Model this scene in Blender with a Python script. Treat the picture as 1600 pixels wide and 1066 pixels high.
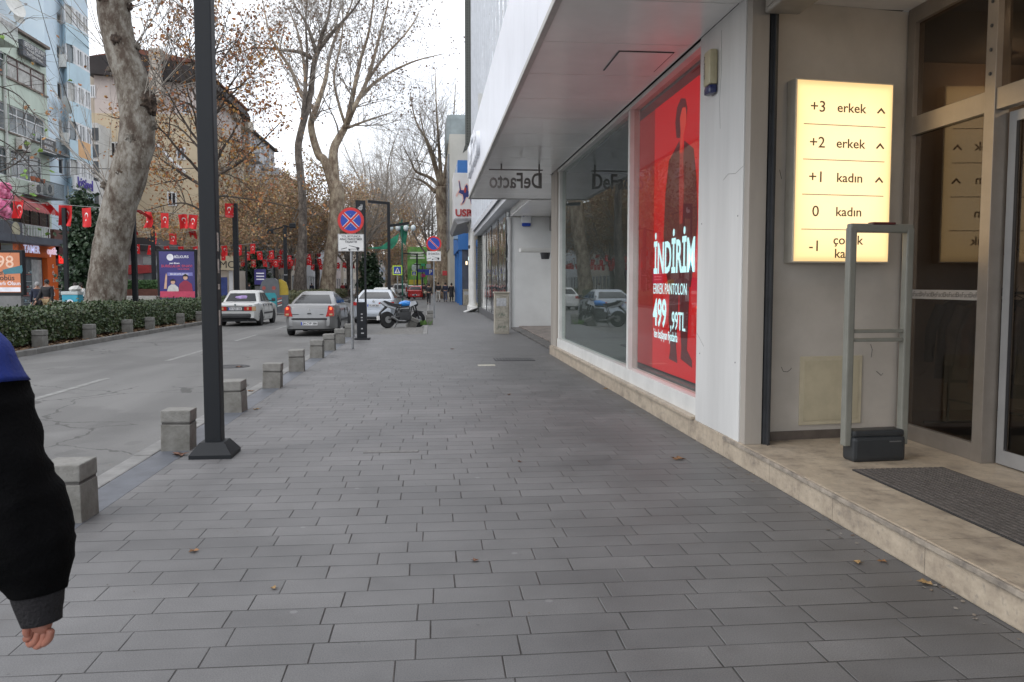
import bpy, bmesh, math, random
from mathutils import Vector, Matrix, noise
S = bpy.context.scene
COL = S.collection
R = math.radians
PI = math.pi
for o in list(bpy.data.objects): bpy.data.objects.remove(o)

# ------------------------------------------------------------------ camera
F = 1290.0; CX, CY = 800.0, 533.0
CAM = Vector((0, 0, 1.6))
ROT = Matrix.Rotation(R(-5.58), 3, 'Z') @ Matrix.Rotation(R(90 - 3.95), 3, 'X')
cam = bpy.data.cameras.new('camera'); cam.sensor_width = 36; cam.lens = F / 1600 * 36
cam.clip_start = 0.05; cam.clip_end = 3000
cam.dof.use_dof = True; cam.dof.focus_distance = 12; cam.dof.aperture_fstop = 14
camo = bpy.data.objects.new('camera', cam); COL.objects.link(camo)
camo.location = CAM; camo.rotation_euler = ROT.to_euler(); S.camera = camo

# ------------------------------------------------------------------ world (overcast) and soft sun
w = bpy.data.worlds.new("World"); S.world = w; w.use_nodes = True
nt = w.node_tree; nt.nodes.clear()
SUN_EL, SUN_AZ = 42, 250
sky = nt.nodes.new('ShaderNodeTexSky'); sky.sky_type = 'NISHITA'; sky.sun_disc = False
sky.sun_elevation = R(SUN_EL); sky.sun_rotation = R(SUN_AZ)
b1 = nt.nodes.new('ShaderNodeBackground'); b1.inputs[1].default_value = 0.05
nt.links.new(sky.outputs[0], b1.inputs[0])
tc = nt.nodes.new('ShaderNodeTexCoord'); nz = nt.nodes.new('ShaderNodeTexNoise')
nz.inputs['Scale'].default_value = 2.2; nz.inputs['Detail'].default_value = 5
cr = nt.nodes.new('ShaderNodeValToRGB')
cr.color_ramp.elements[0].position = .3; cr.color_ramp.elements[0].color = (.86, .88, .94, 1)
cr.color_ramp.elements[1].position = .65; cr.color_ramp.elements[1].color = (1, 1, 1, 1)
nt.links.new(tc.outputs['Generated'], nz.inputs['Vector']); nt.links.new(nz.outputs['Fac'], cr.inputs[0])
b2 = nt.nodes.new('ShaderNodeBackground'); b2.inputs[1].default_value = 1.3
nt.links.new(cr.outputs[0], b2.inputs[0])
ad = nt.nodes.new('ShaderNodeAddShader'); wo = nt.nodes.new('ShaderNodeOutputWorld')
nt.links.new(b1.outputs[0], ad.inputs[0]); nt.links.new(b2.outputs[0], ad.inputs[1]); nt.links.new(ad.outputs[0], wo.inputs[0])
sl = bpy.data.lights.new('sun', 'SUN'); sl.energy = 0.6; sl.angle = R(20); sl.color = (1, .96, .9)
so = bpy.data.objects.new('sun', sl); COL.objects.link(so)
so.rotation_euler = (R(90 - SUN_EL), 0, R(-60))
S.view_settings.view_transform = 'Standard'; S.view_settings.look = 'None'
S.view_settings.exposure = 0.32; S.view_settings.gamma = 1
S.cycles.max_bounces = 8; S.cycles.transparent_max_bounces = 16
S.cycles.sample_clamp_indirect = 6

# ------------------------------------------------------------------ surveying helpers (photo coordinates, 1600 wide)
def ray(px, py): return ROT @ Vector(((px - CX) / F, -(py - CY) / F, -1))
def gp(px, py, z=0.0):
    d = ray(px, py); return CAM + d * ((z - CAM.z) / d.z)
def atY(px, py, Y):
    d = ray(px, py); return CAM + d * (Y / d.y)
def atX(px, py, X):
    d = ray(px, py); return CAM + d * (X / d.x)

# ------------------------------------------------------------------ materials
MATS = {}
def mat(key, col=(.5, .5, .5), rough=.6, var=.12, scale=4, metal=0, bump=0, bscale=None, col2=None, emit=None, es=1,
        spec=.5, coat=0, streak=False, island=None):
    """procedural paint / stone / metal: base colour broken up by two noises, optional bump"""
    if key in MATS: return MATS[key]
    m = bpy.data.materials.new(key); m.use_nodes = True; t = m.node_tree; N = t.nodes; L = t.links
    p = N['Principled BSDF']; p.inputs['Roughness'].default_value = rough; p.inputs['Metallic'].default_value = metal
    p.inputs['Specular IOR Level'].default_value = spec; p.inputs['Coat Weight'].default_value = coat
    g = N.new('ShaderNodeNewGeometry') ; tcn = N.new('ShaderNodeTexCoord')
    src = tcn.outputs['Object']
    if streak:
        mp = N.new('ShaderNodeMapping'); mp.inputs['Scale'].default_value = (1, 1, .12); L.new(src, mp.inputs[0]); src2 = mp.outputs[0]
    else: src2 = src
    n1 = N.new('ShaderNodeTexNoise'); n1.inputs['Scale'].default_value = scale; n1.inputs['Detail'].default_value = 6
    n1.inputs['Roughness'].default_value = .62
    L.new(src2, n1.inputs['Vector'])
    mx = N.new('ShaderNodeMix'); mx.data_type = 'RGBA'
    c2 = col2 if col2 else tuple(c * (1 - var * 1.8) for c in col)
    c1 = col if col2 else tuple(min(1, c * (1 + var)) for c in col)
    mx.inputs[6].default_value = (*c1, 1); mx.inputs[7].default_value = (*c2, 1)
    rm = N.new('ShaderNodeValToRGB'); rm.color_ramp.elements[0].position = .32; rm.color_ramp.elements[1].position = .7
    L.new(n1.outputs['Fac'], rm.inputs[0]); L.new(rm.outputs[0], mx.inputs[0])
    out = mx.outputs[2]
    if island:
        hs = N.new('ShaderNodeValToRGB'); e = hs.color_ramp.elements
        e[0].color = (*island[0], 1); e[1].color = (*island[-1], 1)
        for i, c in enumerate(island[1:-1]):
            k = e.new((i + 1) / (len(island) - 1)); k.color = (*c, 1)
        L.new(g.outputs['Random Per Island'], hs.inputs[0]); out = hs.outputs[0]
    L.new(out, p.inputs['Base Color'])
    if emit:
        p.inputs['Emission Color'].default_value = (*emit, 1); p.inputs['Emission Strength'].default_value = es
    if bump:
        n2 = N.new('ShaderNodeTexNoise'); n2.inputs['Scale'].default_value = bscale or scale * 8; n2.inputs['Detail'].default_value = 4
        L.new(src, n2.inputs['Vector'])
        bp = N.new('ShaderNodeBump'); bp.inputs['Strength'].default_value = bump; bp.inputs['Distance'].default_value = .01
        L.new(n2.outputs['Fac'], bp.inputs['Height']); L.new(bp.outputs[0], p.inputs['Normal'])
    MATS[key] = m; return m

def nodemat(key):
    m = bpy.data.materials.new(key); m.use_nodes = True; MATS[key] = m
    t = m.node_tree; return m, t.nodes, t.links, t.nodes['Principled BSDF']
def mathn(N, L, op, a, b=None, c=None):
    n = N.new('ShaderNodeMath'); n.operation = op
    for i, v in enumerate((a, b, c)):
        if v is None: continue
        if isinstance(v, (int, float)): n.inputs[i].default_value = v
        else: L.new(v, n.inputs[i])
    return n.outputs[0]
def mixc(N, L, f, a, b, mode='MIX'):
    n = N.new('ShaderNodeMix'); n.data_type = 'RGBA'; n.blend_type = mode
    for i, v in ((0, f), (6, a), (7, b)):
        if isinstance(v, (int, float)): n.inputs[i].default_value = v
        elif isinstance(v, tuple): n.inputs[i].default_value = (*v, 1)
        else: L.new(v, n.inputs[i])
    return n.outputs[2]

def paving_mat():
    m, N, L, p = nodemat('stone_paving')
    g = N.new('ShaderNodeNewGeometry'); sp = N.new('ShaderNodeSeparateXYZ'); L.new(g.outputs['Position'], sp.inputs[0])
    wob = N.new('ShaderNodeTexNoise'); wob.inputs['Scale'].default_value = .5; L.new(g.outputs['Position'], wob.inputs['Vector'])
    wv = mathn(N, L, 'MULTIPLY', mathn(N, L, 'SUBTRACT', wob.outputs['Fac'], .5), .05)
    x = mathn(N, L, 'ADD', sp.outputs['X'], wv); y = mathn(N, L, 'ADD', sp.outputs['Y'], wv)
    v = mathn(N, L, 'DIVIDE', y, .203); row = mathn(N, L, 'FLOOR', v); fv = mathn(N, L, 'FRACT', v)
    wn = N.new('ShaderNodeTexWhiteNoise'); wn.noise_dimensions = '1D'; L.new(row, wn.inputs['W'])
    off = mathn(N, L, 'ADD', mathn(N, L, 'MULTIPLY', row, .5), mathn(N, L, 'MULTIPLY', wn.outputs['Value'], .8))
    u = mathn(N, L, 'ADD', mathn(N, L, 'DIVIDE', x, .455), off); cell = mathn(N, L, 'FLOOR', u); fu = mathn(N, L, 'FRACT', u)
    cb = N.new('ShaderNodeCombineXYZ'); L.new(cell, cb.inputs[0]); L.new(row, cb.inputs[1])
    tn = N.new('ShaderNodeTexWhiteNoise'); tn.noise_dimensions = '3D'; L.new(cb.outputs[0], tn.inputs['Vector'])
    eu = mathn(N, L, 'MULTIPLY', mathn(N, L, 'MINIMUM', fu, mathn(N, L, 'SUBTRACT', 1, fu)), .455)
    ev = mathn(N, L, 'MULTIPLY', mathn(N, L, 'MINIMUM', fv, mathn(N, L, 'SUBTRACT', 1, fv)), .203)
    e = mathn(N, L, 'MINIMUM', eu, ev)
    jn = N.new('ShaderNodeTexNoise'); jn.inputs['Scale'].default_value = 3.3; jn.inputs['Detail'].default_value = 3; L.new(g.outputs['Position'], jn.inputs['Vector'])
    jw = mathn(N, L, 'MULTIPLY_ADD', jn.outputs['Fac'], .0100, -.0024)
    joint = mathn(N, L, 'LESS_THAN', e, jw)                      # 1 in the joint
    jsoft = N.new('ShaderNodeMapRange'); L.new(e, jsoft.inputs[0]); jsoft.inputs[1].default_value = 0; jsoft.inputs[2].default_value = .006
    fine = N.new('ShaderNodeTexNoise'); fine.inputs['Scale'].default_value = 160; fine.inputs['Detail'].default_value = 3; L.new(g.outputs['Position'], fine.inputs['Vector'])
    big = N.new('ShaderNodeTexNoise'); big.inputs['Scale'].default_value = .9; big.inputs['Detail'].default_value = 6; big.inputs['Roughness'].default_value = .65; L.new(g.outputs['Position'], big.inputs['Vector'])
    fcr = N.new('ShaderNodeMapRange'); L.new(fine.outputs['Fac'], fcr.inputs[0]); fcr.inputs[1].default_value = .38; fcr.inputs[2].default_value = .68; fcr.inputs[4].default_value = .62; fine_c = fcr.outputs[0]
    base = mixc(N, L, tn.outputs['Value'], (.122, .120, .119), (.154, .151, .149))
    base = mixc(N, L, fine_c, base, (.05, .05, .055))
    br = N.new('ShaderNodeMapRange'); L.new(big.outputs['Fac'], br.inputs[0]); br.inputs[1].default_value = .35; br.inputs[2].default_value = .68
    br.inputs[3].default_value = .78; br.inputs[4].default_value = 1.25
    base = mixc(N, L, 1.0, base, br.outputs[0], 'MULTIPLY')
    # pale dots of old gum and grime stains
    vo = N.new('ShaderNodeTexVoronoi'); vo.inputs['Scale'].default_value = 2.3; L.new(g.outputs['Position'], vo.inputs['Vector'])
    gum = mathn(N, L, 'LESS_THAN', vo.outputs['Distance'], .045)
    base = mixc(N, L, mathn(N, L, 'MULTIPLY', gum, .35), base, (.26, .26, .26))
    vo2 = N.new('ShaderNodeTexVoronoi'); vo2.inputs['Scale'].default_value = 4.1; L.new(g.outputs['Position'], vo2.inputs['Vector'])
    base = mixc(N, L, mathn(N, L, 'MULTIPLY', mathn(N, L, 'LESS_THAN', vo2.outputs['Distance'], .035), .55), base, (.045, .043, .042))
    st = N.new('ShaderNodeTexNoise'); st.inputs['Scale'].default_value = 2.1; st.inputs['Detail'].default_value = 8; L.new(g.outputs['Position'], st.inputs['Vector'])
    sr = N.new('ShaderNodeMapRange'); L.new(st.outputs['Fac'], sr.inputs[0]); sr.inputs[1].default_value = .62; sr.inputs[2].default_value = .75
    base = mixc(N, L, mathn(N, L, 'MULTIPLY', sr.outputs[0], .45), base, (.07, .065, .062))
    base = mixc(N, L, mathn(N, L, 'MULTIPLY', joint, .95), base, (.016, .014, .013))
    L.new(base, p.inputs['Base Color'])
    rr = N.new('ShaderNodeMapRange'); L.new(big.outputs['Fac'], rr.inputs[0]); rr.inputs[3].default_value = .42; rr.inputs[4].default_value = .68
    L.new(rr.outputs[0], p.inputs['Roughness'])
    wn2 = N.new('ShaderNodeTexWhiteNoise'); wn2.noise_dimensions = '2D'; L.new(cb.outputs[0], wn2.inputs['Vector'])
    s2 = N.new('ShaderNodeSeparateColor'); L.new(wn2.outputs['Color'], s2.inputs[0])
    tilt = mathn(N, L, 'ADD', mathn(N, L, 'MULTIPLY', mathn(N, L, 'SUBTRACT', fu, .5), mathn(N, L, 'MULTIPLY_ADD', s2.outputs[0], 2.2, -1.1)), mathn(N, L, 'MULTIPLY', mathn(N, L, 'SUBTRACT', fv, .5), mathn(N, L, 'MULTIPLY_ADD', s2.outputs[1], 1.4, -.7)))
    h = mathn(N, L, 'ADD', tilt, mathn(N, L, 'MULTIPLY', jsoft.outputs[0], .5)); h = mathn(N, L, 'ADD', h, mathn(N, L, 'MULTIPLY', jsoft.outputs[0], .5), mathn(N, L, 'ADD', mathn(N, L, 'MULTIPLY', tn.outputs['Value'], .3), mathn(N, L, 'MULTIPLY', fine.outputs['Fac'], .12)))
    bp = N.new('ShaderNodeBump'); bp.inputs['Strength'].default_value = .7; bp.inputs['Distance'].default_value = .006; L.new(h, bp.inputs['Height']); L.new(bp.outputs[0], p.inputs['Normal'])
    return m

def asphalt_mat():
    m, N, L, p = nodemat('worn_asphalt')
    g = N.new('ShaderNodeNewGeometry')
    def nz(sc, d=5, src=None):
        n = N.new('ShaderNodeTexNoise'); n.inputs['Scale'].default_value = sc; n.inputs['Detail'].default_value = d; L.new(src or g.outputs['Position'], n.inputs['Vector']); return n.outputs['Fac']
    mp = N.new('ShaderNodeMapping'); mp.inputs['Scale'].default_value = (1, .12, 1); L.new(g.outputs['Position'], mp.inputs[0])
    a = mixc(N, L, nz(120, 3), (.09, .09, .088), (.185, .181, .173))
    r = N.new('ShaderNodeMapRange'); L.new(nz(1.1, 5, mp.outputs[0]), r.inputs[0]); r.inputs[1].default_value = .35; r.inputs[2].default_value = .65; r.inputs[3].default_value = .84; r.inputs[4].default_value = 1.12
    a = mixc(N, L, 1.0, a, r.outputs[0], 'MULTIPLY')
    r2 = N.new('ShaderNodeMapRange'); L.new(nz(.35, 7), r2.inputs[0]); r2.inputs[1].default_value = .52; r2.inputs[2].default_value = .56
    a = mixc(N, L, mathn(N, L, 'MULTIPLY', r2.outputs[0], .42), a, (.085, .083, .08))
    vc = N.new('ShaderNodeTexVoronoi'); vc.feature = 'DISTANCE_TO_EDGE'; vc.inputs['Scale'].default_value = .55
    wv = N.new('ShaderNodeVectorMath'); wv.operation = 'MULTIPLY_ADD'; wn_ = N.new('ShaderNodeTexNoise'); wn_.inputs['Scale'].default_value = 2.5; wn_.inputs['Detail'].default_value = 5; L.new(g.outputs['Position'], wn_.inputs['Vector'])
    L.new(wn_.outputs['Color'], wv.inputs[0]); wv.inputs[1].default_value = (.5, .5, 0); L.new(g.outputs['Position'], wv.inputs[2]); L.new(wv.outputs[0], vc.inputs['Vector'])
    ck = mathn(N, L, 'MULTIPLY', mathn(N, L, 'LESS_THAN', vc.outputs['Distance'], .008), mathn(N, L, 'GREATER_THAN', nz(.28, 2), .52))
    a = mixc(N, L, mathn(N, L, 'MULTIPLY', ck, .75), a, (.045, .043, .04))
    a = mixc(N, L, mathn(N, L, 'MULTIPLY', mathn(N, L, 'GREATER_THAN', nz(1.7, 3), .66), .3), a, (.07, .068, .066))
    L.new(a, p.inputs['Base Color']); p.inputs['Roughness'].default_value = .8
    bp = N.new('ShaderNodeBump'); bp.inputs['Strength'].default_value = .5; bp.inputs['Distance'].default_value = .01; L.new(nz(90, 3), bp.inputs['Height']); L.new(bp.outputs[0], p.inputs['Normal'])
    return m

def travertine_mat():
    m, N, L, p = nodemat('travertine')
    g = N.new('ShaderNodeNewGeometry')
    mp = N.new('ShaderNodeMapping'); mp.inputs['Scale'].default_value = (1.3, 1.0, 1.6); L.new(g.outputs['Position'], mp.inputs[0])
    n = N.new('ShaderNodeTexNoise'); n.inputs['Scale'].default_value = 5; n.inputs['Detail'].default_value = 8; n.inputs['Roughness'].default_value = .7; L.new(mp.outputs[0], n.inputs['Vector'])
    n2 = N.new('ShaderNodeTexNoise'); n2.inputs['Scale'].default_value = 28; n2.inputs['Detail'].default_value = 6; L.new(g.outputs['Position'], n2.inputs['Vector'])
    cr = N.new('ShaderNodeValToRGB'); e = cr.color_ramp.elements
    e[0].position = .32; e[0].color = (.23, .19, .15, 1); e[1].position = .64; e[1].color = (.46, .39, .30, 1); k = e.new(.47); k.color = (.36, .30, .23, 1)
    L.new(n.outputs['Fac'], cr.inputs[0])
    r = N.new('ShaderNodeMapRange'); L.new(n2.outputs['Fac'], r.inputs[0]); r.inputs[1].default_value = .58; r.inputs[2].default_value = .72
    a = mixc(N, L, mathn(N, L, 'MULTIPLY', r.outputs[0], .5), cr.outputs[0], (.16, .15, .14))
    sp = N.new('ShaderNodeSeparateXYZ'); L.new(g.outputs['Position'], sp.inputs[0])
    fy = mathn(N, L, 'FRACT', mathn(N, L, 'DIVIDE', sp.outputs['Y'], 1.05)); jt = mathn(N, L, 'LESS_THAN', fy, .006)
    a = mixc(N, L, mathn(N, L, 'MULTIPLY', jt, .7), a, (.07, .06, .05))
    L.new(a, p.inputs['Base Color']); p.inputs['Roughness'].default_value = .38
    bp = N.new('ShaderNodeBump'); bp.inputs['Strength'].default_value = .35; bp.inputs['Distance'].default_value = .006; L.new(n2.outputs['Fac'], bp.inputs['Height']); L.new(bp.outputs[0], p.inputs['Normal'])
    return m

def bark_mat(key, pale=(.36, .34, .29), dark=(.10, .075, .055), mid=(.21, .18, .15), sc=1.0):
    m, N, L, p = nodemat(key)
    tcn = N.new('ShaderNodeTexCoord'); mp = N.new('ShaderNodeMapping'); mp.inputs['Scale'].default_value = (1, 1, .55); L.new(tcn.outputs['Object'], mp.inputs[0])
    n = N.new('ShaderNodeTexNoise'); n.inputs['Scale'].default_value = 2.6 * sc; n.inputs['Detail'].default_value = 9; n.inputs['Roughness'].default_value = .72; L.new(mp.outputs[0], n.inputs['Vector'])
    v = N.new('ShaderNodeTexVoronoi'); v.inputs['Scale'].default_value = 7 * sc; L.new(mp.outputs[0], v.inputs['Vector'])
    n3 = N.new('ShaderNodeTexNoise'); n3.inputs['Scale'].default_value = 26 * sc; n3.inputs['Detail'].default_value = 5; L.new(mp.outputs[0], n3.inputs['Vector'])
    cr = N.new('ShaderNodeValToRGB'); e = cr.color_ramp.elements
    e[0].position = .40; e[0].color = (*dark, 1); e[1].position = .60; e[1].color = (*pale, 1); k = e.new(.5); k.color = (*mid, 1)
    L.new(n.outputs['Fac'], cr.inputs[0])
    a = mixc(N, L, mathn(N, L, 'MULTIPLY', n3.outputs['Fac'], .3), cr.outputs[0], tuple(c * 1.2 for c in dark))
    a = mixc(N, L, mathn(N, L, 'MULTIPLY', mathn(N, L, 'LESS_THAN', v.outputs['Distance'], .2), .3), a, tuple(min(1, c * 1.2) for c in pale))
    L.new(a, p.inputs['Base Color']); p.inputs['Roughness'].default_value = .9
    bp = N.new('ShaderNodeBump'); bp.inputs['Strength'].default_value = .8; bp.inputs['Distance'].default_value = .03; L.new(n3.outputs['Fac'], bp.inputs['Height']); L.new(bp.outputs[0], p.inputs['Normal'])
    return m

def glass_mat(key, tint=(.55, .6, .6), refl=.25, rough=.0, alpha=.75, wav=0):
    """pane: see-through in part, mirror in part (stronger at grazing angles)"""
    m, N, L, p = nodemat(key); N.remove(p)
    tr = N.new('ShaderNodeBsdfTransparent'); tr.inputs[0].default_value = (*tint, 1)
    gl = N.new('ShaderNodeBsdfGlossy'); gl.inputs['Roughness'].default_value = rough; gl.inputs['Color'].default_value = (.95, .97, 1, 1)
    gg = N.new('ShaderNodeNewGeometry'); dt = N.new('ShaderNodeVectorMath'); dt.operation = 'DOT_PRODUCT'; L.new(gg.outputs['Normal'], dt.inputs[0]); L.new(gg.outputs['Incoming'], dt.inputs[1])
    cs = mathn(N, L, 'SUBTRACT', 1, mathn(N, L, 'ABSOLUTE', dt.outputs['Value']))
    f = mathn(N, L, 'MINIMUM', mathn(N, L, 'ADD', mathn(N, L, 'MULTIPLY', mathn(N, L, 'POWER', cs, 5), .6), refl), 1)   # Schlick
    mx = N.new('ShaderNodeMixShader'); L.new(f, mx.inputs[0]); L.new(tr.outputs[0], mx.inputs[1]); L.new(gl.outputs[0], mx.inputs[2])
    if wav:
        g = N.new('ShaderNodeNewGeometry'); n = N.new('ShaderNodeTexNoise'); n.inputs['Scale'].default_value = 1.3; n.inputs['Detail'].default_value = 2
        L.new(g.outputs['Position'], n.inputs['Vector']); bp = N.new('ShaderNodeBump'); bp.inputs['Strength'].default_value = wav; bp.inputs['Distance'].default_value = .1
        L.new(n.outputs['Fac'], bp.inputs['Height']); L.new(bp.outputs[0], gl.inputs['Normal'])
    L.new(mx.outputs[0], N['Material Output'].inputs[0])
    return m

def brick_mat(key, c1, c2, mortar, sc=5):
    m, N, L, p = nodemat(key)
    g = N.new('ShaderNodeNewGeometry'); sp = N.new('ShaderNodeSeparateXYZ'); L.new(g.outputs['Position'], sp.inputs[0])
    cb = N.new('ShaderNodeCombineXYZ'); L.new(mathn(N, L, 'ADD', sp.outputs['X'], sp.outputs['Y']), cb.inputs[0]); L.new(sp.outputs['Z'], cb.inputs[1])
    b = N.new('ShaderNodeTexBrick'); b.inputs['Scale'].default_value = sc; b.inputs['Color1'].default_value = (*c1, 1); b.inputs['Color2'].default_value = (*c2, 1); b.inputs['Mortar'].default_value = (*mortar, 1)
    b.inputs['Mortar Size'].default_value = .03; L.new(cb.outputs[0], b.inputs['Vector'])
    L.new(b.outputs[0], p.inputs['Base Color']); p.inputs['Roughness'].default_value = .9
    return m

# ------------------------------------------------------------------ mesh building
class MB:
    def __init__(s): s.v = []; s.f = []; s.mi = []; s.cur = 0
    def mark(s): return len(s.v)
    def xf(s, i0, M):
        for i in range(i0, len(s.v)): s.v[i] = M @ Vector(s.v[i])
        return s
    def face(s, idx): s.f.append(tuple(idx)); s.mi.append(s.cur)
    def quad(s, a, b, c, d):
        n = len(s.v); s.v += [Vector(a), Vector(b), Vector(c), Vector(d)]; s.face((n, n + 1, n + 2, n + 3)); return s
    def box(s, x0, x1, y0, y1, z0, z1, ch=0):
        if x0 > x1: x0, x1 = x1, x0
        if y0 > y1: y0, y1 = y1, y0
        if z0 > z1: z0, z1 = z1, z0
        if ch <= 0:
            n = len(s.v)
            s.v += [Vector(c) for c in ((x0, y0, z0), (x1, y0, z0), (x1, y1, z0), (x0, y1, z0), (x0, y0, z1), (x1, y0, z1), (x1, y1, z1), (x0, y1, z1))]
            for q in ((3, 2, 1, 0), (4, 5, 6, 7), (0, 1, 5, 4), (1, 2, 6, 5), (2, 3, 7, 6), (3, 0, 4, 7)): s.face([n + i for i in q])
            return s
        bm = bmesh.new(); bmesh.ops.create_cube(bm, size=1)
        for v in bm.verts: v.co = Vector(((x0 + x1) / 2 + v.co.x * (x1 - x0), (y0 + y1) / 2 + v.co.y * (y1 - y0), (z0 + z1) / 2 + v.co.z * (z1 - z0)))
        bmesh.ops.bevel(bm, geom=bm.edges[:], offset=ch, segments=2, affect='EDGES', profile=.6)
        s.addbm(bm); return s
    def addbm(s, bm):
        n = len(s.v); bm.verts.index_update(); s.v += [v.co.copy() for v in bm.verts]
        for f in bm.faces: s.face([n + v.index for v in f.verts])
        bm.free()
    def tube(s, pts, rad, sides=8, caps=True):
        pts = [Vector(p) for p in pts]
        if isinstance(rad, (int, float)): rad = [rad] * len(pts)
        n0 = len(s.v); up = Vector((0, 0, 1)); prev = None
        for i, p in enumerate(pts):
            a = pts[max(i - 1, 0)]; b = pts[min(i + 1, len(pts) - 1)]; d = (b - a)
            d = d.normalized() if d.length > 1e-9 else up
            if prev is None: x = d.cross(up if abs(d.z) < .95 else Vector((1, 0, 0))).normalized()
            else:
                x = prev - d * prev.dot(d); x = x.normalized() if x.length > 1e-6 else d.cross(up).normalized()
            prev = x; y = d.cross(x)
            for k in range(sides):
                t = 2 * PI * k / sides; s.v.append(p + (x * math.cos(t) + y * math.sin(t)) * rad[i])
        for i in range(len(pts) - 1):
            for k in range(sides):
                a = n0 + i * sides + k; b = n0 + i * sides + (k + 1) % sides
                s.face((a, b, b + sides, a + sides))
        if caps:
            s.face([n0 + k for k in reversed(range(sides))]); s.face([n0 + (len(pts) - 1) * sides + k for k in range(sides)])
        return s
    def lathe(s, prof, c=(0, 0, 0), sides=20, M=None):
        n0 = len(s.v)
        for r, z in prof:
            for k in range(sides):
                t = 2 * PI * k / sides; s.v.append(Vector((c[0] + r * math.cos(t), c[1] + r * math.sin(t), c[2] + z)))
        for i in range(len(prof) - 1):
            for k in range(sides):
                a = n0 + i * sides + k; b = n0 + i * sides + (k + 1) % sides; s.face((a, b, b + sides, a + sides))
        s.face([n0 + k for k in reversed(range(sides))]); s.face([n0 + (len(prof) - 1) * sides + k for k in range(sides)])
        if M is not None: s.xf(n0, M)
        return s
    def prism(s, poly, d0, d1, axis='y'):
        """poly in the plane across axis; y: (x,z), x: (y,z), z: (x,y)"""
        n0 = len(s.v); n = len(poly)
        for d in (d0, d1):
            for a, b in poly:
                s.v.append(Vector((a, d, b)) if axis == 'y' else Vector((d, a, b)) if axis == 'x' else Vector((a, b, d)))
        s.face([n0 + i for i in range(n)]); s.face([n0 + n + i for i in reversed(range(n))])
        for i in range(n):
            j = (i + 1) % n; s.face((n0 + j, n0 + i, n0 + n + i, n0 + n + j))
        return s
    def blob(s, c, r, sub=2, amp=.15, seed=0, fr=2):
        bm = bmesh.new(); bmesh.ops.create_icosphere(bm, subdivisions=sub, radius=1)
        if isinstance(r, (int, float)): r = (r, r, r)
        for v in bm.verts:
            k = 1 + amp * noise.noise(v.co * fr + Vector((seed, seed * 1.7, 0)))
            v.co = Vector((c[0] + v.co.x * r[0] * k, c[1] + v.co.y * r[1] * k, c[2] + v.co.z * r[2] * k))
        s.addbm(bm); return s
    def build(s, name, m, parent=None, world=False, smooth=None, fix=True):
        me = bpy.data.meshes.new(name)
        off = Vector((0, 0, 0))
        if world and parent is not None: off = wloc(parent)
        me.from_pydata([tuple(Vector(v) - off) for v in s.v], [], s.f)
        for mm in (m if isinstance(m, (list, tuple)) else [m]): me.materials.append(mm)
        if any(s.mi):
            me.polygons.foreach_set('material_index', s.mi)
        me.update()
        if fix and len(s.f) < 20000:
            bm = bmesh.new(); bm.from_mesh(me); bmesh.ops.recalc_face_normals(bm, faces=bm.faces[:]); bm.to_mesh(me); bm.free()
        if smooth is not None:
            me.polygons.foreach_set('use_smooth', [True] * len(me.polygons))
            if smooth < 180:
                try: me.set_sharp_from_angle(angle=R(smooth))
                except Exception: pass
        o = bpy.data.objects.new(name, me); COL.objects.link(o)
        if parent is not None: o.parent = parent
        return o
def wloc(o):
    v = Vector(o.location)
    while o.parent: o = o.parent; v += Vector(o.location)
    return v
def tag(o, label=None, cat=None, group=None, kind=None):
    if label: o['label'] = label
    if cat: o['category'] = cat
    if group: o['group'] = group
    if kind: o['kind'] = kind
    return o
def thing(name, label, cat, loc=(0, 0, 0), rz=0, group=None):
    o = bpy.data.objects.new(name, None); o.empty_display_size = .3; COL.objects.link(o)
    o.location = loc; o.rotation_euler = (0, 0, rz); return tag(o, label, cat, group)
def struct(name, mb, m, **k):
    o = mb.build(name, m, **k); o['kind'] = 'structure'; return o
def kids(o): return [c for c in bpy.data.objects if c.parent == o]
def dup(root, loc=None, rz=None, label=None, group=None, scale=None):
    r = root.copy(); COL.objects.link(r)
    if loc is not None: r.location = loc
    if rz is not None: r.rotation_euler = (0, 0, rz)
    if label: r['label'] = label
    if group: r['group'] = group
    if scale: r.scale = (scale,) * 3 if isinstance(scale, (int, float)) else scale
    for ch in root.children:
        c = ch.copy(); COL.objects.link(c); c.parent = r
        for g in ch.children:
            d = g.copy(); COL.objects.link(d); d.parent = c
    return r
def text(body, size, m, parent=None, loc=(0, 0, 0), rot=(R(90), 0, 0), ext=.002, name='lettering', align='CENTER', sx=1, bold=0, space=1, world=False):
    c = bpy.data.curves.new('txt', 'FONT'); c.body = body; c.size = size; c.extrude = ext; c.offset = bold
    c.align_x = align; c.align_y = 'CENTER'; c.space_character = space; c.resolution_u = 3
    o = bpy.data.objects.new('txt', c); COL.objects.link(o); bpy.context.view_layer.update()
    me = bpy.data.meshes.new_from_object(o.evaluated_get(bpy.context.evaluated_depsgraph_get())); me.name = name
    bpy.data.objects.remove(o); bpy.data.curves.remove(c)
    if sx != 1: me.transform(Matrix.Diagonal((sx, 1, 1, 1)))
    me.materials.clear(); me.materials.append(m)
    t = bpy.data.objects.new(name, me); COL.objects.link(t); loc = Vector(loc)
    if parent is not None:
        t.parent = parent
        if world: loc = loc - wloc(parent)
    t.location = loc; t.rotation_euler = rot
    return t
RX = (R(90), 0, R(-90))      # writing on a wall that faces the street from the right
LX = (R(90), 0, R(90))       # writing on a wall that faces the street from the left
FR = (R(90), 0, 0)           # writing that faces back along the street
def poly2d(mb, pts, y, th=.004):   # thin plate in xz
    mb.prism(pts, y, y + th, 'y'); return mb
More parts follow.
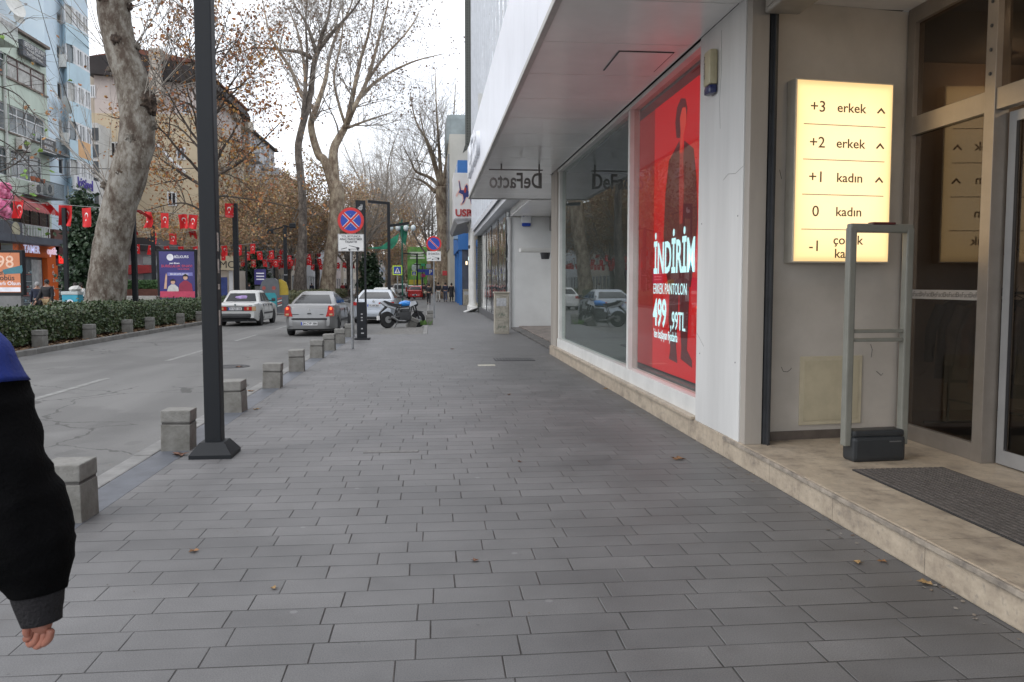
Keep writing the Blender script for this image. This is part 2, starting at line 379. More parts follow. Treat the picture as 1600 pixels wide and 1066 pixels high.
# ================================================================== THE SETTING
white_paint = mat('white_paint', (.74, .74, .72), .5, .05, 3)
PAVE = paving_mat(); ASPH = asphalt_mat(); TRAV = travertine_mat()
struct('ground', MB().quad((-900, -300, -.16), (900, -300, -.16), (900, 1600, -.16), (-900, 1600, -.16)), mat('earth', (.16, .15, .14), .9, .1, .3))
RZ = -.08
struct('road', MB().quad((-9.6, -12, RZ), (-2.6, -12, RZ), (-2.6, 420, RZ), (-9.6, 420, RZ)).quad((-2.6, 26.6, RZ), (-.28, 26.6, RZ), (-.28, 420, RZ), (-2.6, 420, RZ)), ASPH)
# right-hand pavement: tiled, with a dark granite band and a kerb
pm_ = MB()
pm_.box(-2.33, 3.9, -8, 26.6, -.12, 0); pm_.box(-.12, 6, 26.6, 420, -.12, 0)
struct('pavement', pm_, PAVE)
struct('granite_band', MB().box(-2.60, -2.332, -8, 26.3, -.12, .001), mat('blue_granite', (.10, .108, .125), .45, .2, 3, bump=.2))
kb = MB()
y = -8.0
while y < 26.2:
    kb.box(-2.78, -2.605, y, y + .985, -.14, .004 + random.Random(y).uniform(0, .008), .018); y += .995
kb.box(-2.6, -.3, 26.45, 26.6 , -.14, .008, .018)
y = 26.6
while y < 180:
    kb.box(-.28, -.125, y, y + 1.98, -.14, .01, .018); y += 1.99
KERB = mat('kerb_stone', (.20, .197, .19), .8, .18, 3, bump=.4)
struct('kerb', kb, KERB)
kb = MB(); y = -10.0
while y < 200:
    kb.box(-9.62, -9.44, y, y + .985, -.14, .05, .02); y += .995
struct('far_kerb', kb, mat('kerb_stone_dark', (.17, .165, .155), .85, .2, 3, bump=.4))
struct('planting_bed', MB().quad((-12.2, -10, .02), (-9.6, -10, .02), (-9.6, 160, .02), (-12.2, 160, .02)), mat('bare_soil', (.075, .055, .04), .95, .3, 3, bump=.8))
struct('promenade', MB().quad((-30, -10, .012), (-12.2, -10, .012), (-12.2, 420, .012), (-30, 420, .012)).quad((-12.2, 160, .012), (-9.6, 160, .012), (-9.6, 420, .012), (-12.2, 420, .012)),
       mat('promenade_stone', (.27, .265, .255), .7, .12, .8, bump=.2))
# lane dashes
ds = MB()
for y0 in (-6, 0.4, 12.9, 19.3, 25.7, 32.1, 38.5, 44.9, 51.3, 57.7, 64, 70.4, 77):
    pass
for y0 in [12.3 + 6.35 * k for k in range(-2, 24)]:
    ds.quad((-5.83, y0, RZ + .004), (-5.71, y0, RZ + .004), (-5.71, y0 + 3.0, RZ + .004), (-5.83, y0 + 3.0, RZ + .004))
struct('lane_marking', ds, mat('worn_road_paint', (.27, .27, .26), .8, .0, 9, col2=(.13, .128, .12)))
struct('gravel_patch', MB().quad((-2.0, 27.0, RZ + .006), (-.3, 27.0, RZ + .006), (-.3, 32.6, RZ + .006), (-1.6, 31.6, RZ + .006)), mat('loose_gravel', (.18, .175, .165), .95, .4, 14, bump=1, bscale=40))

# patches in the pavement
g = thing('drain_grate', 'dark slotted metal drain grate flush in the pavement', 'grate', gp(803, 562))
f = MB(); f.box(-.42, .42, -.32, .32, -.01, .006); f.build('grate_frame', mat('cast_iron', (.035, .035, .037), .6, .2, 12), g)
b = MB()
for k in range(13): b.box(-.39 + k * .063, -.36 + k * .063, -.29, .29, .006, .011)
b.build('bar', mat('cast_iron_light', (.075, .075, .078), .5, .2, 12), g)
g = gp(760, 571); c = MB().box(-.17, .17, -.13, .13, -.005, .006, .002).build('cover_plate', mat('cream_plate', (.42, .40, .34), .7, .2, 12)); c.location = g
tag(c, 'small cream square cover plate set in the pavement beside the drain grate', 'cover plate')
m = gp(362, 573, RZ); c = MB().lathe([(.36, 0), (.36, .008), (.31, .008), (.31, .005), (.0001, .005)], sides=28).build('manhole_cover', mat('cast_iron', ())); c.location = m
tag(c, 'round iron manhole cover in the road near the kerb', 'manhole cover')
c = MB().box(-.26, .26, -.05, .05, -.01, .007, .003).build('loose_slab', mat('slab', (.14, .135, .13), .6, .2, 20)); c.location = gp(611, 706)
tag(c, 'narrow raised strip of paving in the middle of the pavement', 'paving slab')

# fallen leaves
rl = random.Random(5)
def leaf_shape(mb, s, seed, cup=.25):
    r = random.Random(seed); n = 15; ring = []
    for k in range(n):
        t = 2 * PI * k / n; rr = s * (1 if k % 3 == 0 else .52) * r.uniform(.8, 1.1)
        ring.append(Vector((rr * math.cos(t), rr * math.sin(t), abs(math.sin(t * 1.5 + seed)) * s * cup + .004)))
    i0 = len(mb.v); mb.v.append(Vector((0, 0, .003))); mb.v += ring
    for k in range(n): mb.face((i0, i0 + 1 + k, i0 + 1 + (k + 1) % n))
    return mb
LEAFM = [mat('dry_leaf_a', (.22, .11, .045), .7, .3, 30), mat('dry_leaf_b', (.30, .19, .08), .7, .3, 30), mat('dry_leaf_c', (.13, .06, .035), .7, .3, 30)]
lp = [(1059, 718, 'curled brown leaf on the pavement left of the white pillar base', .10), (1446, 912, 'orange brown leaf lying against the travertine step', .07),
      (281, 712, 'large pale brown leaf between the stone bollard and the lamp post foot', .12), (303, 862, 'small dry leaf on the tiles right of the dark sleeve', .055),
      (428, 920, 'tiny dry leaf low on the left of the pavement', .035), (812, 722, 'tiny brown leaf on the tiles in the middle of the pavement', .04),
      (795, 617, 'small pale leaf on tiles left of the shop window', .05), (946, 608, 'orange leaf against the travertine ledge under the shop window', .08),
      (373, 574, 'brown leaf on the manhole cover in the road', .12), (392, 612, 'brown leaf in the gutter between two bollards', .09),
      (400, 640, 'brown leaf beside the third bollard', .07), (707, 546, 'small orange leaf on the distant tiles', .09),
      (1378, 878, 'small yellow leaf near the foot of the step', .045), (1340, 880, 'dark damp leaf near the foot of the step', .05), (742, 877, 'dark twig-like scrap on the tiles', .04), (343, 640, 'orange leaf at the kerb behind the lamp post', .1)]
for i, (px, py, lab, s) in enumerate(lp):
    o = leaf_shape(MB(), s * .75, i).build('fallen_leaf', LEAFM[i % 3]); z = RZ if px in (373,) else .002
    o.location = gp(px, py, z); o.rotation_euler = (0, 0, i * 1.3); tag(o, lab, 'leaf', 'fallen leaves on the ground')
# litter and dead leaves in the planting bed
lt = MB()
for k in range(2200):
    x = rl.uniform(-10.4, -9.62); yy = rl.uniform(12, 46); s = rl.uniform(.03, .07); i0 = lt.mark()
    lt.quad((-s, -s, 0), (s, -s * .6, .01), (s * .8, s, .02), (-s, s * .7, 0))
    lt.xf(i0, Matrix.Translation((x, yy, .03)) @ Matrix.Rotation(rl.uniform(0, 6), 4, 'Z') @ Matrix.Rotation(rl.uniform(-.5, .5), 4, 'X'))
tag(lt.build('leaf_litter', mat('litter', island=[(.05, .03, .02), (.20, .11, .05), (.10, .05, .03), (.28, .2, .1)], rough=.8)), 'brown dead leaves scattered on the soil under the hedge', 'leaf litter', kind='stuff')
lt = MB()
for k in range(500):
    edge = rl.random()
    if edge < .45: x = rl.uniform(2.55, 2.69); yy = rl.uniform(2, 18); z = .004
    elif edge < .8: x = rl.uniform(-2.99, -2.8); yy = rl.uniform(3, 26); z = RZ + .004
    else: x = rl.uniform(-2.3, 2.6); yy = rl.uniform(2.5, 24); z = .003
    s = rl.uniform(.003, .010) * (1.3 if edge < .8 else .5); i0 = lt.mark()
    lt.quad((-s, -s, 0), (s, -s * .6, .002), (s * .8, s, .004), (-s, s * .7, 0)); lt.xf(i0, Matrix.Translation((x, yy, z)) @ Matrix.Rotation(rl.uniform(0, 6), 4, 'Z'))
tag(lt.build('ground_debris', mat('debris', island=[(.05, .035, .025), (.3, .28, .25), (.12, .08, .05), (.2, .18, .15)], rough=.8)), 'tiny crumbs and leaf scraps along the kerb and the foot of the step', 'debris', kind='stuff')

# ================================================================== SHOP ON THE RIGHT
SHOPW = mat('shop_white_panel', (.55, .55, .54), .45, .12, 1.2, bump=.05, streak=True)
BEIGE = mat('beige_trim', (.33, .30, .265), .5, .1, 3, streak=True)
ALU = mat('silver_frame', (.52, .51, .49), .35, .08, 6, metal=.25)
WALLW = mat('scuffed_plaster', (.54, .505, .46), .75, .0, 1.4, col2=(.42, .39, .35), bump=.15)
BLK = mat('black_rubber', (.018, .018, .02), .5, .2, 8)
DARKM = mat('dark_metal', (.03, .032, .036), .45, .2, 5)
SOFM = mat('soffit_white', (.82, .81, .80), .22, .06, .8)
SZ = 4.05
shop = thing('clothes_shop', 'white clad clothes shop with travertine step, deep canopy and large display windows', 'shop', (2.9, 8, 0))
def P(name, mb, m, parent=shop, **k): return mb.build(name, m, parent, world=True, **k)
st = MB(); st.box(2.69, 9.5, -6, 7.5, 0, .2, .012); st.box(2.69, 3.2, 7.5, 18.7, 0, .2, .006)
P('step', st, TRAV)
P('step_nosing', MB().box(2.672, 2.692, -6, 7.34, .165, .197, .005), mat('worn_nosing', (.36, .31, .25), .6, .0, 9, col2=(.15, .13, .11), bump=.9, bscale=14))
P('window_ledge', MB().box(2.655, 2.9, 8.23, 18.2, .2, .235, .006), TRAV)
P('pillar', MB().box(2.70, 2.92, 7.02, 8.22, .2, SZ, .006), SHOPW)
P('corner_trim', MB().box(2.712, 2.865, 6.90, 7.018, .2, SZ, .004), BEIGE)
P('shutter_guide', MB().box(2.875, 2.935, 6.88, 7.05, .2, SZ).box(2.895, 2.905, 6.84, 6.88, .2, SZ), DARKM)
P('shutter_box', MB().box(2.80, 3.10, -6, 6.86, 3.86, SZ - .003, .02).box(2.79, 2.798, -6, 6.8, 3.9, 3.94), mat('shutter_grey', (.3, .28, .25), .5, .1, 5))
# display windows: frame pieces and panes
GL = glass_mat('shop_glass', (.86, .90, .88), .02)
GX = 2.80
fr = MB(); fr.box(2.72, 2.88, 8.225, 17.75, .236, .42, .004); fr.box(2.72, 2.88, 8.225, 17.75, 3.99, SZ - .004, .004)
fr.box(2.74, 2.88, 11.33, 11.43, .421, 3.989, .003); fr.box(2.74, 2.88, 17.6, 17.75, .421, 3.989, .003)
P('window_frame', fr, mat('white_window_frame', (.60, .60, .58), .4, .06, 3))
w1 = P('display_window', MB().box(GX, GX + .003, 8.23, 11.328, .43, 3.985), GL)
w2 = P('display_window', MB().box(GX, GX + .003, 11.432, 17.59, .43, 3.985), GL)
P('end_pillar', MB().box(2.70, 3.05, 17.76, 18.25, .2, SZ, .004).box(2.72, 3.02, 18.253, 18.7, .2, SZ, .004), BEIGE)
for pts in ([(7.02, 2.62), (7.2, 2.58), (7.38, 2.60), (7.5, 2.56)], [(7.62, 3.95), (7.60, 3.6), (7.64, 3.3), (7.61, 3.05)], [(8.2, 1.1), (8.05, 1.02), (7.98, .98)]):
    P('hairline_crack', MB().tube([(2.6995, a, b) for a, b in pts], .0018, 4), mat('crack_grey', (.2, .2, .2), .9))
for y_, z_ in ((7.12, 2.2), (7.12, .9), (8.1, 2.2), (8.1, .9)): P('panel_rivet', MB().lathe([(.008, 0), (.006, .004)], sides=8, M=Matrix.Translation((2.70, y_, z_)) @ Matrix.Rotation(R(-90), 4, 'Y')), mat('crack_grey', ()))
# canopy: soffit panels with open joints, fascia cladding
sf = MB()
ys = [-5.6 + 1.28 * k for k in range(24)]
for a in ys:
    if a > 23.4: break
    b_ = min(a + 1.268, 23.9); x1 = 2.695 if a < 18.3 else 4.2
    sf.box(1.13, x1, a, b_, SZ, SZ + .03)
    if a < 7.1: sf.box(2.7, 4.35, a, min(b_, 7.2), SZ - .01, SZ + .02)
P('soffit', sf, SOFM)
P('soffit_backing', MB().box(1.14, 4.3, -6, 23.9, SZ + .034, SZ + .06), DARKM)
hx = MB(); 
a = atX(1, 1, 1) if False else None
hx.box(1.98, 2.58, 8.72, 9.52, SZ - .008, SZ - .002)
P('hatch_frame', hx, DARKM); P('hatch', MB().box(1.995, 2.565, 8.735, 9.505, SZ - .013, SZ - .009), SOFM)
FASC = mat('fascia_cladding', (.74, .76, .82), .28, .04, .8)
fa = MB(); y = -5.9
while y < 23.8:
    fa.box(1.09, 1.125, y, min(y + 1.19, 23.9), SZ + .05, 5.5); y += 1.2
P('fascia_panel', fa, FASC); P('fascia_trim', MB().box(1.075, 1.14, -6, 23.9, SZ - .02, SZ + .045, .008), mat('trim_grey', (.42, .41, .39), .4, .1, 2))
P('canopy_end', MB().box(1.1, 4.2, 23.905, 23.96, SZ - .02, 5.5), SHOPW)
P('canopy_roof', MB().box(1.13, 4.2, -6, 23.9, 5.46, 5.5), DARKM)
P('upper_wall', MB().box(2.9, 9.5, -6, 24.2, 5.5, 9.4), SHOPW)
# letters of the shop name standing on the fascia, seen edge on
text('DeFacto', 1.15, mat('fascia_letters', (.7, .72, .76), .35, .05, 3), shop, (1.06, 20.6, 4.82), RX, .05, 'fascia_lettering', world=True, sx=1.15, bold=.01)
# entrance recess
rc = MB(); n0 = 0
A = Vector((2.93, 7.05, 0)); B = Vector((4.42, 7.24, 0)); d = (B - A)
i0 = rc.mark(); rc.box(0, d.length, 0, .1, .2, SZ - .012); rc.xf(i0, Matrix.Translation(A) @ Matrix.Rotation(math.atan2(d.y, d.x), 4, 'Z'))
P('recess_wall', rc, WALLW)
AW = math.atan2(d.y, d.x)
rc = MB(); rc.box(.02, d.length - .15, -.012, -.001, .2, .28); rc.xf(0, Matrix.Translation(A) @ Matrix.Rotation(AW, 4, 'Z')); P('skirting', rc, mat('skirting_brown', (.12, .10, .085), .6, .2, 5))
hatch = MB(); hatch.box(.36, .99, -.014, -.002, .33, .95, .003); hatch.xf(0, Matrix.Translation(A) @ Matrix.Rotation(AW, 4, 'Z'))
hp = P('wall_hatch', hatch, mat('hatch_cream', (.50, .45, .33), .55, .08, 4))
h2 = MB(); h2.box(.40, .95, -.020, -.0145, .37, .91, .002); h2.xf(0, Matrix.Translation(A) @ Matrix.Rotation(AW, 4, 'Z')); h2.build('hatch_door', mat('hatch_door_cream', (.47, .42, .30), .5, .08, 4), hp, world=False).location = -wloc(hp)
for pts in ([(.18, .86), (.20, .82), (.24, .815), (.27, .835), (.28, .85)], [(1.08, 1.05), (1.10, 1.0), (1.09, .93)], [(.12, 2.6), (.14, 2.52)], [(1.15, .8), (1.2, .76), (1.22, .78)]):
    sc_ = MB().tube([(a, -.001, b) for a, b in pts], .0025, 4)
    sc_.xf(0, Matrix.Translation(A) @ Matrix.Rotation(AW, 4, 'Z')); P('scuff_mark', sc_, DARKM)
# glazed entrance wall (faces the street)
DX = 4.27
ef = MB()
ef.box(DX, DX + .09, 7.08, 7.19, .2, SZ - .012, .003)
ef.box(DX - .01, DX + .11, 5.98, 6.10, .2, SZ - .012, .003)
ef.box(DX, DX + .09, 6.102, 7.078, .2, .34, .003); ef.box(DX, DX + .09, 6.102, 7.078, 2.92, 3.08, .003); ef.box(DX, DX + .09, 6.102, 7.078, 3.90, SZ - .012, .003)
ef.box(DX, DX + .09, -4, 5.978, 2.92, 3.08, .003); ef.box(DX, DX + .09, -4, 5.978, 3.90, SZ - .012, .003)
P('entrance_frame', ef, mat('entrance_alu', (.27, .24, .21), .32, .06, 5, metal=.45))
EG = glass_mat('entrance_glass', (.62, .56, .50), .05)
P('entrance_pane', MB().box(DX + .04, DX + .043, 6.10, 7.08, .34, 2.92), EG)
P('entrance_pane', MB().box(DX + .04, DX + .043, 6.10, 7.08, 3.08, 3.90), EG)
P('entrance_pane', MB().box(DX + .04, DX + .043, -4, 5.98, 3.08, 3.90), EG)
band = P('glass_band', MB().box(DX + .033, DX + .037, 6.105, 7.075, 1.47, 1.55), mat('frosted_band', (.30, .28, .26), .5, .1, 5))
for k in range(6): text('DeFacto', .06, mat('band_text', (.10, .09, .08), .6), band, (-wloc(band) + Vector((DX + .032, 7.0 - k * .17, 1.51))), RX, .0005)
sd = P('sliding_door', MB().box(DX + .10, DX + .14, 3.6, 3.68, .21, 2.9).box(DX + .10, DX + .14, 5.88, 5.96, .21, 2.9).box(DX + .10, DX + .14, 3.68, 5.88, .21, .32).box(DX + .10, DX + .14, 3.68, 5.88, 2.82, 2.9), mat('door_alu', (.36, .36, .36), .35, .05, 5, metal=.4))
o = MB().box(DX + .115, DX + .118, 3.68, 5.88, .32, 2.82).build('door_pane', EG, sd); o.location = -wloc(sd)
o = MB().box(DX + .10, DX + .107, 5.85, 5.878, .33, 2.82).build('door_seal', BLK, sd); o.location = -wloc(sd)
for k in range(4):
    b = MB().lathe([(.014, 0), (.014, .008), (.006, .011)], sides=10, M=Matrix.Translation((DX - .012, 6.04, 3.2 + .18 * k)) @ Matrix.Rotation(R(-90), 4, 'Y')); P('bolt', b, DARKM)
# the inside
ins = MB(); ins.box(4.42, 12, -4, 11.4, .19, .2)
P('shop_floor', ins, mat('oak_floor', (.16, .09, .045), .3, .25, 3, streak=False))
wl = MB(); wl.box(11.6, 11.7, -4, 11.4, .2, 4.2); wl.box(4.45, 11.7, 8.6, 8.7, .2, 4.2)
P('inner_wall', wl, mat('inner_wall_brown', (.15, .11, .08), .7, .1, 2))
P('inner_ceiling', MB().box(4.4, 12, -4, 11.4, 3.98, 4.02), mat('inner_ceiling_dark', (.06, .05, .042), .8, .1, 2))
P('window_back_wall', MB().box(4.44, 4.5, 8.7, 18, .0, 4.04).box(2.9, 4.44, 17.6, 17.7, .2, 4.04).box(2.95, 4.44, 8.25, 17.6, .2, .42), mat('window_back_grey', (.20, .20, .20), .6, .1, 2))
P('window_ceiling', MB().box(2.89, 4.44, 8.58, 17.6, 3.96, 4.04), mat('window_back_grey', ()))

# inside lamps
def spot(x, y, z, lab, power=10):
    t = thing('ceiling_spotlight', lab, 'spotlight', (x, y, z), 0, 'warm spotlights inside the shop')
    MB().lathe([(.03, .0), (.07, -.02), (.075, -.14), (.05, -.15)], sides=14).build('spot_housing', DARKM, t)
    MB().lathe([(.001, -.153), (.052, -.153), (.05, -.158), (.001, -.16)], sides=14).build('lens', mat('lamp_glow', (1, .9, .75), emit=(1, .82, .55), es=9), t)
    l = bpy.data.lights.new('spot_light', 'POINT'); l.energy = power; l.color = (1, .76, .5); l.shadow_soft_size = .06
    lo = bpy.data.objects.new('bulb', l); COL.objects.link(lo); lo.parent = t; lo.location = (0, 0, -.25)
spot(5.9, 8.2, 3.98, 'glowing warm ceiling spotlight seen through the upper entrance pane', 5)
spot(7.4, 5.6, 3.98, 'ceiling spotlight deeper inside the shop over the clothes rails', 11)
spot(6.3, 3.0, 3.98, 'ceiling spotlight inside the shop near the sliding door', 9)

# clothes rails
def rail(x, y, L, lab, rz=0):
    t = thing('clothes_rail', lab, 'clothes rail', (x, y, .2), rz, 'dark clothes rails inside the entrance')
    m = MB(); m.tube([(0, -L / 2, 1.32), (0, L / 2, 1.32)], .014, 8); m.build('rail_bar', DARKM, t)
    for s in (-1, 1):
        m = MB(); m.tube([(0, s * L / 2, 0.02), (0, s * L / 2, 1.32)], .014, 8); m.tube([(-.25, s * L / 2, .02), (.25, s * L / 2, .02)], .014, 8); m.build('leg', DARKM, t)
    m = MB(); m.tube([(0, -L / 2, .25), (0, L / 2, .25)], .012, 6); m.build('lower_bar', DARKM, t)
GC = [mat('cloth_black', (.02, .02, .024), .9, .3, 9), mat('cloth_grey', (.11, .095, .085), .95, .3, 9), mat('cloth_brown', (.09, .045, .03), .9, .3, 9), mat('cloth_white', (.42, .36, .30), .9, .1, 9), mat('cloth_navy', (.03, .03, .045), .9, .3, 9)]
def garment(x, y, z, rz, m, lab, wd=.25, ln=.8, seed=0):
    t = thing('hanging_jacket', lab, 'jacket', (x, y, z), rz, 'clothes hanging inside the entrance')
    b = MB(); rows = [(0, .07, .05), (-.03, .14, .06), (-.08, wd * .9, .07), (-.2, wd, .085), (-.45, wd * .98, .08), (-ln, wd * 1.08, .09)]
    n = 20; rr = random.Random(seed)
    for zz, a, c in rows:
        for k in range(n):
            tt = 2 * PI * k / n; fold = 1 + (.12 * math.sin(tt * 6 + seed) if zz < -.1 else 0)
            b.v.append(Vector((a * math.cos(tt) * fold, c * math.sin(tt) * fold, zz)))
    for i in range(len(rows) - 1):
        for k in range(n): q = i * n; b.face((q + k, q + (k + 1) % n, q + n + (k + 1) % n, q + n + k))
    b.build('jacket_body', m, t, smooth=60)
    for s in (-1, 1): MB().tube([(s * wd * .85, 0, -.07), (s * (wd + .05), .02, -.3), (s * (wd + .06), .03, -.62)], [.06, .055, .045], 8).build('sleeve', m, t, smooth=60)
    MB().tube([(-.18, 0, -.03), (0, 0, .04), (.18, 0, -.03)], .006, 5).tube([(0, 0, .04), (0, 0, .1), (.02, 0, .12)], .003, 5).build('hanger', DARKM, t)
rail(5.15, 6.9, 1.7, 'black clothes rail just behind the fixed entrance pane'); rail(6.6, 4.2, 2.2, 'black clothes rail deeper in the shop behind the sliding door', R(10))
gl = [('black jacket hanging at the far end of the front rail', 0), ('second black jacket on the front rail', 0), ('charcoal grey wool coat hanging on the front rail', 1), ('dark brown jacket on the front rail', 2), ('navy jacket near the middle of the front rail', 4), ('black coat beside the navy jacket on the front rail', 0), ('grey coat towards the near end of the front rail', 1), ('black jacket hanging at the near end of the front rail', 0)]
for i, (lab, mi) in enumerate(gl): garment(5.15, 7.6 - i * .19, 1.46, R(8 * math.sin(i * 2)), GC[mi], lab, .24 + .02 * math.sin(i), .78 + .1 * math.sin(i * 3), i)
gl = [('long black coat at the far end of the back rail', 0), ('brown coat on the back rail', 2), ('navy coat on the back rail', 4), ('pale shirt on the back rail', 3), ('black coat beside the pale shirt on the back rail', 0), ('grey coat at the near end of the back rail', 1)]
for i, (lab, mi) in enumerate(gl): garment(6.6 + i * .05, 5.0 - i * .28, 1.46, R(10), GC[mi], lab, .26, .85, i + 20)
garment(5.9, 7.9, 1.95, R(70), GC[3], 'pale cream blouse displayed above the rails behind the entrance pane', .22, .6, 44)

# red display screen behind the near window
scx = 3.02
scr = thing('display_screen', 'tall red advertising screen with a figure and pale blue sale prices', 'screen', (scx, 9.4, .44))
def SP(name, mb, m, par=scr, **k): return mb.build(name, m, par, world=True, **k)
SP('screen_case', MB().box(scx + .03, scx + .1, 7.5, 11.15, .43, 4.0), DARKM)
RED = mat('screen_red', (.3, .0, .0), .4, .0, 2, emit=(.60, .003, .008), es=.72)
SP('screen_face', MB().box(scx + .018, scx + .028, 7.52, 11.14, .45, 3.99), RED)
SP('side_panel', MB().box(scx + .02, scx + .03, 11.16, 12.2, .45, 3.99), mat('dim_red_panel', (.30, .03, .03), .5, .1, 2, emit=(.3, .012, .012), es=.6))
# silhouette of the standing model, facing three quarter
Y0 = 9.92   # body axis
def sil(pts, d, m, nm, em=None):
    mb = MB(); mb.prism([(Y0 - a * 2.0, .62 + (b - .70) * 1.07) for a, b in pts], scx + .018 - d - .002, scx + .018 - d, 'x'); return SP(nm, mb, m)
DKR = mat('screen_figure_dark', (.02, .004, .004), .5, .1, 8, emit=(.085, .006, .009), es=1)
SKR = mat('screen_figure_skin', (.2, .02, .02), .5, .1, 8, emit=(.55, .035, .02), es=1)
MDR = mat('screen_figure_mid', (.1, .02, .02), .5, .1, 8, emit=(.26, .012, .014), es=1)
sil([(-.10, 3.30), (-.13, 3.48), (-.10, 3.64), (-.02, 3.72), (.07, 3.68), (.11, 3.56), (.09, 3.40), (.02, 3.26)], .002, DKR, 'figure_hair')
sil([(-.01, 3.34), (-.03, 3.50), (.02, 3.60), (.08, 3.58), (.10, 3.48), (.09, 3.38), (.04, 3.29), (.03, 3.10), (-.03, 3.10)], .005, SKR, 'figure_face')
sil([(-.04, 3.25), (-.26, 3.08), (-.33, 2.70), (-.36, 2.20), (-.32, 1.85), (-.24, 1.60), (.22, 1.58), (.29, 1.9), (.33, 2.3), (.30, 2.75), (.24, 3.08), (.06, 3.22), (.03, 2.9), (.0, 3.0)], .002, DKR, 'figure_coat')
sil([(-.02, 3.14), (.04, 3.16), (.07, 2.7), (.05, 2.3), (-.01, 2.3), (-.03, 2.7)], .005, MDR, 'figure_shirt')
sil([(-.20, 1.60), (-.22, 1.2), (-.17, .85), (-.20, .72), (-.02, .70), (-.05, .9), (-.02, 1.3), (.0, 1.6)], .003, DKR, 'figure_leg')
sil([(.0, 1.6), (.02, 1.2), (.06, .9), (.05, .76), (.27, .70), (.27, .78), (.17, .88), (.19, 1.25), (.20, 1.6)], .003, DKR, 'figure_leg')
CY_ = mat('screen_letters', (.6, .85, .9), .5, .0, 3, emit=(.62, .92, 1.0), es=.95)
def st_(s, size, yl, z, sx=1, b=0): return text(s, size, CY_, scr, (scx + .004, yl, z), RX, .001, 'lettering', 'LEFT', sx, b, 1, True)
yl = atX(1021, 400, scx).y
st_('İNDİRİM', .56, yl, 1.92, .76, .014); st_('ERKEK PANTOLON', .20, yl, 1.53, .86, .0)
st_('499', .50, yl, 1.20, .86, .012); st_(',99TL', .32, yl - .82, 1.13, .85, .002); st_("'den başlayan fiyatlarla", .17, yl - .03, .93, .72)
# things left in the second window
def mannequin(x, y, lab):
    t = thing('mannequin', lab, 'mannequin', (x, y, .42))
    b = MB(); b.lathe([(.02, .8), (.13, .82), (.17, .95), (.13, 1.12), (.19, 1.38), (.16, 1.48), (.06, 1.53), (.05, 1.6), (.09, 1.66), (.10, 1.76), (.06, 1.85), (.005, 1.87)], sides=16)
    b.build('torso', GC[4], t, smooth=60)
    for s in (-1, 1): MB().tube([(0, s * .09, .82), (.02, s * .1, .45), (0, s * .11, .04)], [.09, .065, .045], 10).build('leg', GC[0], t, smooth=60)
    for s in (-1, 1): MB().tube([(0, s * .19, 1.42), (-.03, s * .26, 1.1), (-.08, s * .25, .85)], [.055, .045, .03], 8).build('arm', GC[4], t, smooth=60)
    MB().box(-.2, .2, -.2, .2, 0, .03, .01).build('base', DARKM, t)
mannequin(3.7, 13.2, 'dark dressed mannequin in the grey display window, nearer one')
mannequin(3.8, 15.3, 'dark dressed mannequin in the grey display window, farther one')

# floor directory, lit from within
dw = Matrix.Translation(A) @ Matrix.Rotation(AW, 4, 'Z')
dsg = thing('lit_directory_sign', 'warm glowing floor directory box with five lines of lettering', 'lit sign', dw @ Vector((.655, -.11, 1.785)), AW); dsg.scale = (1.07, 1, .985)
WS, HS = .90, 1.60
MB().box(-WS / 2, WS / 2, -.03, .105, 0, HS, .006).build('sign_case', mat('sign_case', (.55, .52, .45), .4, .05, 4), dsg)
m_, N_, L_, p_ = nodemat('directory_glow')
g_ = N_.new('ShaderNodeTexCoord'); s_ = N_.new('ShaderNodeSeparateXYZ'); L_.new(g_.outputs['Generated'], s_.inputs[0])
def bump_(o):  # tubes behind the sheet are weaker towards the rim
    return mathn(N_, L_, 'SUBTRACT', 1, mathn(N_, L_, 'POWER', mathn(N_, L_, 'ABSOLUTE', mathn(N_, L_, 'MULTIPLY_ADD', o, 2, -1)), 4))
f_ = mathn(N_, L_, 'MULTIPLY', bump_(s_.outputs['X']), bump_(s_.outputs['Z']))
nn = N_.new('ShaderNodeTexNoise'); nn.inputs['Scale'].default_value = 2.2; L_.new(g_.outputs['Object'], nn.inputs['Vector'])
f_ = mathn(N_, L_, 'ADD', f_, mathn(N_, L_, 'MULTIPLY_ADD', nn.outputs['Fac'], .5, -.25))
L_.new(mixc(N_, L_, f_, (.78, .50, .20), (.83, .61, .35)), p_.inputs['Emission Color']); p_.inputs['Emission Strength'].default_value = 1.0
p_.inputs['Base Color'].default_value = (.3, .28, .22, 1); p_.inputs['Roughness'].default_value = .35
MB().box(-WS / 2 + .015, WS / 2 - .015, -.036, -.031, .015, HS - .015).build('light_panel', m_, dsg)
INK = mat('sign_ink', (.03, .02, .015), .6, .05, 5)
rows = [(1.36, '+3', 'erkek', 1), (1.05, '+2', 'erkek', 1), (.75, '+1', 'kadın', 1), (.45, '0', 'kadın', 0), (.145, '-1', None, 0)]
for z, a_, b_, up in rows:
    text(a_, .135, INK, dsg, (-.25, -.038, z), FR, .0008, bold=.0005)
    if b_: text(b_, .115, INK, dsg, (.055, -.038, z), FR, .0008, bold=.001)
    else:
        text('çocuk', .115, INK, dsg, (.055, -.038, z + .055), FR, .0008, bold=.001); text('kasa', .115, INK, dsg, (.03, -.038, z - .065), FR, .0008, bold=.001)
    if up:
        c = MB(); c.prism([(.29, z - .025), (.33, z + .022), (.37, z - .025), (.358, z - .033), (.33, z - .002), (.302, z - .033)], -.039, -.0375, 'y'); c.build('arrow', INK, dsg)
for z in (1.21, .905, .60, .295): MB().box(-.375, .375, -.0385, -.037, z - .003, z + .003).build('rule_line', INK, dsg)
l = bpy.data.lights.new('sign_light', 'AREA'); l.shape = 'RECTANGLE'; l.size = .85; l.size_y = 1.5; l.energy = 5; l.color = (1, .72, .38)
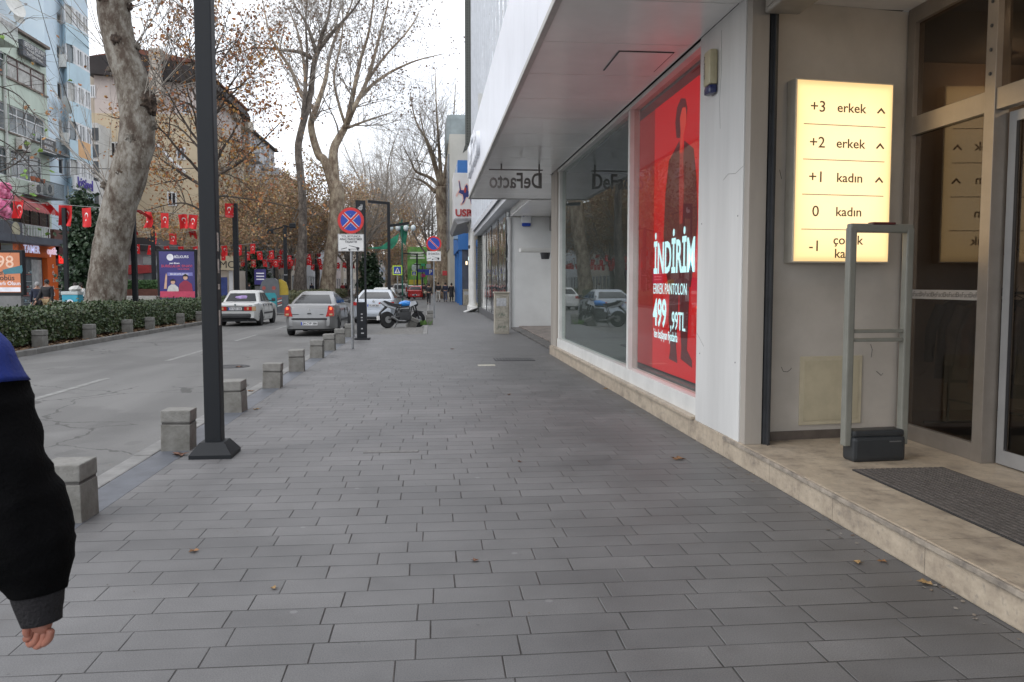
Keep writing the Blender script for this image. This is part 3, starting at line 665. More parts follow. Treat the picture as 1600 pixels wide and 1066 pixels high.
lo = bpy.data.objects.new('tube_light', l); COL.objects.link(lo); lo.parent = dsg; lo.location = (0, -.06, .8); lo.rotation_euler = (R(90), 0, 0)
spot(3.75, 5.4, SZ - .02, 'warm spotlight in the ceiling of the entrance recess', 5)

# anti theft gate
gt = gp(1374, 722, .2); eas = thing('security_gate', 'grey looped anti-theft gate with black base by the entrance', 'security gate', (gt.x, gt.y + .09, .2), R(4))
GG = mat('gate_grey', (.19, .19, .165), .4, .08, 6)
fr = MB(); W2 = .27
fr.box(-W2 - .005, -W2 + .055, -.035, .035, .12, 1.84, .012); fr.box(W2 - .055, W2 + .005, -.035, .035, .12, 1.84, .012); fr.box(-W2 + .0, W2, -.033, .033, 1.80, 1.87, .015)
fr.box(-W2 + .056, W2 - .056, -.02, .02, 1.015, 1.045, .006); fr.box(-W2 + .056, W2 - .056, -.02, .02, .945, .975, .006)
fr.build('gate_frame', GG, eas)
MB().box(-.085, .11, -.037, .037, 1.862, 1.882, .006).build('alarm_lamp', mat('alarm_lamp', (.09, .015, .015), .3), eas)
bs = MB(); bs.box(-.225, .225, -.085, .085, 0, .20, .03); bs.box(-.22, .22, -.07, .07, .19, .25, .02); bs.build('base', mat('base_black', (.022, .025, .028), .38, .1, 9), eas)
MB().box(.08, .18, -.089, -.085, .155, .163).build('nameplate', mat('nameplate', (.12, .12, .12), .4), eas)
# door mat
mt = thing('entrance_mat', 'ribbed brown-grey entrance mat on the travertine step', 'mat', (3.505, 3.3, .2))
MB().box(-.365, .365, -4.7, 2.55, .001, .012, .004).build('mat_base', mat('mat_base', (.022, .02, .019), .8, .2, 20), mt)
rb = MB()
for k in range(17): rb.box(-.355 + k * .042, -.355 + k * .042 + .024, -4.68, 2.53, .012, .018)
rb.build('mat_rib', mat('mat_rib', (.10, .088, .08), .75, .25, 30), mt)
# siren box on the pillar
c = atX(1117, 115, 2.70)
si = thing('alarm_siren', 'cream alarm siren box with dark blue foot on the white pillar', 'alarm siren', (2.70, c.y, c.z), R(0))
MB().box(-.085, -.002, -.10, .10, -.12, .21, .03).build('siren_case', mat('siren_cream', (.42, .38, .25), .4, .08, 6), si, smooth=40)
MB().box(-.08, -.004, -.095, .095, -.20, -.115, .03).build('strobe_lens', mat('strobe_blue', (.02, .03, .11), .15), si, smooth=40)
text('AL-POWER', .045, mat('siren_print', (.06, .05, .09), .5), si, (-.087, .055, .06), (R(90), R(90), R(-90)), .0005)
# hanging shop name, seen from behind, hung under the canopy
y_ = 17.0; a = atY(764, 280, y_); b = atY(848, 280, y_)
hs = thing('hanging_name_sign', 'grey cut-out shop name hanging under the canopy, seen from behind', 'sign', ((a.x + b.x) / 2, y_, a.z))
LM = mat('letter_steel', (.13, .12, .115), .4, .1, 9, metal=.3)
tt = text('DeFacto', .44, LM, hs, (0, 0, -.04), (R(90), 0, R(180)), .02, sx=(b.x - a.x) / 1.52, bold=.006)
hh = SZ - a.z
MB().box(-(b.x - a.x) / 2, (b.x - a.x) / 2, -.015, .015, .18, .205).tube([(-.3, 0, .19), (-.3, 0, hh)], .018, 8).tube([(.48, 0, -.12), (.48, 0, hh)], .018, 8).build('hanger_bracket', LM, hs)
# stone offcuts by the end pillar
for i, (px, py) in enumerate(((869, 553), (864, 549))):
    q = gp(px, py); o = MB().box(-.04, .04, -.12, .12, 0, .16, .01).build('stone_offcut', mat('offcut', (.45, .42, .36), .7, .15, 9, bump=.3)); o.location = (q.x - .0, q.y, -.005); o.rotation_euler = (0, R(14), R(10 * i))
    tag(o, ['pale stone offcut leaning on the end of the travertine ledge', 'second stone offcut, the one farther from the ledge'][i], 'stone')
# ================================================================== BEYOND THE SHOP, RIGHT SIDE
n_ = thing('neighbour_shop', 'white recessed shop front past the canopy with a poster on its inner wall', 'shop', (3.2, 26, 0))
def PN(name, mb, m, **k): return mb.build(name, m, n_, world=True, **k)
PN('threshold', MB().box(2.86, 4.4, 18.72, 29.6, .002, .05, .01), mat('threshold_dark', (.10, .095, .09), .6, .3, 4))
PN('floor_plank', MB().box(3.15, 4.35, 20.0, 29.6, .05, .09, .01), mat('deck_grey', (.20, .17, .15), .6, .3, 4))
PN('end_wall', MB().box(2.86, 4.6, 29.62, 29.9, 0, 4.0, .003), mat('cool_white_wall', (.55, .56, .56), .6, .05, 1.2))
PN('corner_post', MB().box(2.80, 2.858, 29.56, 29.9, 0, 4.0), mat('grey_post', (.3, .3, .3), .5, .1, 3))
PN('side_wall', MB().box(4.42, 4.5, 18.3, 29.6, .05, 3.9), mat('poster_wall', (.58, .58, .57), .55, .05, 1.5))
PN('lintel', MB().box(4.25, 4.41, 18.3, 29.6, 3.5, 3.99), mat('lintel_grey', (.17, .17, .17), .5, .1, 4))
PN('recess_ceiling', MB().box(2.86, 4.6, 23.98, 29.9, 4.02, 4.08), SOFM)
PN('upper_block', MB().box(2.86, 9, 24.3, 29.9, 4.1, 16), SHOPW)
po = thing('wall_poster', 'poster of a person in a long black coat on the white side wall', 'poster', (4.41, 26.2, .3))
pf = [(-.25, .2), (-.35, 1.4), (-.30, 2.2), (-.12, 2.4), (-.1, 2.7), (.1, 2.7), (.12, 2.4), (.32, 2.2), (.4, 1.3), (.25, .2)]
MB().prism([(a * 1.9 , b * .95) for a, b in pf], -.012, -.008, 'x').build('coat_figure', mat('poster_dark', (.03, .03, .035), .6, .4, 3), po)
MB().box(-.007, 0, -1.3, 1.3, 0, 3.0).build('poster_sheet', mat('poster_paper', (.62, .63, .64), .4, .05, 2), po)
for k in range(7): text('XX CM  SLIM' if 0 else 'yeni sezon', .22, mat('poster_print', (.25, .25, .27), .6), po, (-.012, .95, .25 + .17 * k), RX, .0005, sx=.6)
c = atY(822, 341, 29.6)
si2 = thing('round_alarm_box', 'white and blue alarm box high on the cool white end wall', 'alarm siren', (c.x, 29.6, c.z))
MB().box(-.19, .19, -.1, -.003, -.18, .3, .06).build('siren_case', mat('siren_white', (.62, .64, .66), .4, .05, 5), si2, smooth=40)
MB().box(-.16, .16, -.09, -.005, -.30, -.17, .05).build('strobe_lens', mat('strobe_blue2', (.02, .06, .35), .2), si2, smooth=40)
text('gitex', .13, mat('navy_print', (.03, .05, .2), .5), si2, (0, -.104, .1), FR, .001)
a = atY(812, 391, 24.5)
o = MB().box(0, 1.15, -.25, .25, -.06, .06, .02).build('projecting_shelf', mat('shelf_white', (.62, .62, .60), .4, .05, 4)); o.location = (a.x, 24.5, a.z); tag(o, 'white board sticking out across the recess below the alarm box', 'shelf')
o = MB().tube([(0, 0, .1), (0, 0, -.1)], [.16, .12], 12).build('round_sign_bracket', DARKM); o.location = atY(852, 400, 25.5); tag(o, 'dark round bracket on the poster wall under the white board', 'bracket')

# utility cabinets
CABM = mat('cabinet_stone', (.40, .37, .31), .8, .0, 3, col2=(.25, .23, .19), bump=.3)
def cabinet(px0, px1, pyb, pyt, lab, dp=.4):
    a = gp(px0, pyb); b = gp(px1, pyb); h = atY((px0 + px1) / 2, pyt, a.y).z
    t = thing('utility_cabinet', lab, 'utility cabinet', ((a.x + b.x) / 2, a.y, 0)); W = (b.x - a.x) / 2
    MB().box(-W, W, 0, dp, .0, h - .05, .01).build('cabinet_body', CABM, t)
    MB().box(-W - .03, W + .03, -.03, dp + .03, h - .049, h, .01).build('cap', CABM, t)
    MB().box(-W + .04, W - .04, -.012, -.001, h * .38, h * .9, .003).build('door', mat('cabinet_door', (.34, .32, .27), .7, .25, 7), t)
    MB().box(-W + .04, W - .04, -.012, -.001, .06, h * .34, .003).build('lower_door', mat('cabinet_door', ()), t)
    MB().box(-W + .06, W - .1, -.016, -.013, h * .66, h * .85).build('pasted_notice', mat('grey_notice', (.42, .43, .45), .7, .2, 10), t)
    return t
cb = cabinet(773, 796, 522, 456, 'weathered beige utility cabinet standing at the corner of the recess')
for z, s_, w_ in ((.62, 'rAc', .16), (.22, 'NOP', .12)): text(s_, w_, mat('graffiti_green', (.12, .16, .12), .7), cb, (0, -.019, z), FR, .0005)
cabinet(724, 742, 477, 452, 'small pale utility cabinet far along the shop fronts beside the white columns')

# mirror-glass building with perforated corner column
mg = thing('mirror_glass_building', 'tall mirror glass shop building with a dark perforated corner column', 'building', (3, 38, 0))
def PM(name, mb, m, **k): return mb.build(name, m, mg, world=True, **k)
MIR, N_, L_, p_ = nodemat('mirror_glass'); p_.inputs['Metallic'].default_value = 1; p_.inputs['Roughness'].default_value = .04
g_ = N_.new('ShaderNodeNewGeometry'); n1 = N_.new('ShaderNodeTexNoise'); n1.inputs['Scale'].default_value = 1.1; n1.inputs['Detail'].default_value = 2; L_.new(g_.outputs['Position'], n1.inputs['Vector'])
bp = N_.new('ShaderNodeBump'); bp.inputs['Strength'].default_value = .18; bp.inputs['Distance'].default_value = .12; L_.new(n1.outputs['Fac'], bp.inputs['Height']); L_.new(bp.outputs[0], p_.inputs['Normal'])
p_.inputs['Base Color'].default_value = (.80, .83, .85, 1)
PM('mirror_wall', MB().box(2.72, 2.8, 29.95, 46.6, .3, 4.2), MIR)
PM('plinth', MB().box(2.68, 2.8, 29.95, 46.6, 0, .3), mat('plinth_grey', (.12, .12, .125), .5, .1, 3))
for k in range(5): PM('mullion', MB().box(2.70, 2.718, 30.0 + k * 3.6, 30.05 + k * 3.6, .3, 4.2), DARKM)
PM('glass_facade', MB().box(2.32, 2.4, 24.35, 46.6, 4.7, 26), MIR)
up = MB(); up.box(2.30, 2.318, 24.3, 46.7, 4.5, 4.72)
for k in range(16): up.box(2.27, 2.318, 24.4 + k * 1.48, 24.44 + k * 1.48, 4.72, 26)
PM('facade_fins', up, mat('pale_fins', (.62, .64, .68), .4, .05, 2))
PM('side_block', MB().box(2.41, 10, 24.6, 46.6, 4.3, 26), mat('side_cladding', (.55, .57, .60), .5, .05, 1))
pf_, N_, L_, p_ = nodemat('perforated_panel'); g_ = N_.new('ShaderNodeNewGeometry'); mp = N_.new('ShaderNodeVectorMath'); mp.operation = 'MULTIPLY'; mp.inputs[1].default_value = (7, 7, 7); L_.new(g_.outputs['Position'], mp.inputs[0])
fr_ = N_.new('ShaderNodeVectorMath'); fr_.operation = 'FRACTION'; L_.new(mp.outputs[0], fr_.inputs[0]); sb = N_.new('ShaderNodeVectorMath'); sb.operation = 'SUBTRACT'; sb.inputs[1].default_value = (.5, .5, .5); L_.new(fr_.outputs[0], sb.inputs[0])
s_ = N_.new('ShaderNodeSeparateXYZ'); L_.new(sb.outputs[0], s_.inputs[0]); r2 = mathn(N_, L_, 'ADD', mathn(N_, L_, 'POWER', s_.outputs['X'], 2), mathn(N_, L_, 'POWER', s_.outputs['Z'], 2))
L_.new(mixc(N_, L_, mathn(N_, L_, 'LESS_THAN', r2, .05), (.075, .08, .07), (.015, .015, .015)), p_.inputs['Base Color']); p_.inputs['Roughness'].default_value = .6
PM('corner_column', MB().box(2.62, 3.0, 46.62, 47.0, 0, 5.3), pf_)
PM('perforated_fin', MB().box(1.95, 2.42, 46.62, 46.9, 9.4, 26), pf_)
PM('fin_foot', MB().prism([(1.80, 8.9), (2.42, 9.38), (1.95, 9.38)], 46.62, 46.9), pf_)
a = atY(752, 245, 23.9)
o = MB().box(-.0, .12, 0, .06, 0, 1.75, .01).build('white_fin_board', SHOPW); o.location = (1.38, 24.05, 5.3); tag(o, 'narrow upright white board standing on the far end of the canopy', 'board')

# white ramp board
a = gp(725, 488); b = gp(757, 488)
rp = thing('access_ramp', 'white folded ramp board lifted at the foot of the mirror glass wall', 'ramp', (a.x, a.y, 0)); L0 = b.x - a.x
MB().prism([(0, .0), (L0 * .8, .36), (L0 * .8, .31), (.12, 0)], 0, 1.4).build('ramp_plate', mat('ramp_white', (.6, .6, .58), .5, .1, 4), rp)
MB().box(L0 * .55, L0, .05, 1.35, .0, .05).build('ramp_base', DARKM, rp)
MB().prism([(L0 * .58, .05), (L0 * .8, .3), (L0 * .98, .3), (L0 * .98, .05)], .1, 1.3).build('ramp_cheek', SHOPW, rp)

# columned shop with box sign
us = thing('columned_shop', 'pale shop with white ribbed columns and a projecting white box sign', 'shop', (2.6, 52, 0))
def PU(name, mb, m, **k): return mb.build(name, m, us, world=True, **k)
c = MB()
for x_, y_ in ((2.42, 50), (2.42, 47.9)):
    c.lathe([(.26, 0), (.26, .3), (.19, .36), (.17, .5), (.17, 4.9), (.2, 5.0), (.26, 5.1), (.26, 5.2)], (x_, y_, 0), 14)
for x_, y_ in ((0, 0),): pass
PU('column', c, mat('column_white', (.66, .66, .64), .5, .06, 2))
PU('shop_wall', MB().box(2.95, 9, 47.1, 62, 0, 13), mat('cream_render', (.50, .46, .38), .7, .12, .8, streak=True))
PU('shop_glazing', MB().box(2.9, 2.94, 48.4, 60, .4, 4.4), MIR)
PU('sign_canopy', MB().box(1.35, 3.2, 47.4, 60, 5.25, 5.34).prism([(1.35, 5.25), (2.4, 5.25), (1.5, 4.98)], 47.45, 59.9), mat('canopy_under', (.30, .30, .31), .5, .2, 2))
q0 = atY(709, 332, 49); q1 = atY(746, 272, 49)
bx = PU('box_sign', MB().box(q0.x, 3.1, 49, 52, 5.36, 8.1, .02), mat('box_sign_white', (.62, .62, .63), .35, .04, 2))
NAVY = mat('logo_navy', (.02, .03, .16), .5); LRED = mat('logo_red', (.35, .03, .03), .5); PINK = mat('logo_pink', (.7, .45, .4), .5)
def tx(*a, **k): return text(*a, **k)
cxs = q0.x + .52
o = text('USPA', .56, LRED, us, (cxs + .22, 48.97, 5.75), FR, .03, world=True, bold=.02)
text('SHOP', .40, LRED, us, (2.75, 48.97, 5.75), FR, .03, world=True, bold=.01)
lg = MB()      # rider and pony seen as cut-out pieces
def pl(pts, y, m, nm):
    mb = MB(); mb.prism([(cxs + .15 + a * .75, 6.95 + b * .78) for a, b in pts], 48.99 - y, 48.998 - y + .0, 'y'); PU(nm, mb, m)
pl([(-.55, .9), (-.42, .95), (-.3, .35), (-.1, .25), (0, .6), (.15, .72), (.25, .55), (.3, .2), (.55, .1), (.75, -.3), (.6, -.5), (.65, -.95), (.45, -.95), (.35, -.45), (.1, -.4), (-.05, -.8), (-.35, -1.0), (-.4, -.85), (-.2, -.6), (-.25, -.25), (-.5, -.1), (-.65, -.35), (-.75, -.2), (-.5, .2), (-.45, .4)], .0, PINK, 'emblem_back')
pl([(-.5, .85), (-.44, .86), (-.32, .2), (-.1, .18), (.02, .5), (.14, .62), (.2, .5), (.22, .12), (.5, .04), (.66, -.3), (.5, -.5), (.56, -.88), (.47, -.88), (.36, -.36), (.08, -.32), (-.1, -.72), (-.3, -.88), (-.12, -.55), (-.18, -.15), (-.5, .0), (-.62, -.2), (-.42, .2)], .012, NAVY, 'emblem_front')
pl([(-.1, .2), (.0, .45), (.12, .3), (.05, -.0), (-.08, .0)], .02, LRED, 'emblem_shirt')
def lantern(px, py, Y, lab, warm):
    a = atY(px, py, Y); t = thing('wall_lantern', lab, 'lantern', a, 0); t.scale = (.7, .7, .7)
    MB().box(-.1, .1, -.1, .1, .16, .2, .01).box(-.08, .08, -.08, .08, -.2, -.17, .01).tube([(0, 0, .2), (0, 0, .42), (.25, 0, .5), (.55, 0, .38)], .02, 6).build('lantern_frame', DARKM, t)
    MB().box(-.075, .075, -.075, .075, -.17, .16).build('glass_body', mat('lantern_glow' + str(warm), (.8, .8, .8), emit=(1, .75, .4) if warm else (.7, .95, 1), es=1.6), t)
lantern(733, 404, 51, 'small lit wall lantern with pale green light by the white columns', 0)
lantern(729, 411, 55, 'small warm lit wall lantern behind the pale green one', 1)
o = MB().box(-.25, .25, -.1, .1, -.1, .1, .04).tube([(.2, 0, 0), (.5, 0, -.25)], .03, 6).build('security_camera', mat('camera_dark', (.05, .05, .055), .4)); o.location = atY(738, 386, 49.5); tag(o, 'dark security camera above the wall lanterns', 'camera')
# blue building and those behind
BLUE = mat('blue_cladding', (.035, .16, .46), .45, .1, .5)
bb = thing('blue_building', 'narrow bright blue clad building beyond the columned shop', 'building', (2.4, 70, 0))
q = atY(703, 262, 68)
b = MB(); b.box(2.05, 9, 63, 76, 4.2, 10.9); b.build('blue_wall', BLUE, bb, world=True)
MB().box(2.35, 9, 63.1, 76, 0, 4.2).build('ground_floor', mat('dark_shopfront', (.06, .07, .10), .4, .3, 1), bb, world=True)
for k in range(3): MB().box(2.12, 2.349, 63.1 + k * 5.5, 63.5 + k * 5.5, 0, 4.2).build('blue_pillar', BLUE, bb, world=True)
for k in range(4): MB().box(2.0, 2.045, 64 + k * 3, 65.4 + k * 3, 5.6, 10.6).build('window_strip', mat('white_strip', (.5, .55, .62), .3, .1, 1), bb, world=True)
MB().box(1.75, 2.04, 63.2, 64.4, 5.0, 8.4).build('side_sign', mat('sky_blue_sign', (.30, .42, .55), .4, .2, 1), bb, world=True)
fb = thing('grey_rooftop_building', 'taller grey and cream building with a curved dark roof above the blue one', 'building', (4, 84, 0))
b = MB(); b.box(1.8, 9, 78, 100, 0, 15.5); b.build('cream_wall', mat('far_cream', (.44, .42, .36), .8, .1, .3), fb, world=True)
b = MB(); b.box(1.6, 4.5, 84, 96, 15.5, 18.6, .5); b.build('curved_roof', mat('grey_dome', (.22, .26, .27), .5, .2, .5), fb, world=True)
MB().box(1.7, 1.79, 80, 98, 5, 14).build('window_band', mat('far_window', (.20, .23, .27), .2, .4, .6), fb, world=True)
for k in range(5):
    x0 = 2.2 - .15 * k; y0 = 101 + k * 24; h = (13, 17, 12, 18, 14)[k]
    t = thing('distant_building', ['pale distant building right behind the far plane trunk', 'tall grey distant building on the right of the street', 'low beige distant building on the right', 'tall pale distant building near the end of the street', 'farthest building closing the right side of the street'][k], 'building', (x0 + 4, y0, 0))
    MB().box(x0, x0 + 9, y0, y0 + 22, 0, h).build('wall', [mat('fw1', (.4, .4, .4), .8), mat('fw2', (.33, .33, .35), .8), mat('fw3', (.42, .36, .28), .8)][k % 3], t, world=True)
    for f in range(3, int(h), 3): MB().box(x0 - .05, x0 - .002, y0 + 1, y0 + 21, f, f + 1.5).build('window_band', mat('far_window', ()), t, world=True)
rs = MB().box(-.22, .22, -.05, .05, -.22, .22, .02).build('red_sign', mat('small_red', (.5, .04, .04), .5)); rs.location = atY(695, 427, 77); tag(rs, 'small red square sign on the shop fronts past the blue building', 'sign')

# ================================================================== STREET FURNITURE
BOL = mat('bollard_stone', (.205, .20, .185), .85, .0, 7, col2=(.12, .115, .10), bump=.6, bscale=45)
bol = thing('stone_bollard', 'square grey stone bollard nearest the camera beside the dark sleeve', 'bollard', (0, 0, 0), 0, 'stone bollards along the right kerb')
b = MB(); b.box(-.135, .135, -.135, .135, -.02, .262, .008); b.build('bollard_body', BOL, bol)
MB().box(-.127, .127, -.127, .127, .262, .282).build('neck', mat('bollard_groove', (.09, .085, .08), .9, .2, 9), bol)
MB().box(-.137, .137, -.137, .137, .282, .40, .012).build('bollard_cap', mat('bollard_cap', (.235, .23, .215), .85, .0, 8, col2=(.15, .145, .13), bump=.6, bscale=45), bol)
fronts = [(105, 815, 0), (278, 705, 0), (369, 645, 0), (425, 607, 0), (465, 581, 0), (495, 560, 0), (516, 548, 0), (533, 537, 0), (546, 527, 0)]
BL = ['square grey stone bollard nearest the camera beside the dark sleeve', 'stone bollard just left of the black lamp post foot', 'stone bollard just right of the black lamp post', 'fourth stone bollard from the camera along the right kerb', 'fifth stone bollard from the camera along the right kerb',
      'sixth stone bollard from the camera, below the silver car', 'seventh stone bollard, last one clear of the sign pole', 'stone bollard immediately left of the round sign pole', 'stone bollard between the sign pole and the black totem']
for i, (px, py, _) in enumerate(fronts):
    q = gp(px, py); o = bol if i == 0 else dup(bol)
    o.location = (-2.47 + (0, .01, -.015, .01, 0, -.01, .015, 0, 0)[i], q.y + .135 + (.0 if i else -.05), (-.003, -.012, -.005, -.02, -.003, -.012, -.004, -.01, -.003)[i]); o.rotation_euler = (R((.6, -1.2, 1.5, -.5, 2, -1.5, .8, 1, 0)[i]), R((-.5, 1.2, -1, 1.8, -.8, 1, -1.6, .5, 0)[i]), R((-2, 2.5, -3, 1.5, 4, -2, -1, 3, 1)[i])); o['label'] = BL[i]
for i, (px, py, rr, lab) in enumerate([(671, 508, None, 'stone bollard at the foot of the no parking sign'), (672, 499, None, 'stone bollard just behind the one at the no parking sign')]):
    q = gp(px, py); o = dup(bol, (q.x, q.y + .1, -.003), R(2), lab, 'stone bollards by the parking bay')
q = gp(640, 512, RZ); o = dup(bol, (q.x, q.y + .3, RZ - .02), R(25), 'knocked over stone bollard leaning in the gravel by the motorcycle', 'stone bollards by the parking bay', 1.1); o.rotation_euler = (R(18), R(24), R(25))
far = [(41, 547), (112, 534), (169, 524), (218, 518), (255, 510), (291, 505)]
FL = ['leftmost stone bollard along the hedge', 'second stone bollard along the hedge from the left', 'stone bollard by the hedge under the thick plane tree', 'stone bollard by the hedge right of the thick plane tree', 'stone bollard by the hedge under the purple poster', 'stone bollard by the hedge next to the lamp post']
for i, (px, py) in enumerate(far):
    q = gp(px, py, -.05); dup(bol, (-9.78, q.y, .01), R(i * 3 - 5), FL[i], 'stone bollards along the hedge', (1, 1, 1.1))
# weeds by the bollards
wd = MB(); rw = random.Random(3)
for k in range(70):
    a = rw.uniform(0, 6.28); s = rw.uniform(.05, .13); x = rw.gauss(0, .09); y_ = rw.gauss(0, .1); c_, s_ = math.cos(a), math.sin(a)
    wd.quad((x, y_, 0), (x + .02 * c_, y_ + .02 * s_, 0), (x + s * c_ * .7 + .03, y_ + s * s_ * .7, s * 1.5), (x + s * c_ * .7, y_ + s * s_ * .7, s * 1.5))
o = wd.build('weed', mat('weed_green', (.10, .20, .04), .7, .3, 10)); q = gp(664, 508); o.location = (q.x, q.y, 0); tag(o, 'green weed tuft beside the bollards in the parking bay', 'weed')

# black lamp post in front
POST = mat('post_anthracite', (.010, .012, .015), .5, .12, 2, bump=.05, streak=True, spec=.3)
q = gp(328, 718); lp = thing('lamp_post', 'tall square black lamp post in the foreground beside the kerb', 'lamp post', (q.x - .0, q.y + .19, 0))
MB().box(-.075, .075, -.075, .075, .12, 9.0, .012).build('post', POST, lp)
fm = MB(); ii = fm.mark()
for a_, z_ in ((.19, 0), (.19, .035), (.11, .14)): fm.v += [Vector((sx * a_, sy * a_, z_)) for sx, sy in ((-1, -1), (1, -1), (1, 1), (-1, 1))]
for k in (0, 4):
    for j in range(4): fm.face((k + j, k + (j + 1) % 4, k + 4 + (j + 1) % 4, k + 4 + j))
fm.face((8, 9, 10, 11)); fm.face((3, 2, 1, 0)); fm.build('foot', POST, lp)
MB().box(-.06, 1.8, -.05, .05, 8.85, 8.98, .01).build('lamp_arm', POST, lp)
for z_, h_ in ((1.90, .17), (1.70, .13), (1.55, .05), (1.22, .14)):
    MB().box(.0755, .0775, -.05, .0, z_, z_ + h_).build('sticker_scrap', mat('paper_scrap', (.45, .42, .38), .8, .3, 20), lp)

def pole_sign(px, pyb, pyc, rad_px, lab, rest, Y=None):
    q = gp(px, pyb); d = rad_px; t = thing('no_stopping_sign' if rest else 'no_parking_sign', lab, 'road sign', (q.x, q.y, 0))
    c = atY(px, pyc, q.y); r = (atY(px + rad_px, pyc, q.y).x - c.x)
    GP = mat('galvanised_pole', (.27, .28, .29), .45, .15, 9, metal=.4)
    MB().tube([(0, 0, 0), (0, 0, c.z + r * .8)], .032, 10).build('pole', GP, t)
    SB = mat('sign_blue', (.012, .05, .36), .4, .1, 6); SR = mat('sign_red', (.55, .02, .02), .4, .1, 6); SW = mat('sign_white', (.66, .66, .65), .45, .06, 6)
    M_ = Matrix.Translation((0, -.04, c.z)) @ Matrix.Rotation(R(90), 4, 'X')
    pl_ = MB().lathe([(r, 0), (r, .006)], sides=40, M=M_).build('sign_disc', SR, t)
    MB().lathe([(r * .78, .0065), (r * .78, .008)], sides=40, M=M_).build('blue_field', SB, t)
    for an in ((45, -45) if rest else (-45,)):
        for w_, dd, mm, nn in ((.115, .0085, SW, 'white_edge'), (.075, .0115, SR, 'red_bar')):
            mb = MB(); mb.box(-r * .77, r * .77, -.001 - (an > 0) * .0006, .001, -r * w_ * (1.0 if rest else .8), r * w_ * (1.0 if rest else .8)); mb.xf(0, Matrix.Translation((0, -.04 - dd, c.z)) @ Matrix.Rotation(R(an) if 1 else 0, 4, 'Y').inverted()); mb.build(nn, mm, t)
    for z_ in (-.55, .55): MB().lathe([(.012, 0), (.012, .003)], sides=8, M=Matrix.Translation((0, -.053, c.z + r * z_ * .8)) @ Matrix.Rotation(R(90), 4, 'X')).build('rivet', mat('rivet', (.2, .22, .3), .4), t)
    return t, q.y, c, r, SW
t, Y_, c, r, SW = pole_sign(551, 545, 345, 20.5, 'round red and blue no stopping sign over a white tow-away plate', True)
z0 = atY(551, 393, Y_).z; z1 = atY(551, 366, Y_).z; x0 = atY(531, 380, Y_).x - c.x; x1 = atY(571.5, 380, Y_).x - c.x
pt = MB().box(x0, x1, -.045, -.04, z0, z1, .001).build('tow_plate', SW, t); TB = mat('plate_print', (.03, .03, .035), .5)
MB().box(x0 + .008, x1 - .008, -.0462, -.0455, z0 + .008, z0 + .014).box(x0 + .008, x1 - .008, -.0462, -.0455, z1 - .014, z1 - .008).box(x0 + .008, x0 + .014, -.0462, -.0455, z0 + .014, z1 - .014).box(x1 - .014, x1 - .008, -.0462, -.0455, z0 + .014, z1 - .014).build('border', TB, pt)
for k, s_ in enumerate(('YOL BOYUNCA', 'ARAÇ PARKETMEK', 'YASAKTIR')): text(s_, .072, TB, pt, (0, -.0475, z1 - .06 - k * .068), FR, .0005, sx=.9, bold=.001)
def towtruck(mb, cx, cz, s):
    mb.prism([(cx - 2.9 * s, cz - .2 * s), (cx - 1.2 * s, cz + .25 * s), (cx - 1.2 * s, cz + .05 * s), (cx - 2.9 * s, cz - .38 * s)], -.048, -.047)
    mb.prism([(cx - .7 * s, cz + .75 * s), (cx - .6 * s, cz + .85 * s), (cx + 1.6 * s, cz + .35 * s), (cx + 2.3 * s, cz + .3 * s), (cx + 2.4 * s, cz - .3 * s), (cx - .9 * s, cz - .3 * s), (cx - .9 * s, cz - .18 * s), (cx + 1.5 * s, cz - .15 * s), (cx + 1.5 * s, cz + .2 * s)], -.048, -.047)
    for x_ in (-.5, 1.9):
        mb.lathe([(.26 * s, 0), (.26 * s, .001)], sides=12, M=Matrix.Translation((cx + x_ * s, -.0485, cz - .42 * s)) @ Matrix.Rotation(R(90), 4, 'X'))
    return mb
towtruck(MB(), 0, z0 + .075, .085).build('tow_symbol', TB, pt)
t, Y_, c, r, SW = pole_sign(678.5, 497, 381, 12, 'smaller round no parking sign with one red bar over a small plate', False)
z0 = atY(678, 408, Y_).z; z1 = atY(678, 393, Y_).z; x0 = atY(667.5, 400, Y_).x - c.x; x1 = atY(689.5, 400, Y_).x - c.x
pt = MB().box(x0, x1, -.045, -.04, z0, z1, .001).build('tow_plate', SW, t)
text('20 DAKİKA', .13, TB, pt, (0, -.0475, z1 - .12), FR, .0005, sx=.8, bold=.002); towtruck(MB(), 0, z0 + .12, .11).build('tow_symbol', TB, pt)

# dark totem
q = gp(566, 531); tz = atY(566, 314, q.y).z; tt_ = thing('info_totem', 'slim black twin-post totem with a white emblem at its top', 'totem', (q.x, q.y + .1, 0))
MB().box(-.22, .22, -.2, .2, 0, .05, .01).build('totem_foot', POST, tt_)
MB().box(-.15, .13, -.09, .09, .05, 1.08, .01).build('totem_box', POST, tt_)
MB().box(-.15, -.105, -.03, .03, 1.08, tz).build('thin_post', POST, tt_); MB().box(.075, .13, -.03, .03, 1.08, tz).build('thin_post', POST, tt_)
MB().box(-.15, .13, -.035, .035, tz - .42, tz + .02).build('totem_head', POST, tt_)
EMB = mat('emblem_white', (.6, .6, .6), .5)
MB().lathe([(.055, 0), (.055, .004), (.038, .004), (.038, 0)], sides=16, M=Matrix.Translation((-.01, -.037, tz - .2)) @ Matrix.Rotation(R(90), 4, 'X')).box(-.09, .05, -.041, -.038, tz - .21, tz - .195).box(-.0, .012, -.041, -.038, tz - .27, tz - .09).box(.03, .045, -.041, -.038, tz - .2, tz - .1).build('emblem', EMB, tt_)
for z_ in (.72, .62, .54, .3, .17): MB().box(-.03, .02 + .03 * (z_ < .2), -.094, -.0905, z_, z_ + .035).build('small_mark', mat('mark_grey', (.35, .35, .36), .5), tt_)

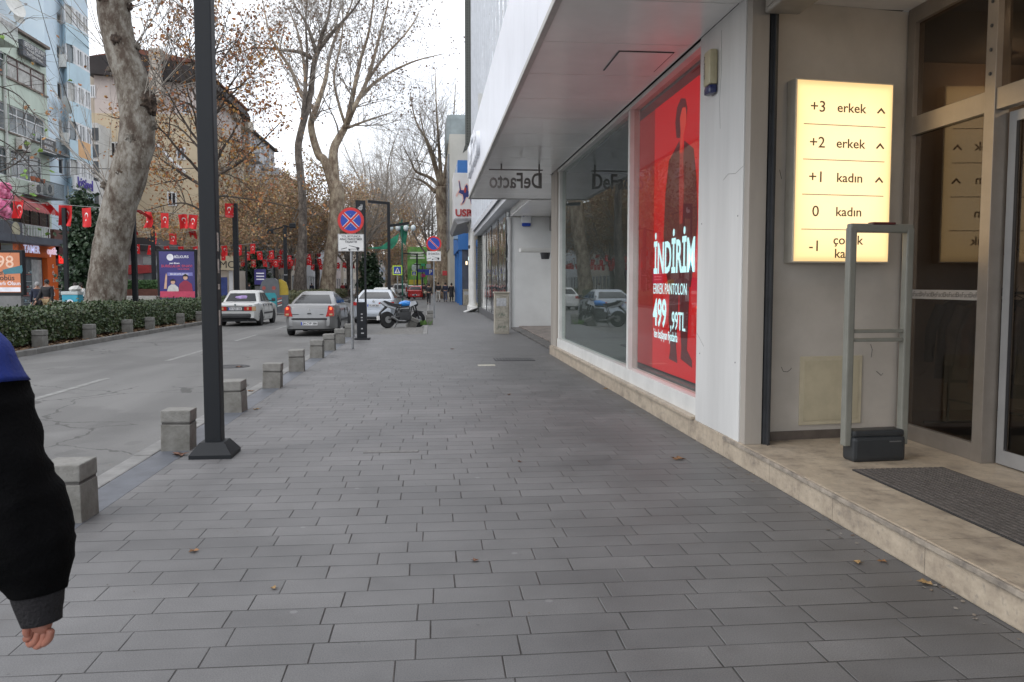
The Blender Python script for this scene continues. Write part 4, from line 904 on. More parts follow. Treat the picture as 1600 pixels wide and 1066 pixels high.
def street_lamp(px, pyt, Y, arms, lab, grp=None, s=1.0, w=.075, X=None, zb=0.0):
    a = atY(px, pyt, Y) ; x = a.x if X is None else X
    t = thing('street_lamp', lab, 'street lamp', (x, Y, zb), 0, grp); H = a.z - zb
    MB().box(-w, w, -w, w, 0, H, .01).build('post', POST, t); MB().box(-w * 2, w * 2, -w * 2, w * 2, 0, .12, .02).build('foot', POST, t)
    for dx, dz, zz in arms:
        m_ = MB(); m_.prism([(0, H - zz), (dx, H - zz + dz), (dx, H - zz + dz + .16), (0, H - zz + .16)], -.06, .06); m_.build('lamp_arm', POST, t)
        mb = MB(); sgn = 1 if dx > 0 else -1; mb.prism([(dx, H - zz + dz - .03), (dx * .45, H - zz + dz * .45 - .03), (dx * .45, H - zz + dz * .45 - .005), (dx, H - zz + dz - .005)], -.055, .055); mb.build('led_head', mat('led_head', (.12, .12, .13), .4), t)
    return t
street_lamp(607, 316, 52, [(-1.25, .12, .16), (1.25, .2, 1.55)], 'tall black street lamp with two flat arms at different heights by the kerb', w=.09)
street_lamp(651.5, 396, 118, [(-2.0, .12, .2)], 'distant thin street lamp with one arm to the left', w=.12)
street_lamp(660, 413, 150, [(-1.6, .1, .2), (1.8, .1, .2)], 'farthest thin street lamp with arms to both sides', w=.12)
street_lamp(445, 352, 62, [], 'dark lamp post with two projector heads above the recycling bin', w=.12)
t = bpy.data.objects[-1] if False else None
for o in list(bpy.data.objects):
    if o.get('label') == 'dark lamp post with two projector heads above the recycling bin':
        H = max(v.co.z for c in o.children for v in c.data.vertices)
        for s_, d_ in ((-1, 1.05), (1, .55)):
            MB().tube([(0, 0, H - .12), (s_ * d_, 0, H - (.35 if s_ < 0 else .05))], .05, 6).box(s_ * d_ - .22, s_ * d_ + .22, -.15, .15, H - (.62 if s_ < 0 else .2), H - (.3 if s_ < 0 else -.14), .05).build('projector', POST, o)
        MB().box(-.13, .13, -.13, .13, H * .38, H * .39).build('strap', mat('mark_grey', ()), o)
for px, pyt, Y, w_, lab in ((340, 328, 33, .1, 'dark lamp post behind the flags left of the white car'),):
    pass
for px, pyt, Y, w_, lab in ((100, 325, 33, .07, 'dark lamp post carrying flags in front of the orange optician'), (207, 318, 31, .085, 'dark lamp post just right of the thick plane trunk'), (238, 345, 44, .09, 'dark lamp post left of the large purple poster'),
                            (367, 318, 43, .12, 'black lamp post with a flag beside its top behind the white car'), (384, 385, 62, .06, 'thin dark post right of the black lamp post behind the white car'), (428, 385, 75, .06, 'thin dark post left of the twin projector lamp'), (493, 395, 110, .08, 'thin post between the plane trunks'),
                            (542, 395, 120, .08, 'thin dark post behind the round sign'), (586, 400, 130, .09, 'dark green post left of the double lamp')):
    street_lamp(px, pyt, Y, [], lab, 'posts along the promenade', w=w_)
# lamp with globes and green banners
q = atY(628, 352, 75); t = thing('globe_lamp', 'old style lamp cluster with pale globes and a hanging green banner', 'street lamp', (q.x + .0, 75, 0))
MB().tube([(0, 0, 0), (0, 0, q.z + .5)], .07, 8).tube([(-1.2, 0, q.z), (-.6, 0, q.z - .3), (0, 0, q.z - .2), (.6, 0, q.z - .3), (1.2, 0, q.z)], .04, 6).build('lamp_post', mat('lamp_green', (.02, .12, .08), .5), t)
for x_ in (-1.0, -.35, .35, 1.0): MB().blob((x_, 0, q.z - .25), (.24, .24, .3), 2, 0).build('globe', mat('globe_pale', (.6, .65, .64), .3), t, smooth=180)
MB().prism([(-.25, q.z + .3), (.6, q.z + .1), (.3, q.z - 1.8), (.05, q.z - 1.5), (-.15, q.z - .9)], .25, .28).build('green_banner', mat('banner_green', (.02, .22, .12), .7, .3, 2), t)
q = atY(596, 385, 70); o = MB().prism([(0, .0), (.9, 0.7), (1.5, 1.1), (1.3, .3), (.9, -.2), (.0, -.25), (-1.3, -.15)], 0, .03).build('green_flag', mat('banner_green', ())); o.location = q; tag(o, 'green triangular flag blowing left of the double street lamp', 'flag')
# pedestrian crossing signs
def cross_sign(px, py, half, Y, lab):
    c = atY(px, py, Y); h = atY(px + half, py, Y).x - c.x
    t = thing('crossing_sign', lab, 'road sign', (c.x, Y, 0))
    MB().tube([(0, 0, 0), (0, 0, c.z)], .04, 8).build('pole', mat('galvanised_pole', ()), t)
    MB().box(-h, h, -.07, -.05, c.z - h, c.z + h, .004).build('sign_border', mat('fluo_yellow', (.5, .68, .03), .5, .05, 3), t)
    MB().box(-h * .78, h * .78, -.076, -.071, c.z - h * .78, c.z + h * .78).build('blue_square', mat('sign_blue', ()), t)
    MB().prism([(-h * .6, c.z - h * .6), (h * .6, c.z - h * .6), (0, c.z + h * .6)], -.081, -.077).build('white_triangle', mat('sign_white', ()), t)
    MB().prism([(-h * .2, c.z - h * .5), (-.03, c.z - h * .1), (-.05, c.z + h * .12), (.05, c.z + h * .12), (.04, c.z - h * .1), (h * .2, c.z - h * .5), (h * .12, c.z - h * .5), (0, c.z - h * .2), (-h * .12, c.z - h * .5)], -.086, -.082).blob((0, -.084, c.z + h * .22), (h * .09, .003, h * .09), 1, 0).build('walker_symbol', TB, t)
cross_sign(621, 422.5, 7.5, 55, 'yellow-green bordered crossing sign on a thin pole over the parked cars'); cross_sign(647, 427.5, 4, 95, 'smaller distant crossing sign with yellow-green border')
def panel(px0, px1, py0, py1, Y, m, name, lab, cat, words=None, wm=None, th=.06, pole=False, sz=.3):
    a = atY(px0, py1, Y); b = atY(px1, py0, Y); w_, h_ = (b.x - a.x) / 2, b.z - a.z
    t = thing(name, lab, cat, ((a.x + b.x) / 2, Y, 0 if pole else a.z)); z_ = a.z if pole else 0
    MB().box(-w_, w_, 0, th, z_, z_ + h_).build('panel', m, t)
    if pole: MB().tube([(0, th + .04, 0), (0, th + .04, z_ + h_)], .05, 6).build('pole', mat('galvanised_pole', ()), t)
    for k, s_ in enumerate(words or []): text(s_, sz, wm, t, (0, -.01, z_ + h_ - sz * (.9 + k * 1.1)), FR, .002)
    return t
SWH = mat('sign_white', ()); 
gb = panel(637, 667, 386, 456, 160, mat('street_banner_green', (.12, .30, .06), .7, .4, .5), 'street_banner', 'large green banner with white lines of writing hung over the far street', 'banner')
for k, (w_, z_) in enumerate(((1.5, 7.3), (1.2, 6.8), (1.4, 6.3))): MB().box(-w_, w_, -.05, -.01, z_, z_ + .32).build('writing_line', mat('pale_print', (.55, .60, .5), .6), gb)
MB().blob((-.3, -.1, 4.6), (.8, .1, .9), 2, .2).build('printed_figure', mat('pale_print_b', (.35, .42, .40), .6, .3, 2), gb); MB().box(-1.6, 1.2, -.05, -.01, 1.4, 2.3).build('yellow_band', mat('yellow_print', (.45, .38, .05), .6), gb)
panel(656, 672, 450, 464, 110, mat('sign_blue', ()), 'parking_sign', 'blue parking board with a white P at the end of the street', 'sign', ['P'], SWH, pole=True, sz=.9) if False else None
t = panel(664, 676.5, 421, 430, 100, mat('sign_blue', ()), 'parking_sign', 'blue parking sign with a large white letter P over the far pavement', 'road sign', pole=True); z_ = atY(670, 425.5, 100).z; text('P', .7, SWH, t, (.18, -.02, z_), FR, .004, bold=.02)
panel(653, 664, 421, 425.5, 102, mat('blue_dir', (.03, .05, .30), .5), 'direction_sign', 'small dark blue direction board left of the parking sign', 'road sign', pole=True)
panel(657, 665, 428, 433, 104, mat('red_dir', (.45, .03, .12), .5), 'shop_flag_sign', 'small pinkish red board below the blue direction board', 'sign', pole=True)
for k, (a, b, c_, d_, Y, m_) in enumerate(((658, 664, 412, 416, 130, (.02, .25, .12)), (666, 673, 413, 419, 132, (.3, .33, .35)))):
    panel(a, b, c_, d_, Y, mat('tiny%d' % k, m_, .6), 'hanging_board', ['tiny green board among the far signs', 'tiny grey board among the far signs'][k], 'sign', pole=True)

cb_ = thing('closing_building', 'pale low building closing the far end of the street behind the trees', 'building', (0, 318, 0))
MB().box(-60, 30, 318, 330, -.1, 13).build('wall', mat('closing_wall', (.33, .31, .29), .9, .25, .15), cb_, world=True)
for f in range(3): MB().box(-58, 28, 317.9, 317.98, 2.5 + f * 3.6, 4.2 + f * 3.6).build('window_band', mat('far_window', ()), cb_, world=True)
# ================================================================== VEHICLES
TYRE = mat('tyre', (.018, .018, .019), .85, .2, 20); RIM = mat('rim_steel', (.28, .28, .28), .35, .2, 9, metal=.6)
CGL = mat('car_glass', (.012, .014, .016), .08, .1, 2, spec=.35); PLAS = mat('dark_plastic', (.035, .036, .038), .6, .1, 8)
RLT = mat('tail_red', (.40, .015, .012), .15, .1, 20, coat=.6); ORL = mat('tail_amber', (.45, .30, .16), .2, .1, 20)
BRK = mat('brake_glow', (.8, .1, .03), .3, emit=(1, .12, .03), es=1.5)
def lerp_tab(tab, x):
    if x <= tab[0][0]: return tab[0][1]
    for (a, b), (c, d) in zip(tab, tab[1:]):
        if x <= c: t = (x - a) / (c - a); t = t * t * (3 - 2 * t) * .5 + t * .5; return b + (d - b) * t
    return tab[-1][1]
def car(name, lab, loc, rz, paint, L=4.1, W=1.64, H=1.42, deck=None, wb=(.78, 3.2), gh=None, round_=.22, wr=.30, sill=.20, plate='34 CYP 388', brake=False, style='round', group=None, rearz=.0, bump_z=(.34, .62), rim=RIM):
    """y=0 at the rear bumper, +y forward"""
    t = thing(name, lab, 'car', loc, rz, group); h = W / 2
    ys = [0, .03, .08, .15] + [x * .06 for x in range(4, int(L / .06))] + [L - .08, L - .03, L]
    def half(y):
        e = min(y, L - y); k = max(0, 1 - e / .55); return h * (1 - round_ * k ** 2.6) - (.02 if y < 1 else .0)
    def bot(y):
        b = sill + (.12 * max(0, 1 - min(y, L - y) / .35))
        for w_ in wb:
            d = abs(y - w_); R_ = wr + .055
            if d < R_: b = max(b, wr + math.sqrt(R_ * R_ - d * d))
        return b
    mb = MB(); n = 0; secs = []
    for y in ys:
        hw = half(y); zb = bot(y); zt = lerp_tab(deck, y); e = max(0, 1 - min(y, L - y) / .10)
        zt -= .04 * e
        zs = zb + (zt - zb) * .0
        pr = [(hw * .96, zb), (hw * .995, zb + (zt - zb) * .15), (hw * 1.0, zb + (zt - zb) * .45), (hw * .985, zb + (zt - zb) * .72), (hw * .955, zt - .045), (hw * .90, zt - .01), (hw * .6, zt + .008), (0, zt + .014)]
        full = pr + [(-a, b) for a, b in reversed(pr[:-1])]
        secs.append([Vector((a, y, b)) for a, b in full])
    m_ = len(secs[0])
    for s_ in secs: mb.v += s_
    for i in range(len(secs) - 1):
        for k in range(m_ - 1): mb.face((i * m_ + k, i * m_ + k + 1, (i + 1) * m_ + k + 1, (i + 1) * m_ + k))
    mb.face(range(m_)); mb.face(reversed(range((len(secs) - 1) * m_, len(secs) * m_)))
    body = mb.build('body', paint, t, smooth=38)
    MB().box(-h * .88, h * .88, .25, L - .25, .19, .30).build('underbody', BLK, t)
    # wheel housings
    hb = MB()
    for w_ in wb: hb.box(-h * .93, h * .93, w_ - wr - .04, w_ + wr + .04, .30, wr * 2 + .03)
    hb.build('wheel_housing', BLK, t)
    # cabin: rings from belt to roof
    r0, r1, f1, f0, wbelt, wroof, zb_ = gh   # y of rear glass foot, roof rear, roof front, windscreen foot
    gb = MB(); rows = []
    K = 7
    for k in range(K):
        u = k / (K - 1); e = u ** (1.25 if style == 'round' else 1.05)
        z = zb_ + (H - .05 - zb_) * u
        ww = wbelt + (wroof - wbelt) * e
        ya = r0 + (r1 - r0) * (u if style != 'round' else u ** 1.15); yb = f0 + (f1 - f0) * u
        mid = (ya + yb) / 2
        ring = []
        for sx, yy in ((-.45, ya + .0), (-.8, ya + .015), (-.96, ya + .08), (-1, ya + .2), (-1.0, mid), (-1, yb - .2), (-.96, yb - .07), (-.8, yb + .01), (-.4, yb + .05)):
            ring.append((sx, yy))
        ring = ring + [(-a, b) for a, b in reversed(ring)]
        rows.append([Vector((a * ww, b - (.03 if abs(a) < .5 and b < mid else 0), z)) for a, b in ring])
    # roof dome
    top = rows[-1]
    cy = sum(v.y for v in top) / len(top)
    for s_, dz in ((.93, .03), (.75, .045), (.35, .05)): rows.append([Vector((v.x * s_, cy + (v.y - cy) * s_, H - .05 + dz)) for v in top])
    m_ = len(rows[0])
    for s_ in rows: gb.v += s_
    for i in range(len(rows) - 1):
        for k in range(m_): gb.face((i * m_ + k, i * m_ + (k + 1) % m_, (i + 1) * m_ + (k + 1) % m_, (i + 1) * m_ + k))
    gb.face(range((len(rows) - 1) * m_, len(rows) * m_))
    gb.build('cabin', paint, t, smooth=40)
    # glazing laid on the cabin (rows 0..6), pushed out a little
    def patch(nm, pts_fn, nu, nv, m=CGL):
        g_ = MB()
        for i in range(nv + 1):
            for j in range(nu + 1): g_.v.append(pts_fn(j / nu, i / nv))
        for i in range(nv):
            for j in range(nu): q = i * (nu + 1) + j; g_.face((q, q + 1, q + nu + 2, q + nu + 1))
        o = g_.build(nm, m, t, smooth=60); return o
    def yrear(u, sx):
        b = r0 + (r1 - r0) * (u if style != 'round' else u ** 1.15); a = abs(sx)
        if a < .45: return b - .03
        if a < .8: return b + (a - .45) / .35 * .045 - .03
        return b + .015 + (a - .8) / .16 * .065
    def wz(u): return wbelt + (wroof - wbelt) * (u ** (1.25 if style == 'round' else 1.05))
    def rear(a, b):
        u = .09 + .74 * b; sx = (a * 2 - 1) * (.84 - .05 * b); return Vector((sx * wz(u), yrear(u, sx) - .012, zb_ + (H - .05 - zb_) * u))
    patch('rear_window', rear, 14, 6, CGL)
    def front(a, b):
        u = .05 + .85 * b; sx = (a * 2 - 1) * .88; yb = f0 + (f1 - f0) * u
        return Vector((sx * wz(u), yb + (.05 if abs(sx) < .4 else .05 - (abs(sx) - .4) * .15) + .02, zb_ + (H - .05 - zb_) * u))
    patch('windscreen', front, 10, 5, CGL)
    for s_ in (-1, 1):
        for a0, a1 in ((.07, .30), (.33, .60), (.63, .93)):
            def side(a, b, a0=a0, a1=a1, s_=s_):
                u = .10 + .76 * b; ya = r0 + (r1 - r0) * u + .12; yb = f0 + (f1 - f0) * u - .12
                fr_ = a0 + (a1 - a0) * a; return Vector((s_ * (wz(u) + .006), ya + (yb - ya) * fr_, zb_ + (H - .05 - zb_) * u))
            patch('side_window', side, 3, 5, CGL)
        # door seams, handles and mirror
        for y_ in (wb[0] + .42, (wb[0] + wb[1]) / 2 + .1): 
            MB().box(s_ * (h * .95), s_ * (h * 1.0035), y_ + .3, y_ + .48, .80, .83, .006).build('door_handle', PLAS if style == 'box' else paint, t)
        for y_ in (wb[0] + .36, (wb[0] + wb[1]) / 2 + .12, wb[1] - .45):
            MB().box(s_ * h * .97, s_ * (h * 1.001), y_, y_ + .008, .3, .86).build('door_seam', BLK, t)
        MB().box(s_ * h * .97, s_ * (h * 1.01), wb[0] + .38, wb[1] - .38, .46, .53, .008).build('side_trim', PLAS, t)
        MB().box(s_ * (h + .015), s_ * (h + .17), f0 - .42, f0 - .30, zb_ + .0, zb_ + .14, .03).box(s_ * (h - .1), s_ * (h + .02), f0 - .38, f0 - .34, zb_ + .02, zb_ + .06).build('door_mirror', PLAS, t)
    # wheels
    for w_ in wb:
        for s_ in (-1, 1):
            M_ = Matrix.Translation((s_ * (h - .10), w_, wr)) @ Matrix.Rotation(R(90), 4, 'Y')
            o = MB().lathe([(wr * .62, -.09), (wr * .93, -.09), (wr, -.06), (wr, .06), (wr * .93, .09), (wr * .62, .09)], sides=28, M=M_).build('wheel', TYRE, t, smooth=40)
            rb_ = MB(); rb_.lathe([(wr * .64, -.07), (wr * .64, .075), (wr * .60, .08), (wr * .5, .05), (.06, .065), (.05, .08), (.001, .08)], sides=20, M=M_); rb_.lathe([(wr * .64, .07), (wr * .64, -.075), (wr * .60, -.08), (wr * .5, -.05), (.06, -.065), (.05, -.08), (.001, -.08)], sides=20, M=M_)
            rb_.build('rim', rim, o, smooth=40)
    # rear details
    b0, b1 = bump_z; bm_ = MB(); sec = []
    hy = lambda a: (1 - abs(a) ** 6)    # follows the rounded corners
    def bumper(z0, z1, pr_, nm, m):
        mb = MB(); N_ = 15
        for zz, dd in ((z0, pr_ * .6), (z0 + (z1 - z0) * .3, pr_), (z0 + (z1 - z0) * .8, pr_), (z1, pr_ * .5)):
            for k in range(N_):
                a = -1 + 2 * k / (N_ - 1); e = abs(a) ** 7
                mb.v.append(Vector((a * (h * (1 - round_ * .9 * (1 - e)) if 0 else a and (abs(a)) * h * (.985) / abs(a)) if a else 0, -dd + e * .55, zz)))
        for i in range(3):
            for k in range(N_ - 1): q = i * N_ + k; mb.face((q, q + 1, q + N_ + 1, q + N_))
        n0 = len(mb.v)
        for zz in (z0, z1):
            for k in range(N_):
                a = -1 + 2 * k / (N_ - 1); e = abs(a) ** 7; mb.v.append(Vector((a * h * .9, .08 + e * .5, zz)))
        for k in range(N_ - 1):
            mb.face((k + 1, k, n0 + k, n0 + k + 1)); q = 3 * N_ + k; mb.face((q, q + 1, n0 + N_ + k + 1, n0 + N_ + k))
        return mb.build(nm, m, t, smooth=50)
    return t, body, bumper
def plate(par, s, z, y=-.05, x=0):
    p_ = MB().box(x - .26, x + .26, y - .008, y, z - .055, z + .055, .002).build('number_plate', mat('plate_white', (.62, .62, .62), .4), par)
    MB().box(x - .258, x - .215, y - .0095, y - .0085, z - .05, z + .05).build('plate_band', mat('plate_blue', (.02, .06, .40), .4), p_)
    text(s, .10, TB, p_, (x + .02, y - .010, z), FR, .0006, sx=.9, bold=.002)
WH = mat('car_white', (.50, .50, .485), .28, .05, 2, coat=.5); SIL = mat('car_silver', (.22, .22, .22), .34, .04, 3, metal=.45, coat=.6); SIL2 = mat('car_pale_silver', (.38, .41, .45), .28, .04, 3, metal=.25, coat=.6); REDC = mat('car_red', (.42, .02, .02), .25, .05, 3, coat=.6)
def carpos(px, py, yaw=0):   # px,py: middle of the rear wheels' contact line on the road
    return gp(px, py, RZ)
# boxy white saloon
q = gp(376, 509, RZ); yaw = R(0)
t, body, bumper = car('white_saloon_car', 'boxy white saloon car driving away with a black bumper and red lamp strip', (q.x, q.y - .85, RZ), R(-1), WH, 4.2, 1.66, 1.43,
    deck=[(0, .88), (.1, .93), (.5, .95), (1.0, .95), (3.0, .93), (3.3, .90), (4.1, .80), (4.2, .72)], wb=(.95, 3.35), gh=(.86, 1.36, 2.45, 3.1, .74, .60, .94), round_=.10, wr=.29, sill=.22, style='box')
bumper(.34, .52, .07, 'rear_bumper', PLAS)
MB().box(-.80, .80, -.012, .0, .62, .80, .003).build('lamp_strip', PLAS, t)
for s_ in (-1, 1):
    lt_ = MB().box(s_ * .34, s_ * .64, -.024, -.013, .63, .79, .004).build('tail_light', RLT, t); MB().box(s_ * .645, s_ * .795, -.024, -.013, .63, .79, .004).build('indicator', ORL, lt_)
    MB().box(s_ * .45, s_ * .52, -.027, -.0245, .66, .76).build('reversing_lens', ORL, lt_)
plate(t, '54 AJD 106', .705, -.026)
MB().lathe([(.035, 0), (.035, .006)], sides=14, M=Matrix.Translation((0, -.006, .86)) @ Matrix.Rotation(R(90), 4, 'X')).build('badge', mat('badge_dark', (.02, .06, .07), .3), t)
for s_ in (-1, 1): MB().box(s_ * .52, s_ * .66, -.008, -.002, .835, .85).build('model_mark', PLAS, t)
MB().tube([(.45, .1, .25), (.45, -.02, .24)], .025, 8).build('exhaust', DARKM, t)
MB().blob((0, 1.1, 1.1), (.3, .12, .12), 2, .3).build('rear_shelf_blanket', mat('lilac_cloth', (.35, .25, .5), .8, .3, 6), t)
# silver saloon
q = gp(489, 524, RZ)
t, body, bumper = car('silver_saloon_car', 'rounded silver saloon car with both brake lights lit and a dark bumper strip', (q.x, q.y - .75, RZ), R(-2), SIL, 4.15, 1.66, 1.44,
    deck=[(0, .88), (.06, .99), (.2, 1.035), (.7, 1.04), (1.2, 1.02), (3.0, .97), (3.2, .94), (3.9, .78), (4.15, .62)], wb=(.80, 3.25), gh=(.60, 1.42, 2.35, 3.25, .74, .52, 1.01), round_=.2, wr=.30, sill=.22)
bumper(.25, .62, .035, 'rear_bumper', SIL); bumper(.52, .60, .045, 'bumper_strip', PLAS)
for s_ in (-1, 1):
    l_ = MB(); l_.prism([(s_ * .52, .64), (s_ * .775, .66), (s_ * .77, .90), (s_ * .66, 1.0), (s_ * .60, .98), (s_ * .57, .80)], -.02, .25); lt_ = l_.build('tail_light', RLT, t)
    l_ = MB(); l_.blob((s_ * .685, -.022, .90), (.04, .012, .045), 2, 0); l_.build('brake_light', BRK, lt_)
    MB().box(s_ * .64, s_ * .74, -.026, -.021, .68, .74, .004).build('reversing_lens', ORL, lt_)
plate(t, '34 CYP 388', .42, -.040)
MB().prism([(-.05, .76), (.05, .76), (.07, .72), (-.07, .72)], -.02, 0).build('boot_lock', PLAS, t)
MB().prism([(0, .90), (.03, .86), (0, .82), (-.03, .86)], -.012, -.002).build('badge', mat('badge_chrome', (.5, .5, .5), .2, metal=.8), t)
for s_, w_ in ((-1, .22), (1, .12)): MB().box(s_ * .33, s_ * (.33 + w_), -.008, -.001, .70, .72).build('model_mark', PLAS, t)
MB().box(-.56, .56, -.003, .004, .955, .958).build('boot_seam', BLK, t)
# pale saloon in the bay
q = gp(586, 505, RZ)
t, body, bumper = car('parked_pale_car', 'pale silver saloon parked behind the motorcycle', (q.x, q.y - .75, RZ), R(-1), SIL2, 4.6, 1.80, 1.44,
    deck=[(0, .90), (.06, 1.0), (.2, 1.04), (.8, 1.03), (3.3, .98), (3.6, .94), (4.4, .76), (4.6, .6)], wb=(.95, 3.6), gh=(.60, 1.5, 2.6, 3.6, .83, .62, 1.02), round_=.18, wr=.33, sill=.22)
bumper(.25, .58, .05, 'rear_bumper', SIL2); bumper(.22, .32, .06, 'bumper_skirt', PLAS)
for s_ in (-1, 1): MB().prism([(s_ * .42, .80), (s_ * .84, .78), (s_ * .86, .93), (s_ * .46, .90)], -.02, .3).build('tail_light', RLT, t)
plate(t, '41 AB 265', .78, -.02)
MB().lathe([(.05, 0), (.05, .006)], sides=14, M=Matrix.Translation((0, -.006, .95)) @ Matrix.Rotation(R(90), 4, 'X')).build('badge', mat('badge_chrome', ()), t)
# red hatchback further up
q = gp(648, 468, RZ)
t, body, bumper = car('red_hatchback', 'red hatchback car driving away in the distance past the motorcycle', (q.x, q.y, RZ), R(-12), REDC, 4.1, 1.8, 1.5,
    deck=[(0, .95), (.1, 1.02), (.5, 1.02), (3.0, .96), (3.9, .78), (4.1, .6)], wb=(.75, 3.3), gh=(.12, .65, 2.4, 3.3, .82, .62, 1.0), round_=.2, wr=.34, sill=.22)
bumper(.25, .55, .05, 'rear_bumper', REDC)
for s_ in (-1, 1): MB().box(s_ * .5, s_ * .88, -.03, .3, .82, .94, .02).build('tail_light', RLT, t)
plate(t, '41 K 50', .48, -.06)
# white van-like car, and roofs
q = gp(627, 467, RZ)
t, body, bumper = car('white_estate_car', 'white tall car behind the red hatchback with red tail lamps', (q.x - .3, q.y + 3, RZ), R(-4), WH, 4.4, 1.78, 1.72,
    deck=[(0, .98), (.1, 1.06), (3.2, 1.05), (3.4, 1.0), (4.3, .85), (4.4, .6)], wb=(.8, 3.5), gh=(.06, .3, 2.7, 3.4, .84, .74, 1.04), round_=.1, wr=.33, sill=.24, style='box')
bumper(.3, .6, .05, 'rear_bumper', PLAS)
for s_ in (-1, 1): MB().box(s_ * .72, s_ * .88, -.02, .1, .8, 1.3, .02).build('tail_light', RLT, t)
plate(t, '41 T 92', .7, -.02)
q = gp(602, 486, RZ)
t, body, bumper = car('white_parked_car', 'white parked car whose roof shows over the pale saloon', (q.x - .2, q.y, RZ), R(-2), WH, 4.3, 1.75, 1.46,
    deck=[(0, .9), (.06, 1.0), (.7, 1.03), (3.2, .97), (4.1, .76), (4.3, .6)], wb=(.85, 3.4), gh=(.5, 1.3, 2.5, 3.4, .8, .62, 1.0), round_=.18, wr=.32, sill=.22)
bumper(.27, .58, .05, 'rear_bumper', WH)
for s_ in (-1, 1): MB().box(s_ * .5, s_ * .82, -.02, .1, .75, .92, .02).build('tail_light', RLT, t)
for k, (px, py, pm2, lab) in enumerate(((639, 462, WH, 'small white car far up the street beside the red one'), (612, 461, PLAS, 'dark car far up the street'), (655, 458, SIL, 'silver car near the end of the street'))):
    q = gp(px, py, RZ)
    t, body, bumper = car('distant_car', lab, (q.x, q.y, RZ), 0, pm2, 4.2, 1.75, 1.5, deck=[(0, .9), (.06, 1.0), (3.2, .97), (4.2, .6)], wb=(.85, 3.4), gh=(.3, .9, 2.5, 3.4, .8, .62, 1.0), round_=.18, wr=.32, sill=.22)
    for s_ in (-1, 1): MB().box(s_ * .55, s_ * .82, -.02, .1, .75, .95, .02).build('tail_light', RLT, t)

# motorcycle (x forward)
q = gp(606, 513, RZ); q2 = gp(655, 510, RZ)
ang = math.atan2(1.05, 1.0)
mo = thing('motorcycle', 'black motorcycle with a blue and white tank parked in the gravel bay', 'motorcycle', (q.x, q.y, RZ), R(30))
mo.rotation_euler = (R(-7), 0, R(33)); mo.rotation_mode = 'XYZ'
MBK = mat('moto_black', (.02, .02, .022), .4, .2, 9); MBL = mat('moto_blue', (.01, .20, .60), .25, .05, 5, coat=.6); MWH = mat('moto_white', (.55, .57, .6), .3, .05, 5)
def wheel(x, w_, r=.31):
    m_ = MB(); M_ = Matrix.Translation((x, 0, r)) @ Matrix.Rotation(R(90), 4, 'X')
    m_.lathe([(r * .72, -w_), (r * .92, -w_), (r, -w_ * .4), (r, w_ * .4), (r * .92, w_), (r * .72, w_)], sides=28, M=M_); o = m_.build('wheel', TYRE, mo, smooth=40)
    s = MB()
    for k in range(5):
        a = k * 2 * PI / 5; s.tube([(x, 0, r), (x + math.cos(a) * r * .74, 0, r + math.sin(a) * r * .74)], [.03, .02], 5)
    s.lathe([(.05, -.05), (.05, .05)], sides=12, M=M_); s.build('spokes', MBK, o)
    MB().lathe([(.10, w_ * .9), (.13, w_ * .9), (.13, w_ + .01), (.10, w_ + .01)], sides=18, M=M_).build('brake_disc', RIM, o)
wheel(0, .075, .32); wheel(1.38, .055, .31)
MB().tube([(0, .12, .32), (.45, .12, .42)], [.03, .045], 8).tube([(0, -.12, .32), (.45, -.12, .42)], [.03, .045], 8).build('swingarm', MBK, mo)
e = MB(); e.box(.45, .95, -.16, .16, .25, .58, .06); e.box(.62, .98, -.12, .12, .5, .72, .05); e.box(.5, .9, -.1, .1, .18, .3, .03); e.build('engine', PLAS, mo, smooth=40)
e = MB(); e.tube([(.38, .1, .5), (.5, .1, .78), (1.0, .1, .82), (1.18, .04, .9)], .025, 8); e.tube([(.38, -.1, .5), (.5, -.1, .78), (1.0, -.1, .82), (1.18, -.04, .9)], .025, 8); e.tube([(.95, .08, .3), (1.1, .06, .85)], .022, 6); e.tube([(.95, -.08, .3), (1.1, -.06, .85)], .022, 6); e.build('frame', MBK, mo)
e = MB(); e.blob((.86, 0, .92), (.30, .15, .13), 3, .06); tk = e.build('tank', MBL, mo, smooth=180)
MB().prism([(.95, .78), (1.28, .9), (1.22, 1.02), (1.0, .98)], -.155, .155).build('tank_shroud', MWH, mo)
e = MB(); e.prism([(.60, .84), (.62, .90), (.3, .93), (-.1, 1.05), (-.16, 1.03), (.05, .88), (.4, .78)], -.11, .11); e.build('seat', MBK, mo)
MB().prism([(-.16, 1.03), (-.28, 1.0), (-.05, .84), (.35, .72), (.42, .8), (.05, .88)], -.07, .07).build('tail_unit', MWH, mo)
MB().prism([(-.05, .84), (-.30, .62), (-.36, .46), (-.32, .45), (-.25, .6), (.02, .78)], -.05, .05).build('plate_holder', MBK, mo)
MB().box(-.40, -.37, -.09, .09, .32, .48).build('number_plate', mat('plate_white', ()), mo)
MB().box(-.30, -.27, -.05, .05, .93, .98, .01).build('tail_light', RLT, mo)
e = MB()
for s_ in (-1, 1): e.tube([(1.38, s_ * .09, .31), (1.2, s_ * .09, .95)], [.028, .03], 8)
e.box(1.15, 1.25, -.12, .12, .88, .93, .01); e.build('fork', MBK, mo)
MB().prism([(1.08, .62), (1.25, .66), (1.6, .60), (1.62, .57), (1.3, .62)], -.07, .07).build('front_mudguard', MBK, mo)
MB().tube([(1.05, -.38, 1.03), (1.13, -.2, 1.06), (1.17, 0, 1.03), (1.13, .2, 1.06), (1.05, .38, 1.03)], .016, 8).build('handlebar', MBK, mo)
for s_ in (-1, 1):
    MB().tube([(1.1, s_ * .27, 1.05), (1.12, s_ * .32, 1.2)], .008, 5).blob((1.12, s_ * .34, 1.23), (.02, .07, .045), 1, 0).build('mirror', MBK, mo)
